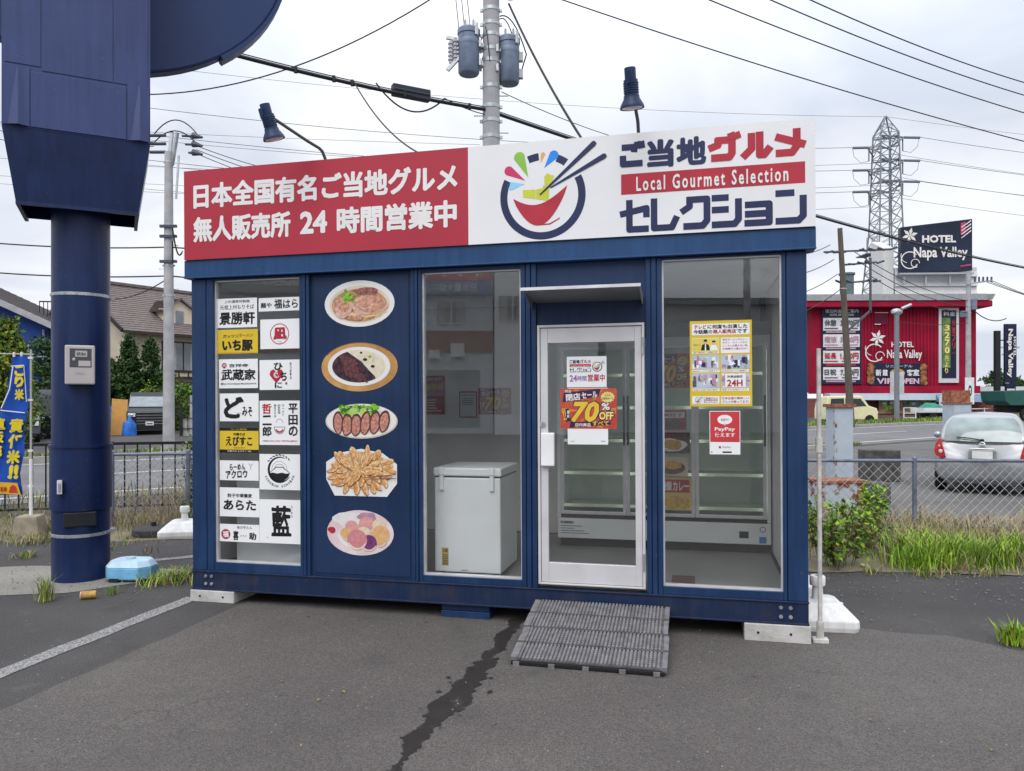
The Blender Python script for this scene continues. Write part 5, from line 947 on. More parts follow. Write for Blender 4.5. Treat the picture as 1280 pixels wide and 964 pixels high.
hwindow(hb, 1.7, 2.75, 2.2, 1.55); hwindow(hb, 5.3, 2.75, 2.2, 1.55); hwindow(hb, 9.3, 2.75, 2.2, 1.55)
mb = MB(trimbr)
mb.box(1.2, 8.2, -.55, -.02, 2.45, 2.52); mb.box(1.2, 8.2, -.58, -.52, 2.78, 2.84)
for i in range(15): mb.box(1.2+i*.495, 1.26+i*.495, -.57, -.53, 2.52, 2.78)
mb.build('balcony', hb)
mb = MB(roofb); roofpatch(mb, (.5, -1.6, 1.75), (14, -1.6, 1.75), (14, -.05, 2.25), (.5, -.05, 2.25), .08); mb.build('porch_roof', hb); mb = MB(trimbr); mb.box(.5, 14, -1.68, -1.6, 1.63, 1.75); [mb.box(x_, x_+.1, -1.55, -1.45, 0, 1.65) for x_ in (.7, 4.5, 8.5, 12.5)]; mb.build('porch_frame', hb)
mb = MB(M('ac_white', (.55, .55, .53), .5)); mb.box(-.42, -.02, 1.1, 1.85, 2.6, 3.2); mb.m(dark); mb.T = Matrix.Translation((-.425, 1.42, 2.9)) @ Matrix.Rotation(pi/2, 4, 'Y'); mb.cyl((0, 0, -.004), (0, 0, .01), .22, n=20); mb.build('air_conditioner', hb)
hl = thing('blue_house', 'bright blue house with dark tiled roof at the left edge', 'house', TR(-24.9, 38.0, 0, radians(14)) @ Matrix.Diagonal((1.43, 1.43, 1.26, 1)))
mb = MB(wallblue); mb.box(-9, 1.2, 0, 8, 0, 4.25); mb.prism([(-9, 4.25), (1.2, 4.25), (-3.9, 7.0)], .05, 8); mb.build('wall', hl)
mb = MB(roofd); roofpatch(mb, (1.75, 8.4, 4.05), (1.75, -.6, 4.05), (-3.9, -.6, 7.15), (-3.9, 8.4, 7.15)); roofpatch(mb, (-9.6, -.6, 4.05), (-9.6, 8.4, 4.05), (-3.9, 8.4, 7.15), (-3.9, -.6, 7.15)); mb.build('roof', hl)
mb = MB(M('fascia_grey', (.36, .36, .38), .5)); mb.bar((1.75, -.62, 3.98), (-3.9, -.62, 7.05), .05, .22); mb.box(1.70, 1.82, -.6, 8.4, 3.93, 4.05); mb.build('gutter', hl)
mb = MB(M('fascia_grey')); mb.cyl((1.1, -.08, 0), (1.1, -.08, 4.0), .04, n=8)
for z in (.95, 1.95, 2.9): mb.box(-3, 1.2, -.10, -.04, z, z+.05)
for x_ in (-1.3, .6): mb.box(x_, x_+.06, -.10, -.04, 0, 3.4)
mb.build('pipe_frame', hl); hwindow(hl, -4.2, 2.3, 1.6, 1.1, fm=M('fascia_grey'))
ht = thing('roof_terrace_house', 'beige flat-roofed house with a black railing, seen between blue house and pole', 'house', TR(-25.7, 42.0, 0, radians(8)) @ Matrix.Diagonal((1.3, 1.3, 1.75, 1))); mb = MB(wallbeige); mb.box(0, 2.0, 0, 1.8, 0, 3.0); mb.m(M('wall_cream', (.42, .36, .28), .9)); mb.prism([(.3, 3.3), (1.9, 3.3), (1.9, 3.9), (1.3, 3.8)], 1.1, 1.7); mb.build('wall', ht); mb = MB(trimbr); mb.box(-.1, 2.05, -.08, 1.8, 3.0, 3.35); mb.build('parapet', ht); mb = MB(blkmetal); mb.box(-.1, 2.0, -.05, -.01, 3.92, 3.96)
for i in range(13): mb.box(-.1+i*.16, -.075+i*.16, -.04, -.015, 3.35, 3.92)
mb.build('railing', ht)
gw = thing('garden_wall', 'grey block wall with a wire grid fence on top, beside the left utility pole', 'wall', TR(-14.15, 33.0, 0, radians(10))); mb = MB(concrete); mb.box(0, 6, 0, .2, 0, .75); mb.box(.3, .7, -.05, .25, 0, 1.75); mb.build('wall', gw); mb = MB(M('wall_buff', (.34, .29, .22), .9)); mb.box(.72, 6, .02, .18, .752, 1.55); mb.build('panel', gw); mb = MB(blkmetal)
for i in range(20): mb.box(.2+i*.3, .22+i*.3, -.06, -.04, .2, 1.4)
for z in (.3, .75, 1.4): mb.box(0, 6, -.065, -.035, z, z+.03)
mb.box(-.1, 0, -.1, 0, 0, 1.3); mb.build('grid', gw)
ob = thing('orange_board', 'orange board leaning upright against the bushes', 'board', TR(-17.25, 33.6, 0, radians(6))); mb = MB(M('board_orange', (.50, .26, .07), .7, var=.1)); mb.add([(-.30, 0, 0), (.36, 0, 0), (.30, .3, 1.55), (-.36, .3, 1.6), (-.30, .06, 0), (.36, .06, 0), (.30, .36, 1.55), (-.36, .36, 1.6)], [(0, 1, 2, 3), (7, 6, 5, 4), (0, 4, 5, 1), (1, 5, 6, 2), (2, 6, 7, 3), (3, 7, 4, 0)]); mb.build('sheet', ob)
tarp = M('tarp_blue', (.02, .13, .45), .55, var=.25, scale=6, bump=.6, bscale=6)
def lump(name, label, cat, x_, y_, sx, sy, sz, mat, seed):
    R = random.Random(seed); mb = MB(mat); mb.sphere((0, 0, 0), 1, 18); mb.V = [Vector((v.x*sx*(1+.35*mnoise.noise(v*1.7+Vector((seed, 0, 0)))), v.y*sy, max(-.0, v.z*sz*(1+.5*mnoise.noise(v*2.1+Vector((0, seed, 0))))))) for v in mb.V]; tag(mb.build(name, None, TR(x_, y_, 0)), label, cat)
lump('tarpaulin', 'crumpled blue tarpaulin between the orange board and the minivan', 'tarpaulin', -16.55, 33.2, .30, .4, .75, tarp, 3); lump('tarpaulin', 'tall blue tarpaulin bundle left of the orange board', 'tarpaulin', -17.95, 34.2, .34, .4, 1.3, tarp, 5)
# ------------------------------------------------------------------ right side: silver hatchback
car = thing('hatchback', 'silver hatchback parked with its back to the fence', 'car', TR(7.96, 13.0, 0, radians(-33)) @ Matrix.Scale(.9, 4))
half = [(0, .20), (.52, .20), (.72, .24), (.80, .36), (.825, .52), (.83, .66), (.82, .80), (.79, .92), (.74, 1.00), (.0, 1.03)]
st = [  # y, width factor, z-shift for low points, belt drop, y-offset per point
 (0.02, .86, 0, 0), (.10, .95, 0, 0), (.35, 1.0, 0, 0), (1.0, 1.0, 0, 0), (2.0, 1.0, 0, -.02), (2.7, .99, 0, -.07), (3.2, .96, 0, -.14), (3.55, .88, 0, -.22), (3.70, .74, 0, -.30)]
yo = [.10, .06, .02, -.01, -.02, .0, .05, .09, .12, .14]
mb = MB(silverp); V = []; nh = len(half)
for k, (y, f, _, bd) in enumerate(st):
    ring = []
    for i, (a, z) in enumerate(half): ring.append((a*f, y+(yo[i]*max(0, 1-k/2.5)), z+(bd*max(0, (z-.45)/.55) if z > .45 else 0)))
    ring = ring+[(-a, y_, z) for a, y_, z in ring[-2:0:-1]]; V += ring
m_ = 2*nh-2
mb.add(V, [(k*m_+i, k*m_+(i+1) % m_, (k+1)*m_+(i+1) % m_, (k+1)*m_+i) for k in range(len(st)-1) for i in range(m_)]+[tuple(range(m_))[::-1], tuple(range(len(V)-m_, len(V)))])
mb.build('body', car, sub=2)
# greenhouse
def gh(y, w, z): return (y, w, z)
secs = [(.13, .66, .98), (.22, .665, 1.14), (.36, .64, 1.34), (.52, .58, 1.47), (.80, .55, 1.525), (1.4, .56, 1.54), (1.95, .56, 1.51), (2.45, .63, 1.28), (2.9, .70, .99)]
mb = MB(silverp); V = []
for y, w, z in secs:
    zz = .94; base = min(.76, .70+.06*min(1, y)); q = (z-zz); ring = [(base, y, zz), (base-.02*(q/.6), y, zz+q*.3), ((base+w)/2+.01, y, zz+q*.65), (w+.01, y, zz+q*.92), (w-.10, y, z), (0, y-.02, z+.012)]
    ring = ring+[(-a, b_, c) for a, b_, c in ring[-2::-1]]; V += ring
m_ = 11
mb.add(V, [(k*m_+i, k*m_+i+1, (k+1)*m_+i+1, (k+1)*m_+i) for k in range(len(secs)-1) for i in range(m_-1)]+[tuple(range(m_))[::-1]]); mb.build('cabin', car, sub=2)
rg_ = M('rear_glass', (.20, .25, .25), .08, spec=.9, var=.3, scale=2.5)
mb = MB(rg_); V = []; rows = [(.145, .62, 1.0), (.18, .635, 1.08), (.245, .625, 1.19), (.32, .60, 1.30), (.42, .55, 1.40), (.50, .50, 1.445)]
for y, w, z in rows:
    for i in range(13): t = -1+2*i/12; V.append((w*t, y-.055-.02*(1-t*t)+.035*abs(t)**4, z))
mb.add(V, [(k*13+i, k*13+i+1, (k+1)*13+i+1, (k+1)*13+i) for k in range(5) for i in range(12)], True); mb.build('rear_window', car)
mb = MB(dark); mb.tube([(-.02, .055, 1.03), (-.2, .05, 1.06), (-.42, .075, 1.075)], .012, 6); mb.sphere((0, .06, 1.025), .03, 8); mb.build('wiper', car)
for s_ in (1, -1):
    mb = MB(lampred); P_ = [(.60, .70), (.69, .68), (.775, .72), (.80, .82), (.775, .94), (.72, 1.04), (.68, 1.05), (.655, .92), (.62, .80)]; V = [(s_*a, -.005+.30*max(0, a-.60)**1.3+.12*max(0, c-.9), c) for a, c in P_]; mb.add(V+[(a, b_+.12, c) for a, b_, c in V], [tuple(range(9))[::s_]]+[(i, (i+1) % 9, 9+(i+1) % 9, 9+i) for i in range(9)]); tl = mb.build('tail_light', car, bevel=.008); mb = MB(lampclear); mb.sphere((s_*.685, .01, .80), .038, 10, (1, .5, 1)); mb.sphere((s_*.695, .03, .90), .036, 10, (1, .5, 1)); mb.build('bulb', tl)
    mb = MB(carglass); P_ = [(.75, 1.0), (.80, 1.28), (1.15, 1.41), (2.0, 1.40), (2.55, 1.05), (2.4, 1.0)]; mb.add([(s_*(.77-.17*((z-.95)/.5)), y, z) for y, z in P_], [tuple(range(6))[::s_]]); mb.build('side_window', car)
    mb = MB(silverp); mb.sphere((s_*.90, 2.35, 1.02), .10, 10, (.8, .5, .7)); mb.build('wing_mirror', car)
for y_ in (.62, 3.02):
    for s_ in (1, -1): wheel(car, s_*.72, y_, .30, .19)
mb = MB(M('bumper_dark', (.05, .052, .056), .6)); mb.box(-.62, .62, -.015, .2, .19, .30); mb.build('lower_bumper', car, bevel=.02); mb = MB(M('body_seam', (.10, .10, .105), .5)); mb.tube([(a*.13*5.6, -.028+.09*abs(a)**3, .655) for a in [-1+i/6 for i in range(13)]], .006, 5); mb.tube([(a*.55, .02+.02*abs(a), 1.0-.0*abs(a)) for a in [-1+i/6 for i in range(13)]], .004, 4); mb.build('seam', car)
mb = MB(M('plate_recess', (.30, .31, .32), .35, .5)); mb.box(-.22, .22, -.004, .05, .67, .845); mb.build('plate_recess', car, bevel=.01); mb = MB(platew); mb.box(-.165, .165, -.012, -.0045, .68, .82); mb.build('number_plate', car); mb = MB(chrome); mb.box(-.20, .20, .0, .06, .852, .875); mb.build('boot_handle', car, bevel=.006)
mb = MB(chrome); mb.T = Matrix.Translation((0, .045, .945)) @ Matrix.Rotation(radians(80), 4, 'X'); mb.lathe([(.038, 0), (.048, .006), (.048, .012), (.038, .014)], 20); mb.box(-.055, .055, -.010, .010, 0, .016); mb.build('badge', car)
# ------------------------------------------------------------------ vehicles across the road
yel = M('car_cream', (.66, .62, .36), .3, coat=.5, var=.04)
o, hw = vehicle('kei_van', 'small cream yellow van driving past on the far side of the road', 'van', TR(18.95, 47.2, .0, radians(-82)), 3.4, 1.48, [(0, .28), (0, .9), (.12, 1.72), (2.35, 1.76), (2.78, 1.15), (3.32, .98), (3.4, .28)], yel, 1.0, wins=[[(.25, 1.08), (.32, 1.58), (1.15, 1.60), (1.15, 1.08)], [(1.25, 1.08), (1.25, 1.60), (2.25, 1.58), (2.6, 1.12)]], ws=((2.37, 1.73), (2.76, 1.18)), wh=.27, bevel=.07)
facedark(o, 1.48, 3.4, .55, .7, .66, .30)
wt = M('truck_white', (.66, .67, .67), .35)
o, hw = vehicle('kei_truck', 'small white flatbed truck with a green tarpaulin load across the road', 'truck', TR(27.7, 52.5, 0, radians(-84)), 3.4, 1.5, [(2.05, .3), (2.05, 1.78), (2.95, 1.80), (3.28, 1.15), (3.4, .95), (3.4, .3)], wt, 1.0, wins=[[(2.35, 1.08), (2.35, 1.58), (2.85, 1.58), (3.12, 1.12)]], ws=((2.97, 1.77), (3.27, 1.18)), wh=.27, axles=(.7, .65), bevel=.05)
facedark(o, 1.5, 3.4, .5, .6, .68, .25, grille=False); mb = MB(wt); mb.box(-.72, .72, 0, 2.0, .62, .68); mb.box(-.75, -.71, 0, 2.0, .681, .95); mb.box(.71, .75, 0, 2.0, .681, .95); mb.box(-.71, .71, 0, .04, .681, .95); mb.build('flatbed', o); mb = MB(dark); mb.box(-.35, .35, 0, 2.1, .35, .615); mb.build('chassis', o)
mb = MB(M('tarp_green', (.03, .22, .16), .6, var=.2, scale=5)); mb.sphere((0, 0, 0), 1, 16); mb.V = [Vector((v.x*.66, 1.0+v.y*.92, .72+max(0, v.z)*.55*(1+.4*mnoise.noise(v*2)))) for v in mb.V]; mb.build('tarpaulin', o)
o, hw = vehicle('dump_truck', 'dark green dump truck parked at the far right beyond the road', 'truck', TR(34.5, 54.5, 0, radians(-80)), 6.5, 2.2, [(4.7, .5), (4.7, 2.5), (5.9, 2.5), (6.4, 1.5), (6.5, .5)], M('truck_green', (.02, .09, .075), .45), 1.4, wins=[[(5.0, 1.5), (5.0, 2.2), (5.8, 2.2), (6.1, 1.5)]], wh=.42, axles=(1.3, 1.0)); mb = MB(M('truck_green')); mb.prismx([(0, 1.1), (4.5, 1.1), (4.6, 2.25), (-.5, 2.1), (-.4, 1.4)], -1.1, 1.1); mb.build('tipper', o, bevel=.03); mb = MB(dark); mb.box(-.5, .5, .3, 6.2, .6, 1.08); mb.build('chassis', o)
# ------------------------------------------------------------------ rusty remains at the old gate
rpw = M('rusty_paint', (.36, .43, .50), .7, col2=(.42, .48, .54), scale=5, bump=.2); rust = M('rust', (.20, .055, .025), .85, col2=(.34, .16, .10), scale=12, bump=.4); rpx = M('peeling_paint', (.20, .07, .04), .8, col2=(.40, .45, .50), scale=7, lo=.42, hi=.50, bump=.3)
def gatepost(label, x_, y_, h, w, rz):
    o = thing('steel_post', label, 'post', TR(x_, y_, 0, rz), 'old pale blue steel gate posts'); mb = MB(rpw); mb.box(-w/2, w/2, -w/2, w/2, 0, h-.05); mb.build('column', o, bevel=.01); mb = MB(rpx); mb.box(-w/2-.004, -w/2+.03, -w/2-.004, -w/2+.05, .1, h-.1); mb.box(-w/2-.005, w/2+.005, -w/2-.005, w/2+.005, .0, .25); mb.build('rust_edge', o); mb = MB(rust); mb.box(-w/2-.03, w/2+.03, -w/2-.03, w/2+.03, h-.05, h); mb.build('cap_plate', o)
    return o
gatepost('pale blue steel post with rusty cap beside the right corner of the shop', 5.03, 11.8, 1.55, .29, radians(5)); o = gatepost('pale blue steel post with a brown board on top beside the silver car', 12.5, 21.6, 1.52, .50, radians(5))
mb = MB(rust); mb.box(-.29, .27, -.2, .2, 1.525, 1.85); mb.build('board', o)
rbx = thing('rusty_box', 'low steel box with peeling pale paint at the foot of the fence', 'box', TR(4.78, 11.2, 0, radians(4))); mb = MB(rpx); mb.box(-.38, .16, -.2, .2, 0, .42); mb.build('case', rbx, bevel=.008); mb = MB(rust); mb.box(-.40, .32, -.22, .22, .422, .46); mb.box(.17, .30, -.18, .18, 0, .42); mb.build('lid', rbx)
cbk = thing('stone_block', 'dark rough concrete block behind the rusty box', 'block', TR(5.42, 11.75, 0, radians(-8))); mb = MB(M('dark_concrete', (.085, .08, .075), .95, var=.35, scale=8, bump=.5)); mb.box(-.30, .30, -.2, .2, 0, .36); mb.build('block', cbk, bevel=.03); 
bks = thing('dark_planter', 'dark box standing on the lot left of the silver car', 'box', TR(7.35, 15.2, 0, 0)); mb = MB(M('dark_concrete')); mb.box(-.42, .25, -.2, .2, 0, .62); mb.build('box', bks, bevel=.02)
# ------------------------------------------------------------------ the red hotel
MB.EPS = .03
hred = M('hotel_red', (.27, .011, .035), .7, var=.2, scale=.6, streak=.12, spec=.08); hotel = thing('hotel', 'dark red corrugated hotel with grey roof edge and brick ground floor', 'hotel', TR(24.6, 63, 0, radians(-2)))
Wd = 13.2
mb = MB(hred); mb.box(0, Wd, 0, 9, 2.1, 9.4)
for i in range(int((Wd-3.6)/.28)): mb.box(3.4+i*.28, 3.4+i*.28+.13, -.07, .0, 2.5, 9.1) if 3.4+i*.28 < 10.1 else None
mb.build('wall', hotel)
mb = MB(hred); mb.box(-.8, Wd+.75, -1.0, 9, 8.95, 9.45); mb.build('cornice', hotel, bevel=.05); mb = MB(hred); mb.box(-.3, Wd+.2, -.25, 0, 1.95, 2.6); mb.build('lower_band', hotel)
mb = MB(M('roof_grey', (.24, .25, .26), .5, var=.1)); mb.prismx([(-1.1, 9.46), (9, 9.46), (9, 10.0), (-1.0, 9.98)], -.8, Wd+.3); mb.prism([(Wd+.3, 9.48), (Wd+.7, 9.50), (Wd+.95, 9.95), (Wd+.3, 9.95)], -1.05, 9); mb.build('roof', hotel)
mb = MB(M('awning_pale', (.46, .52, .58), .5, var=.08, scale=.6)); mb.prismx([(-1.6, 1.45), (0, 1.55), (0, 2.0), (-1.5, 1.95)], .9, Wd+.6); mb.m(M('awning_blue', (.16, .26, .38), .5)); mb.prismx([(-2.2, 1.3), (-1.6, 1.3), (-1.6, 1.9)], 9.2, Wd+.4); mb.build('awning', hotel)
brick = M('hotel_brick', (.20, .055, .05), .85, col2=(.28, .10, .085), scale=6, bump=.3, bscale=12); mb = MB(brick); mb.box(.3, Wd+1.5, .2, 9, 0, 1.5); mb.m(M('hotel_brick2', (.25, .14, .10), .85, var=.25, scale=8)); mb.box(4, Wd, -.6, .0, 0, .35); mb.build('ground_floor', hotel); mb = MB(M('door_maroon', (.09, .012, .03), .5)); mb.box(9.0, 10.4, .12, .25, 0, 1.35); mb.build('door', hotel)
# wall adverts
dkp = M('hotel_navy', (.012, .016, .045), .45); hw_ = M('hotel_white', (.66, .66, .66), .5)
def on_hotel(name, label, cat, x0, z0, x1, z1, base, y=-.15, group=None, rzw=None):
    mb = MB(base); mb.box(0, x1-x0, 0, .12, 0, z1-z0); mb.W, mb.H = x1-x0, z1-z0
    def dn(): return tag(mb.build(name, None, hotel.matrix_world @ Matrix.Translation((x0, y, z0))), label, cat, group)
    return mb, dn
bpy.context.view_layer.update()
mb, dn = on_hotel('price_board', 'tall navy price board with four white panels on the red hotel', 'sign', .75, 2.75, 3.95, 9.0, dkp); W, H = mb.W, mb.H; mb.m(hw_); mb.tx('宿泊料金のご案内', W*.08, H*.93, W*.92, H*.98, 1, bold=.02); mb.tx('HOTEL INFORMATION', W*.2, H*.89, W*.8, H*.92, 1)
for i, (a, b) in enumerate((('休憩', '3,270円'), ('宿泊', '5,800円'), ('延長', '1,000円'), ('日祝', '7,180円'))):
    z = .70-i*.215; mb.m(hw_); mb.rc(W*.03, H*z, W*.95, H*(z+.165), 1); mb.m((M('print_dkgrey'), M('print_mauve'), ink_red, M('print_dkgrey'))[i]); mb.tx(a, W*.06, H*(z+.06), W*.36, H*(z+.14), 2, bold=.03); mb.tx(b, W*.46, H*(z+.05), W*.92, H*(z+.14), 2, bold=.04); mb.rc(W*.06, H*(z+.02), W*.4, H*(z+.035), 2); mb.rc(W*.5, H*(z+.02), W*.9, H*(z+.035), 2); mb.m(M('print_mauve') if i != 2 else ink_red); mb.rc(W*.1, H*(z-.03), W*.85, H*(z-.008), 1)
dn()
serifw = M('hotel_letter', (.74, .70, .68), .5)
def flower(mb, cx, cz, r, k=1):
    for i in range(6): t = 2*pi*i/6+.3; mb.pl([(cx, cz), (cx+r*.55*cos(t-.38), cz+r*.55*sin(t-.38)), (cx+r*cos(t), cz+r*sin(t)), (cx+r*.55*cos(t+.38), cz+r*.55*sin(t+.38))], k+i*.05)
def swirl(mb, cx, cz, r, k=1): mb.rng(cx, cz, r*.88, r, 40, 330, k); mb.rng(cx+r*.6, cz-r*.35, r*.42, r*.5, 0, 300, k+.1); mb.rng(cx-r*.2, cz+r*.5, r*.75, r*.82, 160, 260, k+.2)
mb = MB(serifw); mb.T = Matrix.Translation((0, -.10, 0)); flower(mb, 5.25, 6.5, .68); swirl(mb, 5.0, 5.3, .75); mb.tx('HOTEL', 6.35, 5.75, 8.15, 6.2, 1, bold=.03); mb.tx('Napa Valley', 6.0, 4.65, 8.8, 5.55, 1, bold=.025); mb.build('lettering', hotel)
mb, dn = on_hotel('opening_banner', 'dark banner with flame borders announcing new rooms on the red hotel', 'sign', 4.5, 2.65, 9.1, 4.45, dkp); W, H = mb.W, mb.H; fl = M('banner_flame', (.42, .20, .07), .5, col2=(.10, .03, .02), scale=3); mb.m(fl)
for i in range(16): mb.blob(W*(.04 if i % 2 else .96), H*(.1+.055*i), W*.06, H*.10, 1+i*.05, i, .3, 10)
mb.m(hw_); mb.tx('新', W*.12, H*.42, W*.22, H*.72, 2, bold=.05); mb.tx('館', W*.24, H*.42, W*.33, H*.72, 2, bold=.05); mb.tx('客室', W*.66, H*.42, W*.88, H*.72, 2, bold=.05); mb.m(M('banner_gold', (.55, .27, .05), .5)); mb.el(W*.5, H*.55, W*.13, H*.2, 2); mb.m(ink_red); mb.tx('11', W*.46, H*.5, W*.54, H*.68, 3, bold=.04); mb.m(M('banner_pink', (.62, .42, .50), .5)); mb.tx('VIP', W*.14, H*.06, W*.42, H*.32, 2, bold=.04); mb.tx('OPEN', W*.52, H*.06, W*.88, H*.32, 2, bold=.05); mb.m(M('print_ltblue')); mb.tx('リニューアル', W*.3, H*.80, W*.76, H*.92, 2); dn()
mb, dn = on_hotel('rate_sign', 'narrow framed sign with the number 3270 written downwards on the hotel', 'sign', 10.15, 2.85, 11.75, 9.0, alu); W, H = mb.W, mb.H; mb.m(dkp); mb.rc(W*.14, H*.06, W*.86, H*.96, 1); mb.m(M('sign_leaf_green', (.07, .16, .04), .5, col2=(.22, .30, .10), scale=2)); mb.rc(W*.16, H*.20, W*.56, H*.86, 1.5); mb.m(M('ink_pale_yellow')); mb.vtx('3270', W*.26, H*.38, W*.52, H*.78, 2, bold=.04); mb.vtx('円より', W*.28, H*.12, W*.44, H*.36, 2, bold=.02); mb.m(ink_red); mb.vtx('休憩フリー', W*.62, H*.34, W*.80, H*.84, 2, bold=.04); mb.m(hw_); mb.tx('料金', W*.2, H*.88, W*.8, H*.94, 2); dn()
mb, dn = on_hotel('wall_vent', 'small dark vent grille high on the red hotel wall', 'vent', 5.0, 7.6, 6.1, 8.6, hred, -.12); mb.m(dkp); [mb.rc(.1+i*.2, .15, .2+i*.2, .75) for i in range(5)]; mb.m(serifw); mb.rc(0, .95, 1.1, 1.0); mb.rc(0, 0, .5, .06); dn()
adv = [M('advert_tan', (.42, .28, .16), .5, col2=(.12, .05, .04), scale=1.4), M('advert_grey', (.30, .33, .36), .5, col2=(.07, .06, .06), scale=1.4), M('advert_gold', (.50, .38, .10), .5, col2=(.16, .11, .06), scale=1.6)]
for i, (x0, x1, l) in enumerate(((5.3, 7.2, 'tan poster of a room on the brick ground floor, first of three'), (7.25, 8.7, 'grey poster of a street on the brick ground floor, second of three'), (8.75, 9.8, 'narrow gold poster on the brick ground floor, third of three'))):
    mb, dn = on_hotel('wall_advert', l, 'poster', x0-.2, .35, x1-.2, 2.0-.55+.4, adv[i], -.75, 'posters on the ground floor of the hotel'); R = random.Random(i); W, H = mb.W, mb.H
    for j in range(14): mb.m(R.choice([hw_, M('print_dkgrey'), adv[(i+1) % 3], M('print_green')])); x_, z_ = R.uniform(.05, .7), R.uniform(.05, .6); mb.rc(W*x_, H*z_, W*(x_+R.uniform(.08, .25)), H*(z_+R.uniform(.05, .2)), 1+j*.05)
    mb.m(serifw); mb.tx(('客室', '外観', 'HOTEL')[i], W*.1, H*.82, W*.9, H*.95, 3, bold=.03); dn()
# white plant block and roof sign
tb = thing('roof_block', 'white corrugated block standing on the hotel roof under the navy sign', 'roof structure', TR(32.9, 66, 9.5, radians(-2))); wsd = M('siding_white', (.58, .58, .58), .5, var=.05)
mb = MB(wsd); mb.box(0, 6.9, 0, 3, 0, 3.3)
for i in range(4): mb.prismx([(-.02, .1+i*.8), (-.18, .1+i*.8), (-.02, .55+i*.8)], 0, 6.9)
mb.prismx([(0, 0), (2.4, 0), (2.4, 6.0), (0, 5.0)], -1.0, -.1); mb.build('wall', tb)
hs = thing('hotel_roof_sign', 'big navy HOTEL Napa Valley board on top of the white roof block', 'sign', TR(33.2, 65.2, 12.2, radians(-3))); mb = MB(M('hotel_sign_navy', (.012, .020, .045), .4, var=.3, scale=.4)); mb.add([(-.2, 0, 0), (5.7, 0, .2), (5.7, 0, 4.55), (-.2, 0, 3.9), (-.2, .5, 0), (5.7, .5, .2), (5.7, .5, 4.55), (-.2, .5, 3.9)], [(0, 1, 2, 3), (7, 6, 5, 4), (0, 4, 5, 1), (1, 5, 6, 2), (2, 6, 7, 3), (3, 7, 4, 0)]); mb.build('board', hs)
mb = MB(serifw); flower(mb, .55, 3.2, .68); swirl(mb, .55, 1.1, .75); mb.tx('HOTEL', 1.55, 2.55, 4.35, 3.2, 1, bold=.05); mb.tx('Napa Valley', .85, 1.05, 5.3, 2.2, 1, bold=.03)
for i in range(4): mb.pl([(4.8, 2.9+i*.3), (5.6, 3.5+i*.28), (5.6, 3.62+i*.28), (4.8, 2.98+i*.3)], 1)
mb.m(M('sign_magenta', (.45, .05, .15), .5)); mb.pl([(4.75, 3.2), (5.15, 3.3), (5.15, 4.3), (4.75, 4.2)], .5); mb.pl([(4.7, .5), (5.6, .62), (5.6, .75), (4.7, .6)], 1); mb.build('lettering', hs)
mb = MB(steel); [mb.bar((x_, .3, -.9), (x_, .3, .3), .15) for x_ in (.2, 2, 4, 5.5)]; mb.box(-.3, 5.8, -.1, .6, -.12, .02); mb.build('bracket', hs)
vs = thing('street_sign', 'slim upright navy Napa Valley sign on a dark post right of the hotel', 'sign', TR(36.0, 57, 0, radians(-2))); mb = MB(blkmetal); mb.box(-.18, .18, -.15, .15, 0, 6.6); mb.bar((0, 0, 5.9), (.6, 0, 5.9), .08); mb.bar((0, 0, 3.0), (.6, 0, 3.0), .08); mb.build('post', vs); mb = MB(dkp); mb.box(.52, 1.36, -.1, .1, 2.75, 7.1); mb.box(.6, 1.3, -.1, .1, .8, 2.7); mb.build('board', vs); mb = MB(serifw); mb.T = Matrix.Translation((0, -.11, 0)); mb.tx('Napa Valley', -.95, 4.7, 2.65, 5.15, 1, bold=.04, rot=-pi/2); mb.tx('HOTEL', .45, 5.3, 1.95, 5.5, 1, bold=.03, rot=-pi/2); mb.m(hw_); mb.rc(.65, 1.2, 1.22, 1.6); mb.rc(.65, 1.9, 1.22, 2.3); mb.build('lettering', vs)
MB.EPS = .0008
sto = thing('roadside_building', 'low pale building with a blue and white fascia at the far right', 'building', TR(37.5, 68, 0, radians(-3))); mb = MB(M('store_beige', (.34, .31, .26), .8)); mb.box(0, 26, 0, 10, 0, 2.4); mb.build('wall', sto); mb = MB(M('fascia_white', (.60, .63, .66), .5)); mb.box(-1.2, 26, -1, 0, 1.75, 2.6); mb.m(M('print_blue')); mb.box(-1.2, 2.6, -1.03, -.99, 2.05, 2.4); mb.build('fascia', sto); mb = MB(M('hotel_brick')); mb.box(.5, 20, -.05, -.002, .3, 1.6); mb.build('shutter', sto)
gfn = thing('guard_fence', 'white pipe guard fence along the far pavement', 'fence', TR(27.0, 50.2, .1, radians(34))); mb = MB(hw_)
for z in (.25, .5, .75): mb.cyl((4, 0, z), (16, 0, z), .035, n=6)
for i in range(7): mb.cyl((4+i*2, 0, 0), (4+i*2, 0, .82), .04, n=6)
mb.build('pipework', gfn)
ds = thing('roadside_sign', 'small white square road sign on a thin post beyond the yellow van', 'sign', TR(25.3, 50.5, .1)); mb = MB(hw_); mb.cyl((0, 0, 0), (0, 0, 3.0), .05, n=8); mb.build('post', ds); mb = MB(M('sign_greywhite', (.50, .50, .50), .5)); mb.box(-.45, .45, -.06, -.02, 1.75, 3.25); mb.build('plate', ds); mb = MB(M('print_grey')); mb.T = Matrix.Translation((0, -.061, 0)); MB.EPS = .004; mb.tx('P', -.2, 2.5, .2, 3.05, bold=.02); mb.tx('24H', -.3, 1.95, .3, 2.3); mb.build('lettering', ds)
mb = MB(hw_); mb.box(.42, .48, -.05, 0, 0, .9); mb.box(1.2, 1.26, -.05, 0, 0, .9); [mb.box(.42, 1.26, -.04, -.01, z, z+.05) for z in (.2, .5, .85)]; mb.build('guard_rail', ds)
MB.EPS = .0008
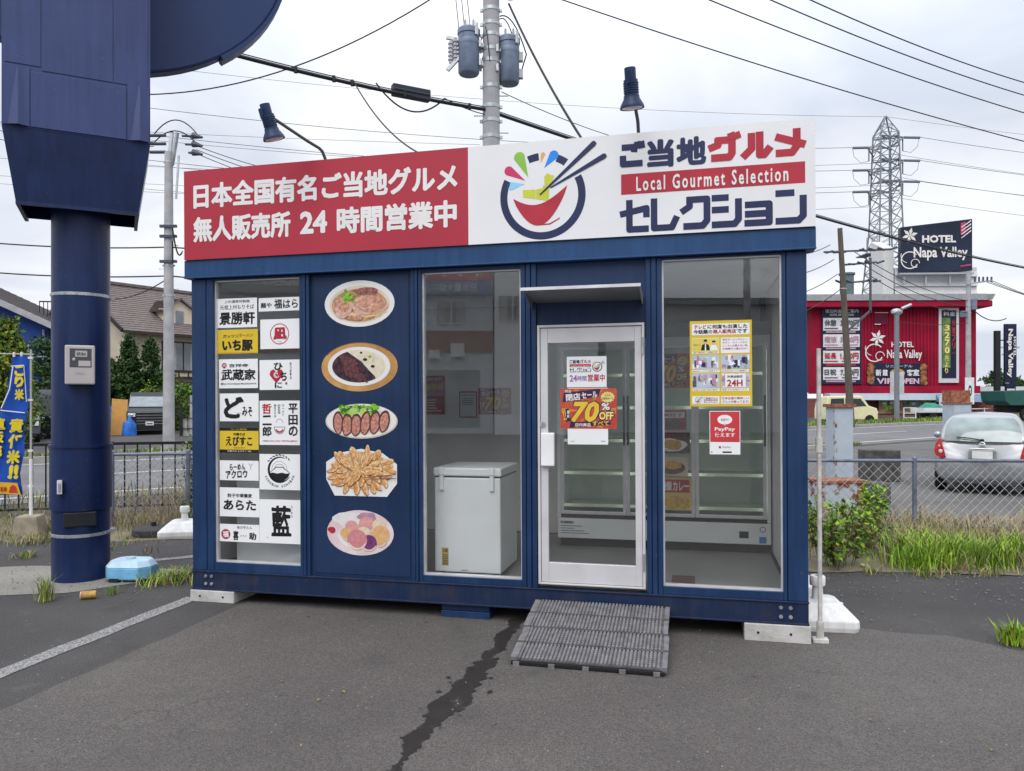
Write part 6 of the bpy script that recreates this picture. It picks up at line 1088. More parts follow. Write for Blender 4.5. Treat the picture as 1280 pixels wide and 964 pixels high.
# lattice pylon
py = thing('transmission_tower', 'tall grey lattice transmission tower with three pairs of crossarms behind the hotel', 'pylon', TR(73.0, 150, 0)); pym = M('pylon_steel', (.21, .245, .28), .6, .2)
def hwid(z): return max(.06, 1.75*(56.6-z)/3.6) if z > 53 else (1.7+.55*(53-z)/19 if z > 34 else 2.25+2.6*(34-z)/34)
mb = MB(pym); lv = [0, 6, 11, 15.5, 19.5, 23, 26, 28.5, 31, 33.5, 36, 38.5, 41, 43.5, 46, 48.5, 51, 53, 54.8, 56.6]
for a, b in zip(lv, lv[1:]):
    p, q = hwid(a), hwid(b); ca = [(-p, -p, a), (p, -p, a), (p, p, a), (-p, p, a)]; cb = [(-q, -q, b), (q, -q, b), (q, q, b), (-q, q, b)]
    for i in range(4):
        j = (i+1) % 4; mb.bar(ca[i], cb[i], .22); mb.bar(ca[i], cb[j], .10); mb.bar(ca[j], cb[i], .10); mb.bar(cb[i], cb[j], .10)
mb.bar((0, -1.5, 20), (0, -1.5, 53), .22); mb.build('lattice', py)
PA = []
for s_, zs in ((1, (52.4, 47.9, 43.8)), (-1, (50.4, 46.0, 41.8))):
    for z in zs:
        w = hwid(z); l = 3.6; mb = MB(pym)
        for d in (-1.4, 1.4): mb.bar((-w, d, z), (s_*l, 0, z+.1), .2); mb.bar((s_*w, d, z-1.3), (s_*l, 0, z+.1), .2); mb.bar((s_*w, d, z), (s_*w*1.3, 0, z-1), .12)
        mb.bar((-w, -1.4, z), (w, 1.4, z), .2); mb.bar((-w, 1.4, z), (w, -1.4, z), .2); mb.build('crossarm', py)
        e_ = s_*(l+2.9); mb = MB(M('insulator', (.16, .20, .24), .4)); mb.cyl((s_*l, 0, z+.05), (e_, -.3, z-.1), .26, n=8); mb.build('insulator', py); mb = MB(M('insulator')); mb.cyl((s_*(l-.3), 0, z), (s_*(l-.3), 0, z-2.6), .13, n=6); mb.tube([(e_, 0, z-.1), (e_-s_*.3, 0, z-1.7), (e_-s_*1.6, 0, z-2.9), (s_*(l-.3), 0, z-2.6)], .05, 4); mb.build('jumper', py); PA.append((73+e_, z-.1, s_))
mb = MB(pym)
for s_ in (-1, 1): mb.box(s_*3.8-1.0, s_*3.8+1.0, -2.4, 2.4, 29.3, 29.5)
for s_ in (-1, 1):
    for i in range(3): mb.bar((s_*2.8+s_*i, -2.4, 29.5), (s_*2.8+s_*i, -2.4, 32.3), .12)
    mb.bar((s_*2.8, -2.4, 32.3), (s_*4.8, -2.4, 32.3), .12)
mb.build('platform', py)
# ------------------------------------------------------------------ utility poles and cables
def upole(label, x_, y_, h, r0, r1, mat=None, lean=(0, 0), bands=(), bolts=(), group='concrete utility poles'):
    o = thing('utility_pole', label, 'utility pole', TR(x_, y_, 0), group); top = Vector((lean[0], lean[1], h)); f = lambda z: top*(z/h); rr = lambda z: r0+(r1-r0)*z/h
    mb = MB(mat or polec); mb.cyl((0, 0, 0), top, r0, r1, n=20); mb.build('shaft', o)
    for z in bands: mb = MB(steel); c = f(z); mb.cyl(c-Vector((0, 0, .03)), c+Vector((0, 0, .03)), rr(z)+.008, n=18); mb.box(c.x-rr(z)-.05, c.x-rr(z), c.y-.02, c.y+.02, z-.025, z+.025); mb.box(c.x+rr(z), c.x+rr(z)+.05, c.y-.02, c.y+.02, z-.025, z+.025); mb.build('clamp_band', o)
    for i, z in enumerate(bolts): mb = MB(steel); c = f(z); s_ = -1 if i % 2 else 1; mb.cyl(c, c+Vector((s_*(rr(z)+.14), 0, 0)), .010, n=6); mb.cyl(c+Vector((s_*(rr(z)+.14), 0, 0)), c+Vector((s_*(rr(z)+.15), 0, 0)), .018, n=6); mb.build('step_bolt', o)
    return o
up = upole('tall concrete utility pole carrying two transformers behind the shop', -.366, 13.5, 12.5, .165, .135, bands=(8.45, 8.2, 8.0, 7.75, 7.55, 6.75, 6.5, 6.22, 5.8, 5.55, 7.1), bolts=(6.95, 6.6, 6.3, 6.05, 5.75))
insw = M('insulator_grey', (.45, .46, .48), .35); trm = M('transformer_blue', (.17, .21, .29), .45, .2, var=.15, scale=6)
for lx, ly, z0, z1 in ((-.39, -.06, 7.30, 8.10), (.31, .10, 7.20, 8.02)):
    mb = MB(trm); mb.lathe([(0, z0), (.165, z0), (.185, z0+.03), (.185, z1-.12), (.20, z1-.11), (.20, z1-.03), (.17, z1), (0, z1+.02)], 24, (lx, ly, 0)); mb.lathe([(.187, z1-.30), (.19, z1-.29), (.19, z1-.22), (.187, z1-.21)], 24, (lx, ly, 0)); t = mb.build('transformer', up)
    mb = MB(steel); s_ = -1 if lx < 0 else 1
    for z in (z0+.2, z1-.28): mb.box(min(s_*.12, lx-s_*.17), max(s_*.12, lx-s_*.17), -.06, .06, z-.04, z+.04); mb.box(lx-s_*.20-.02, lx-s_*.20+.02, -.14, .14, z-.06, z+.06)
    for a in (-.6, .8): mb.box(lx+.19*cos(a)-.015, lx+.19*cos(a)+.015, ly-.2*abs(sin(a))-.02, ly-.2*abs(sin(a))+.01, z1-.16, z1+.05)
    mb.build('bracket', t)
    mb = MB(insw)
    for a in (-.06, .08): mb = MB(insw); mb.cyl((lx+a, ly, z1), (lx+a, ly, z1+.16), .025, .018, n=8); mb.build('bushing', t)
    if lx > 0:
        for q in (z0+.1, z1-.42): mb = MB(insw); mb.box(lx+.18, lx+.25, ly-.05, ly+.05, q, q+.15); mb.build('terminal_box', t)
mb = MB(insw)
for k, (x_, z0, z1) in enumerate(((-.70, 7.48, 7.86), (-.62, 7.52, 7.92))):
    mb.cyl((x_, -.1, z0), (x_, -.1, z1), .035, n=8)
    for i in range(5): z = z0+.05+i*.07; mb.cyl((x_, -.1, z), (x_, -.1, z+.02), .052, n=10)
mb.m(steel); mb.bar((-.78, -.1, 7.93), (-.50, -.1, 7.88), .05); mb.bar((-.76, -.1, 7.36), (-.56, -.1, 7.58), .06); mb.build('cutout_switch', up)
mb = MB(wirem)
def cable(pts, r): mb.tube(pts, r, 5)
def arc(p, q, sag, n=10): p = Vector(p); q = Vector(q); return [p.lerp(q, i/n)-Vector((0, 0, sag*4*(i/n)*(1-i/n))) for i in range(n+1)]
cable(arc((.15, 0, 8.35), (.62, .05, 7.7), -.22), .012); cable(arc((.62, .05, 7.7), (.48, .1, 7.25), .0), .012); cable(arc((.15, 0, 8.3), (.36, .1, 8.1), -.1), .010); cable(arc((-.39, 0, 8.1), (-.15, 0, 8.0), .2), .010); cable(arc((-.1, -.16, 8.1), (-.02, -.16, 7.5), -.1), .008); cable(arc((-.30, 0, 7.4), (-.12, 0, 7.75), .12), .008)
for x_ in (-.57, -.47, -.37): cable([(x_, 0, 8.15), (x_-.12, -.4, 9.4)], .007)
cable(arc((.15, -.1, 8.75), (.75, -.2, 8.9), .2), .016); cable(arc((.2, -.1, 8.65), (.6, -.2, 8.75), .12), .02); mb.build('jumper_cable', up)
ul = upole('slim concrete utility pole with crossarm insulators in front of the beige house', -10.28, 23.0, 9.0, .17, .115, bands=(8.7, 6.8, 6.5, 5.6, 4.7), bolts=(6.2, 5.5, 4.9, 4.3))
mb = MB(steel); mb.bar((0, 0, 8.7), (.10, 0, 9.6), .09); mb.bar((.10, 0, 8.6), (.30, -.1, 9.55), .08); mb.bar((.22, 0, 7.6), (.30, 0, 8.9), .05); mb.build('top_arm', ul)
mb = MB(M('insulator_dark', (.06, .07, .09), .4))
for i in range(3):
    z = 9.45-.25*i; mb = MB(M('insulator_dark')); mb.cyl((.45+.1*i, -.1, z), (.95+.0*i, -.3, z-.08), .035, n=8); mb.cyl((.85, -.28, z-.05), (1.15, -.35, z-.13), .10, .03, n=10); mb.build('insulator', ul); mb = MB(M('insulator_dark')); mb.cyl((-.1, 0, z+.05), (-.6, .1, z+.08), .05, n=8); mb.build('insulator', ul)
for z in (6.75, 6.45, 5.7): mb = MB(M('insulator_dark')); mb.box(-.20, .30, -.18, -.1, z-.04, z+.04); mb.build('crossbar', ul)
mb = MB(wirem); cable(arc((-.5, .1, 9.55), (1.0, -.3, 9.40), -.45), .018); cable(arc((-.5, .1, 9.30), (1.0, -.3, 9.1), -.4), .018); cable(arc((.2, -.2, 6.7), (.5, -.2, 6.0), .4), .025); cable(arc((.2, -.2, 6.3), (.2, -.2, 5.6), .1), .02); mb.build('jumper_cable', ul)
woodp = M('pole_wood', (.10, .085, .07), .9, var=.25, scale=4, stretch=(4, 4, .4))
uw_ = upole('leaning weathered wooden pole with many insulators in front of the red hotel', 18.55, 42.0, 10.9, .20, .13, woodp, lean=(-.62, 0), bands=(7.6,), group=None)
mb = MB(M('arm_dark', (.08, .09, .10), .6))
for z, l0, l1 in ((9.6, -1.0, 2.6), (8.9, .1, 1.9), (7.9, .0, 1.7)): mb.bar((-.5+l0, 0, z), (-.5+l1, 0, z+.15), .09)
mb.bar((1.05, 0, 6.3), (1.05, 0, 9.3), .1); mb.bar((-.3, 0, 5.2), (1.05, 0, 6.4), .1); mb.build('crossarm', uw_)
RI = random.Random(9)
for z, xs in ((9.6, (-1.4, -1.0, -.3, .3, .8, 1.3, 1.8, 2.1)), (8.9, (-.4, .2, .7, 1.1, 1.4)), (7.9, (-.5, .1, .6, 1.0, 1.2))):
    for x_ in xs: q = RI.choice((-1, 1)); za = z+.15*(x_+.5)/3; mb = MB(M('insulator_dark')); mb.cyl((x_, 0, za), (x_+q*.38, -.05, za+RI.uniform(.0, .16)), .06, n=6); mb.build('insulator', uw_)
us_ = upole('grey steel lamp pole standing before the hotel flower sign', 24.05, 48.0, 6.9, .16, .14, M('pole_steel', (.20, .22, .24), .5, .3), group=None); mb = MB(steel); mb.sphere((0, 0, 7.0), .38, 10, (1, .6, .6)); mb.cyl((.3, 0, 7.2), (.9, 0, 7.45), .10, n=8); mb.build('lamp_head', us_)
ur = upole('concrete utility pole with one short crossarm at the right end of the hotel', 30.9, 52.0, 10.2, .19, .14, bands=(9.2, 7.4), bolts=()); mb = MB(steel); mb.bar((-.2, -.15, 9.3), (1.5, -.15, 9.55), .1); mb.build('crossarm', ur); mb = MB(M('insulator_dark'))
for i in range(5): mb = MB(M('insulator_dark')); mb.cyl((.35+.28*i, -.15, 9.45), (.35+.28*i, -.15, 9.8), .06, n=6); mb.build('insulator', ur)
mb = MB(trm); mb.cyl((.3, -.1, 7.6), (.3, -.1, 8.3), .20, n=14); mb.build('transformer', ur); mb = MB(trm); mb.box(-.55, -.2, -.25, .05, 7.1, 7.5); mb.build('switch_box', ur)
mb = MB(hw_); mb.box(-.35, .25, -.24, -.2, 1.2, 3.0); mb.m(dkp); mb.T = Matrix.Translation((0, -.241, 0)); mb.tx('O', -.15, 1.7, .1, 2.5, 3, bold=.04); mb.build('notice_board', ur)
uf = upole('thin far utility pole with a short arm right of the upright navy sign', 49.0, 76, 7.2, .18, .14, group=None); mb = MB(steel); mb.bar((-.8, 0, 6.6), (1.2, 0, 6.6), .14); mb.bar((-.5, 0, 5.9), (.7, 0, 5.9), .14); mb.build('crossarm', uf)
rp = thing('roof_tank', 'grey green cylinder tank on the hotel roof beside the wooden pole', 'tank', TR(27.9, 64, 9.95)); mb = MB(M('tank_green', (.10, .15, .16), .5, var=.2)); mb.cyl((0, 0, 0), (0, 0, 1.9), .55, n=18); mb.cyl((0, 0, 1.9), (0, 0, 2.05), .65, n=18); mb.build('tank', rp)
def wire(label, p, q, sag, r, group='overhead wires', cat='overhead wire', n=24):
    P_ = arc(Vector(p), Vector(q), sag, n); o_ = P_[0].copy(); mb = MB(wirem); mb.tube([v-o_ for v in P_], r, 5); return tag(mb.build('overhead_wire', None, Matrix.Translation(o_)), label, cat, group)
pc = at(606, 137, 13.4); a0 = at(120, 20, 10.4); b0 = at(1340, 345, 30)
mbw = thing('overhead_cable', 'thick black communication cable with a splice box crossing behind the shop sign', 'cable', a0)
mb = MB(wirem); P_ = arc(a0-a0, pc-a0, .10, 20)+arc(pc-a0, b0-a0, .35, 30)[1:]; mb.tube(P_, .030, 6); up_ = [v+Vector((0, 0, .048)) for v in P_]; mb.tube(up_, .009, 4)
for i in (1, 4, 5, 9, 11, 12, 15, 19): c = P_[i]; mb.box(c.x-.025, c.x+.025, c.y-.03, c.y+.03, c.z-.035, c.z+.055)
mb.build('cable', mbw)
c0 = at(490, 112, 12.6)-a0; c1 = at(537, 121, 12.9)-a0; mb = MB(M('closure_black', (.025, .03, .045), .5)); mb.bar(c0, c1, .14, .19); mb.bar(c0.lerp(c1, .02), c0.lerp(c1, .98), .17, .05); mb.build('splice_box', mbw, bevel=.02)
mb = MB(wirem); mb.tube(arc(at(470, 104, 12.5)-a0, at(556, 123, 13)-a0, .34, 16), .014, 5); mb.tube(arc(at(556, 123, 13)-a0, at(606, 143, 13.4)-a0, .03), .009, 4); mb.build('slack_loop', mbw)
wire('black service wire dropping from the thick cable to behind the red sign', at(441, 100, 12.3), at(545, 200, 9.2), .22, .011)
wire('thin dark wire climbing from the sign tower to the top of the picture', at(150, 118, 15), at(560, -15, 14), .55, .013)
wire('grey guy wire slanting down from the transformer pole to the white sign', at(636, 5, 13.4), at(730, 178, 11), .10, .020)
wire('fine wire sloping from the transformer pole towards the bowl logo', at(627, 115, 13.5), at(770, 172, 17), .05, .008)
for l, p, q, r in (('uppermost of four dark power lines over the pylon', (1000, -6), (1300, 109), .013), ('second of four dark power lines over the pylon', (945, -8), (1300, 125), .013), ('third of four dark power lines over the pylon', (860, -11), (1300, 147), .013), ('lowest of four dark power lines, running just above the pylon tip', (680, -8), (1300, 182), .013)):
    wire(l, at(*p, 15), at(*q, 19), .12, r, 'power lines in the upper right sky')
for i, (y0, y1, l) in enumerate(((303, 309, 'upper of two telephone wires left of the slim pole'), (340, 345, 'lower of two telephone wires left of the slim pole'))): wire(l, at(-40, y0-2, 24), at(211, y1, 23), .10, .022); 
wire('upper telephone wire running right from the slim pole behind the red sign', at(211, 309, 23), at(330, 314, 23.5), .03, .022); wire('lower telephone wire running right from the slim pole behind the shop', at(211, 345, 23), at(330, 352, 23.5), .03, .022)
wire('service wire from the slim pole down to the beige house ridge', at(207, 350, 22.9), at(128, 372, 33), .25, .018)
for i, l in enumerate(('top', 'middle', 'bottom')): wire(l+' one of three wires running right from the insulators of the slim pole', at(247+i*-2, 183+i*4, 22.7), at(400, 224+i*9, 26), .12, .012); wire(l+' one of three wires running left from the slim pole behind the sign tower', at(192, 171+i*6, 23), at(-40, 140+i*12, 26), .3, .012)
for i, y in enumerate((157, 200, 222, 232)): wire(('first', 'second', 'third', 'fourth')[i]+' faint level wire in the sky left of the sign tower, counted from above', at(-60, y-6, 60), at(600, y+24, 60), .2, .014, 'faint level wires in the left sky')
for i, (xe, z, s_) in enumerate(PA):
    nm = ('upper', 'middle', 'lower')[i % 3]; side = 'right' if s_ > 0 else 'left'
    wire(nm+' conductor leaving the pylon on its '+side+' side', (xe, 149.5, z), (73+s_*140, 150+s_*25, z-.5), 2.6, .045, 'transmission lines of the pylon'); wire(nm+' rear conductor passing the pylon on its '+side+' side', (73+s_*1.9, 152, z-2.3), (73+s_*140, 158+s_*25, z-3.6), 2.6, .035, 'transmission lines of the pylon')
wire('earth wire leaving the pylon tip to the right', (73, 150, 56.5), (213, 175, 56), 2.2, .03, 'transmission lines of the pylon'); wire('earth wire leaving the pylon tip to the left', (73, 150, 56.5), (-70, 125, 57), 2.2, .03, 'transmission lines of the pylon')
for i in range(3): wire(('upper', 'middle', 'lower')[i]+' wire hanging from the wooden pole to the right hotel pole', (18.6+i*.5, 42, 9.7-i*.7), (30.9, 52, 7.3+.9-i*.4), .45, .022)
for i in range(4): wire(('first', 'second', 'third', 'fourth')[i]+' wire sloping left from the wooden pole behind the shop corner', (17.4+.2*i, 42, 10.0-i*.8), (14.0, 38, 8.7-i*1.0), .12, .022)
for i in range(3): wire(('upper', 'middle', 'lower')[i]+' wire running right from the crossarm of the hotel pole', (31.8+.3*i, 52, 9.6), (45+i, 58, 7.9-i*.5), .25, .022)
wire('looped black cable hanging right of the hotel roof', at(1210, 380, 52), at(1258, 398, 53), .55, .035); wire('sagging cable crossing the hotel front from the steel lamp pole', at(1123, 402, 47.5), at(1210, 404, 51.5), .15, .02)
# ------------------------------------------------------------------ trees, weeds and grass
def leafm(n, a, b): return M(n, a, .65, col2=b, scale=2.2, spec=.25)
lf_d = leafm('leaf_dark', (.018, .045, .014), (.035, .08, .022)); lf_m = leafm('leaf_mid', (.035, .085, .018), (.065, .13, .028)); lf_y = leafm('leaf_yellow', (.13, .15, .015), (.22, .23, .03)); lf_l = leafm('leaf_light', (.10, .20, .02), (.17, .29, .035)); bark = M('bark', (.06, .045, .035), .95, var=.3, scale=9)
def leaves(mb, mats, n, fn, size, R, up=.3):
    for i in range(n):
        c, nrm = fn(R); mb.m(R.choice(mats)); a = Vector((R.gauss(0, 1), R.gauss(0, 1), R.gauss(0, 1)+up)).normalized(); b = a.cross(nrm if abs(a.dot(nrm)) < .95 else Vector((1, 0, 0))).normalized(); s_ = size*R.uniform(.55, 1.35)
        mb.add([c-a*s_*.1-b*s_*.05, c+a*s_*.4-b*s_*.33, c+a*s_, c+a*s_*.4+b*s_*.33], [(0, 1, 2, 3)], False)
def tree(name, label, cat, x_, y_, h, r, mats, n, size, shape, seed, group=None, base=.25):
    R = random.Random(seed); o = thing(name, label, cat, TR(x_, y_, 0), group)
    mb = MB(bark); mb.cyl((0, 0, 0), (0, 0, h*.7), r*.12, r*.03, n=8)
    for i in range(7): a = R.uniform(0, 2*pi); z = h*R.uniform(.2, .6); mb.cyl((0, 0, z), (r*.7*cos(a), r*.7*sin(a), z+h*.18), r*.04, r*.012, n=5)
    mb.build('trunk', o)
    cl = []
    for i in range(max(18, n//55)):
        t = R.random(); a = R.uniform(0, 2*pi)
        if shape == 'column': rad = r*(.25+.75*min(1, (1-t)*2.2)*min(1, .55+t*2))*(.55+.45*R.random()); z = h*(base*.3+(1-base*.3)*t)
        else: rad = r*sqrt(max(0, 1-(2*t-1)**2))*R.random()**.4; z = h*(base+(1-base)*t)
        cl.append((Vector((rad*cos(a), rad*sin(a), z)), R.uniform(.6, 1.3)))
    def fn(R):
        c, q = R.choice(cl); d = Vector((R.gauss(0, 1), R.gauss(0, 1), R.gauss(0, 1)*(1.7 if shape == 'column' else .8))); e = d.normalized(); k = r*(.20 if shape == 'column' else .26)*q; p = c+d*k*.62
        if p.z < .03: p.z = .03+R.random()*.1
        return p, e
    mb = MB(); leaves(mb, mats, n, fn, size, R); mb.build('crown', o); return o
px_ = lambda px, Z: (px-640)/960*Z
tree('conifer', 'yellow green conifer at the left edge behind the blue banner', 'tree', px_(9, 20.5), 20.5, 3.6, .60, [lf_y, lf_y, lf_l, lf_m], 9500, .12, 'column', 1)
tree('tree', 'dark green tree between the yellow conifer and the dark pole', 'tree', px_(57, 37), 37, 4.3, 1.3, [lf_d, lf_d, lf_m], 6000, .15, 'round', 2, base=.05)
tree('cypress', 'taller slim dark cypress nearer the dark pole', 'tree', px_(161, 39.5), 39.5, 4.85, .58, [lf_d, lf_d, lf_m], 8000, .13, 'column', 3, 'two cypresses by the beige house'); tree('cypress', 'shorter slim dark cypress nearer the slim utility pole', 'tree', px_(188, 39.8), 39.8, 4.45, .66, [lf_d, lf_d, lf_m], 8000, .13, 'column', 4, 'two cypresses by the beige house')
tree('bush', 'dark leafy bush between the pole and the taller cypress', 'bush', px_(143, 39.5), 39.5, 3.4, 1.2, [lf_d, lf_d, lf_m], 6500, .15, 'round', 5, base=.02); tree('bush', 'bright yellow green bush behind the minivan', 'bush', px_(198, 40.5), 40.5, 2.8, 1.4, [lf_l, lf_y, lf_m], 6000, .15, 'round', 6, base=.02); tree('bush', 'light green bush right of the slim utility pole', 'bush', px_(228, 39), 39, 2.2, .9, [lf_l, lf_m], 2000, .15, 'round', 7, base=.02)
tree('bush', 'low dark hedge bush left of the black van', 'bush', px_(8, 30), 30, 2.0, 1.6, [lf_d, lf_m], 2500, .15, 'round', 8, base=.02)
for i, (px, Z, h, r) in enumerate(((1262, 88, 4.2, 2.2), (1246, 92, 4.5, 1.6), (1276, 80, 3.2, 1.4))): tree('tree', ('round far tree under the thin far pole', 'small far tree just right of the upright navy sign', 'small far tree at the right edge of the picture')[i], 'tree', px_(px, Z), Z, h, r, [lf_d, lf_m], 900, .4, 'round', 20+i)
gr_b = leafm('grass_bright', (.21, .39, .025), (.35, .50, .045)); gr_d = leafm('grass_mid', (.08, .17, .018), (.16, .25, .035)); gr_s = M('grass_straw', (.28, .22, .11), .8, col2=(.42, .35, .20), scale=3); gr_br = M('grass_brown', (.13, .09, .05), .85, col2=(.22, .16, .09), scale=3)
def blades(mb, R, pts, h, w, lean, mats):
    for x_, y_ in pts:
        mb.m(R.choice(mats)); hh = h*R.uniform(.5, 1.15); a = R.uniform(0, 2*pi); l = Vector((cos(a), sin(a), 0))*hh*lean*R.uniform(.2, 1.3); s_ = Vector((-sin(a), cos(a), 0))*w*R.uniform(.6, 1.3); p = Vector((x_, y_, 0))
        m_ = p+l*.35+Vector((0, 0, hh*.6)); t = p+l+Vector((0, 0, hh*R.uniform(.75, 1)))
        mb.add([p-s_, p+s_, m_+s_*.8, m_-s_*.8, t], [(0, 1, 2, 3), (3, 2, 4)], False)
def stuff(name, label, cat, mb, z=.0): return tag(mb.build(name, None, Matrix.Translation((0, 0, z))), label, cat, None, 'stuff')
R = random.Random(11)
def clumped(n, x0, x1, y0, y1, k, sp): 
    cs = [(R.uniform(x0, x1), R.uniform(y0, y1)) for _ in range(k)]; out = []
    for _ in range(n): c = R.choice(cs); out.append((c[0]+R.gauss(0, sp), c[1]+R.gauss(0, sp)))
    return out
def along(n, s0, s1, t0, t1): return [rd(R.uniform(s0, s1), R.uniform(t0, t1)) for _ in range(n)]
mb = MB(); [blades(mb, R, clumped(420, 3.75, 8.5, 7.35, 8.0, 6, .09), R.uniform(.16, .40), .0055, R.uniform(.35, 1.0), R.choice([[gr_b, gr_b, gr_d], [gr_b, gr_d, gr_d], [gr_b, gr_d, gr_s]])) for _ in range(16)]; blades(mb, R, clumped(900, 3.7, 8.5, 7.2, 8.1, 60, .12), .26, .004, 1.3, [gr_s, gr_br, gr_d]); stuff('bright_grass', 'bright green tufts of grass at the foot of the chain link fence', 'grass', mb)
mb = MB(); blades(mb, R, clumped(4200, 4.2, 9.5, 8.2, 10.4, 90, .22), .24, .004, 1.5, [gr_s, gr_s, gr_br]); blades(mb, R, clumped(1600, 3.0, 9.5, 8.0, 9.2, 70, .2), .3, .004, 1.0, [gr_s, gr_d, gr_br]); stuff('dry_grass', 'tangled pale dry grass around the chain link fence on the right', 'grass', mb)
mb = MB(); blades(mb, R, clumped(3000, -8.5, -1.5, 9.3, 10.6, 80, .2), .20, .003, 1.6, [gr_br, gr_s, gr_br, gr_d]); blades(mb, R, clumped(700, -5.2, -2.5, 9.6, 10.8, 40, .25), .62, .0028, 1.1, [gr_br, gr_br, gr_s]); stuff('dry_weeds', 'brown dry weeds growing through the fences left of the shop', 'weeds', mb)
mb = MB(); blades(mb, R, along(5000, -30, 14, 8.95, 9.9), .28, .02, .5, [gr_d, gr_s, gr_d]); blades(mb, R, along(6500, 20, 90, 9.0, 10.4), .42, .025, .5, [gr_d, gr_d, gr_br, gr_b]); stuff('verge_grass', 'green grass strip along the far kerb of the road', 'grass', mb)
mb = MB(); blades(mb, R, along(2200, 17.5, 24.3, -.1, .55), .16, .012, .5, [gr_d, gr_br, gr_s]); blades(mb, R, along(1500, -8, 10, -1.0, .1), .3, .008, .7, [gr_d, gr_s, gr_br]); stuff('kerb_grass', 'short brownish grass along the near kerb of the road', 'grass', mb)
mb = MB(); blades(mb, R, clumped(1500, -8.5, -4.9, 8.7, 9.5, 60, .12), .10, .004, 1.2, [gr_s, gr_br, gr_d]); stuff('dry_stubble', 'low dry stubble around the concrete block under the banner', 'grass', mb)
def weed(name, label, x_, y_, h, r, n, mats, seed, stems=9, size=.055, cat='weed'):
    R2 = random.Random(seed); o = thing(name, label, cat, TR(x_, y_, 0)); mb = MB(M('stem_green', (.10, .13, .03), .7)); tips = []
    for i in range(stems):
        a = R2.uniform(0, 2*pi); q = r*R2.random(); p = Vector((q*cos(a)*.5, q*sin(a)*.5, 0)); t = Vector((q*cos(a), q*sin(a), h*R2.uniform(.55, 1))); mb.tube([p, p.lerp(t, .5)+Vector((R2.gauss(0, .02), R2.gauss(0, .02), .02)), t], .005, 4, .4); tips.append((p, t))
    mb.build('stem', o); mb = MB()
    def fn(R): p, t = R.choice(tips); f = R.uniform(.15, 1.02); c = p.lerp(t, f)+Vector((R.gauss(0, .035), R.gauss(0, .035), R.gauss(0, .02))); c.z = max(.01, c.z); return c, Vector((0, 0, 1))
    leaves(mb, mats, n, fn, size, R2, .5); mb.build('leaves', o); return o
weed('leafy_weed', 'big leafy weed bush against the right corner of the shop', 3.15, 7.5, .66, .42, 900, [lf_l, gr_b, gr_d, gr_br], 1, 16, .06); weed('leafy_weed', 'tall upright bright green weed in front of the stone block', 4.25, 9.2, .70, .20, 600, [lf_l, gr_b], 2, 8, .06); weed('leafy_weed', 'mid-high weed between the bush and the bright grass', 3.75, 8.3, .50, .4, 700, [lf_l, gr_d, gr_br], 3, 14, .055); weed('leafy_weed', 'straggly weed at the foot of the rusty box', 3.6, 9.0, .42, .35, 500, [lf_m, gr_d, lf_l], 4, 12, .055)
weed('leafy_weed', 'green weed clump beside the round dark base left of the shop', -3.95, 9.75, .42, .32, 700, [lf_m, gr_d, lf_l], 5, 10, .05); weed('leafy_weed', 'tall thin weed climbing the fences left of the shop', -4.25, 10.4, 1.1, .35, 900, [lf_m, gr_d, gr_br], 6, 12, .05); weed('leafy_weed', 'small dark weed by the left front post of the shop', -2.95, 7.35, .26, .10, 160, [lf_d, lf_m, gr_br], 7, 5, .045)
def tuft(label, x_, y_, h, r, n, mats, seed, w=.004, lean=.5): R2 = random.Random(seed); mb = MB(); blades(mb, R2, [(R2.gauss(0, r), R2.gauss(0, r)) for _ in range(n)], h, w, lean, mats); return tag(mb.build('grass_tuft', None, TR(x_, y_, .006)), label, 'grass tuft', 'grass tufts on the lot')
tuft('upright grass tuft left of the rusty can', -3.78, 6.22, .24, .03, 70, [gr_d, gr_s, gr_b], 1); tuft('flat yellowish grass tuft right of the blue weight', -3.10, 6.85, .12, .10, 260, [gr_s, gr_d, gr_b], 2, lean=1.1); tuft('grass patch between the blue weight and the shop corner', -2.92, 7.0, .12, .10, 220, [gr_s, gr_d], 3, lean=1.1); tuft('bright yellow green tuft alone at the right edge of the lot', 3.36, 5.12, .17, .04, 150, [gr_b, gr_b, lf_y], 4, .006, .6); tuft('sparse tuft behind the blue weight', -3.62, 7.35, .12, .08, 120, [gr_d, gr_s], 5, lean=.9); tuft('tiny tuft at the edge of the concrete pad', -3.35, 6.42, .08, .03, 40, [gr_d], 6); tuft('moss-like tuft at the far left of the concrete pad', -5.0, 7.9, .07, .05, 110, [gr_d, gr_s], 7, lean=1.0)
# ------------------------------------------------------------------ across the street behind the camera: seen mirrored in the shop windows
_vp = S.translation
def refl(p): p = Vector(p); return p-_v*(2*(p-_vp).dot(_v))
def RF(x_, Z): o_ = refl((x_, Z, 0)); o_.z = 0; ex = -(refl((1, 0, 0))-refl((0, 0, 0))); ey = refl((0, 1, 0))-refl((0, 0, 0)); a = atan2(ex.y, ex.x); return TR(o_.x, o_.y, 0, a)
MB.EPS = .02
gw_ = M('shop_wall_grey', (.58, .62, .66), .7); redb = M('shop_sign_red', (.50, .04, .07), .5); blub = M('shop_sign_blue', (.09, .17, .38), .5)
o = thing('bike_shop', 'grey shop across the street with red and blue sign bands, seen reflected in the windows', 'building', RF(-.9, 35)); mb = MB(gw_); mb.box(0, 14, 0, 10, 0, 8.6); mb.m(M('shop_band_brown', (.22, .09, .07), .7)); mb.box(0, 14, -.05, 0, 3.7, 4.7); mb.build('wall', o)
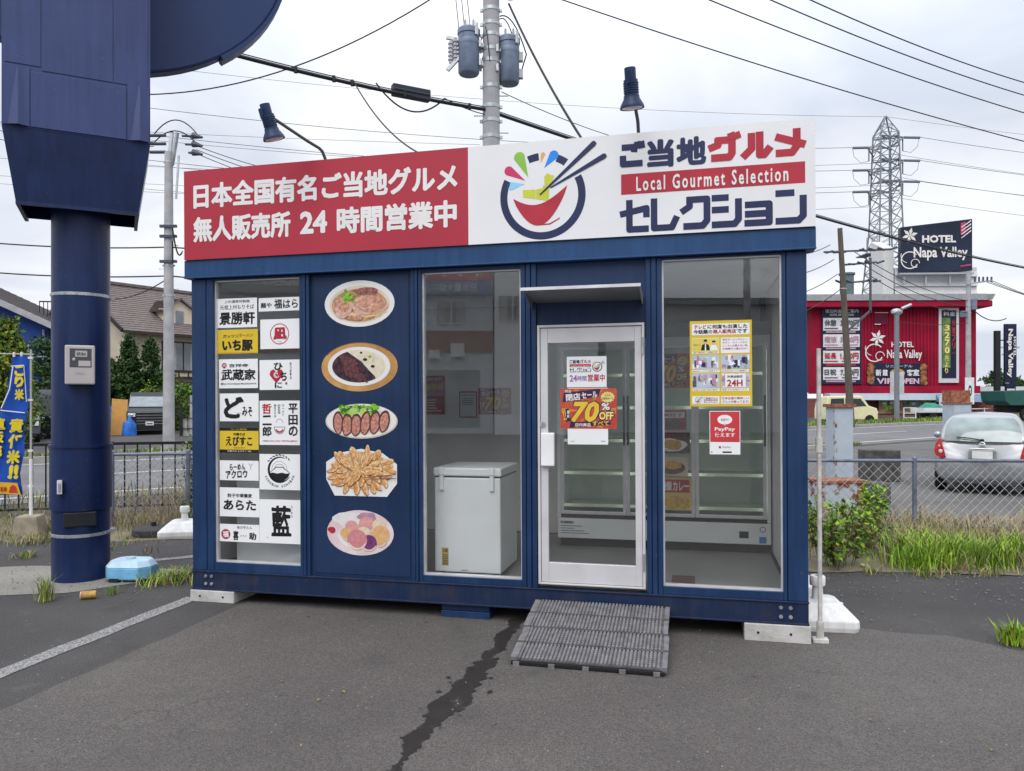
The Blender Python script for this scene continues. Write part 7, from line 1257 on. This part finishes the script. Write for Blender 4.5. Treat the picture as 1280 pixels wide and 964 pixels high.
mb = MB(redb); mb.box(.05, 7.5, -.3, 0, 6.95, 8.0); mb.m(blub); mb.box(.05, 7.5, -.3, 0, 6.32, 6.93); mb.m(M('shop_band_grey', (.30, .30, .31), .6)); mb.box(7.6, 14, -.3, 0, 6.4, 7.6); sg = mb.build('sign_band', o); mb = MB(hw_); mb.T = Matrix.Translation((0, -.3, 0)); mb.tx('日本最大級中古バイク販売', .75, 6.42, 4.9, 6.83, bold=.02); mb.tx('バイクランド', .6, 7.1, 6.8, 7.9, bold=.03); mb.tx('RIDERS', 8.6, 6.7, 10.4, 7.15, bold=.03); mb.build('lettering', sg)
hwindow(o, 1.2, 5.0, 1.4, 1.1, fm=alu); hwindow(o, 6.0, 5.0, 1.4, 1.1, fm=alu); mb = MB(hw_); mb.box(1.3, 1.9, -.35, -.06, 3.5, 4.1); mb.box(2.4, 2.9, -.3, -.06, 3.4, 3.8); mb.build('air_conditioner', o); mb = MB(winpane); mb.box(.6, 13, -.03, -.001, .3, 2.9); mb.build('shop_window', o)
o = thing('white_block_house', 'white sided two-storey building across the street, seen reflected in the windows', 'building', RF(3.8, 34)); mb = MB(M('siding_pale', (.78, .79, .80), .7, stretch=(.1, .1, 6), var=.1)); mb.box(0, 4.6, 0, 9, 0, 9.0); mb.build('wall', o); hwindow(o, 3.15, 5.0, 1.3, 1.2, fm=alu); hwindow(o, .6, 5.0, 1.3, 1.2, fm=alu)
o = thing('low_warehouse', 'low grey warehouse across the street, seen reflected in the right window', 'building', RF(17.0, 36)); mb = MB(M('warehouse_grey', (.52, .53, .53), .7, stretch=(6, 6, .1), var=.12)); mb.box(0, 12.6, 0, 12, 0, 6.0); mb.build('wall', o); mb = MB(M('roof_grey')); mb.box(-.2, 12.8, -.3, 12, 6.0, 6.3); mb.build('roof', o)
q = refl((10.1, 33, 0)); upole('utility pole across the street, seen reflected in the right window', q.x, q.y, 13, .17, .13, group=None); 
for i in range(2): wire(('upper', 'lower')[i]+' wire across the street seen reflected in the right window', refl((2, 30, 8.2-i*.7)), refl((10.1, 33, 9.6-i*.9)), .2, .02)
MB.EPS = .0008

# grit, small stones and dry leaves lying on the lot
RG2 = random.Random(77); mb = MB(); stone = M('grit_stone', (.16, .15, .14), .9, var=.4, scale=60); lf = M('dry_leaf', (.20, .11, .05), .8, col2=(.30, .20, .09), scale=30)
def pebble(x_, y_, s_):
    mb.m(stone); V = [(x_+s_*cos(2*pi*i/5+RG2.random()), y_+s_*sin(2*pi*i/5), .004) for i in range(5)]+[(x_, y_, .004+s_*.9)]; mb.add(V, [(i, (i+1) % 5, 5) for i in range(5)])
for _ in range(420): pebble(RG2.uniform(-3.2, 4.2), 2.9+3.0*RG2.random()**1.3, RG2.uniform(.0025, .007))
for _ in range(260): pebble(RG2.uniform(2.6, 5.5), RG2.uniform(6.2, 7.4), RG2.uniform(.004, .012))
for _ in range(260): pebble(RG2.uniform(-6, -2.8), RG2.uniform(6.2, 9.0), RG2.uniform(.004, .012))
for _ in range(90):
    x_, y_ = RG2.choice([(RG2.uniform(-5.5, -2.9), RG2.uniform(6.4, 9.2)), (RG2.uniform(2.4, 5.0), RG2.uniform(5.6, 7.6)), (RG2.uniform(-2.6, 2.4), RG2.uniform(3.2, 5.9))]); mb.m(lf); a = RG2.uniform(0, 6.3); l = RG2.uniform(.012, .028)
    mb.add([(x_, y_, .006), (x_+l*cos(a+.5), y_+l*sin(a+.5), .016), (x_+1.7*l*cos(a), y_+1.7*l*sin(a), .008), (x_+l*cos(a-.5), y_+l*sin(a-.5), .013)], [(0, 1, 2, 3)])
stuff('grit', 'small stones and dry leaves scattered over the asphalt lot', 'grit', mb, .004)
mb = MB(); R5 = random.Random(15); blades(mb, R5, clumped(420, 3.3, 5.6, 6.95, 7.4, 34, .05), .10, .004, 1.2, [gr_d, gr_s, gr_br, gr_b]); blades(mb, R5, clumped(300, -5.6, -2.8, 8.2, 9.0, 26, .05), .09, .004, 1.2, [gr_s, gr_br, gr_d]); stuff('edge_weeds', 'sparse low weeds creeping out over the asphalt edges', 'weeds', mb)
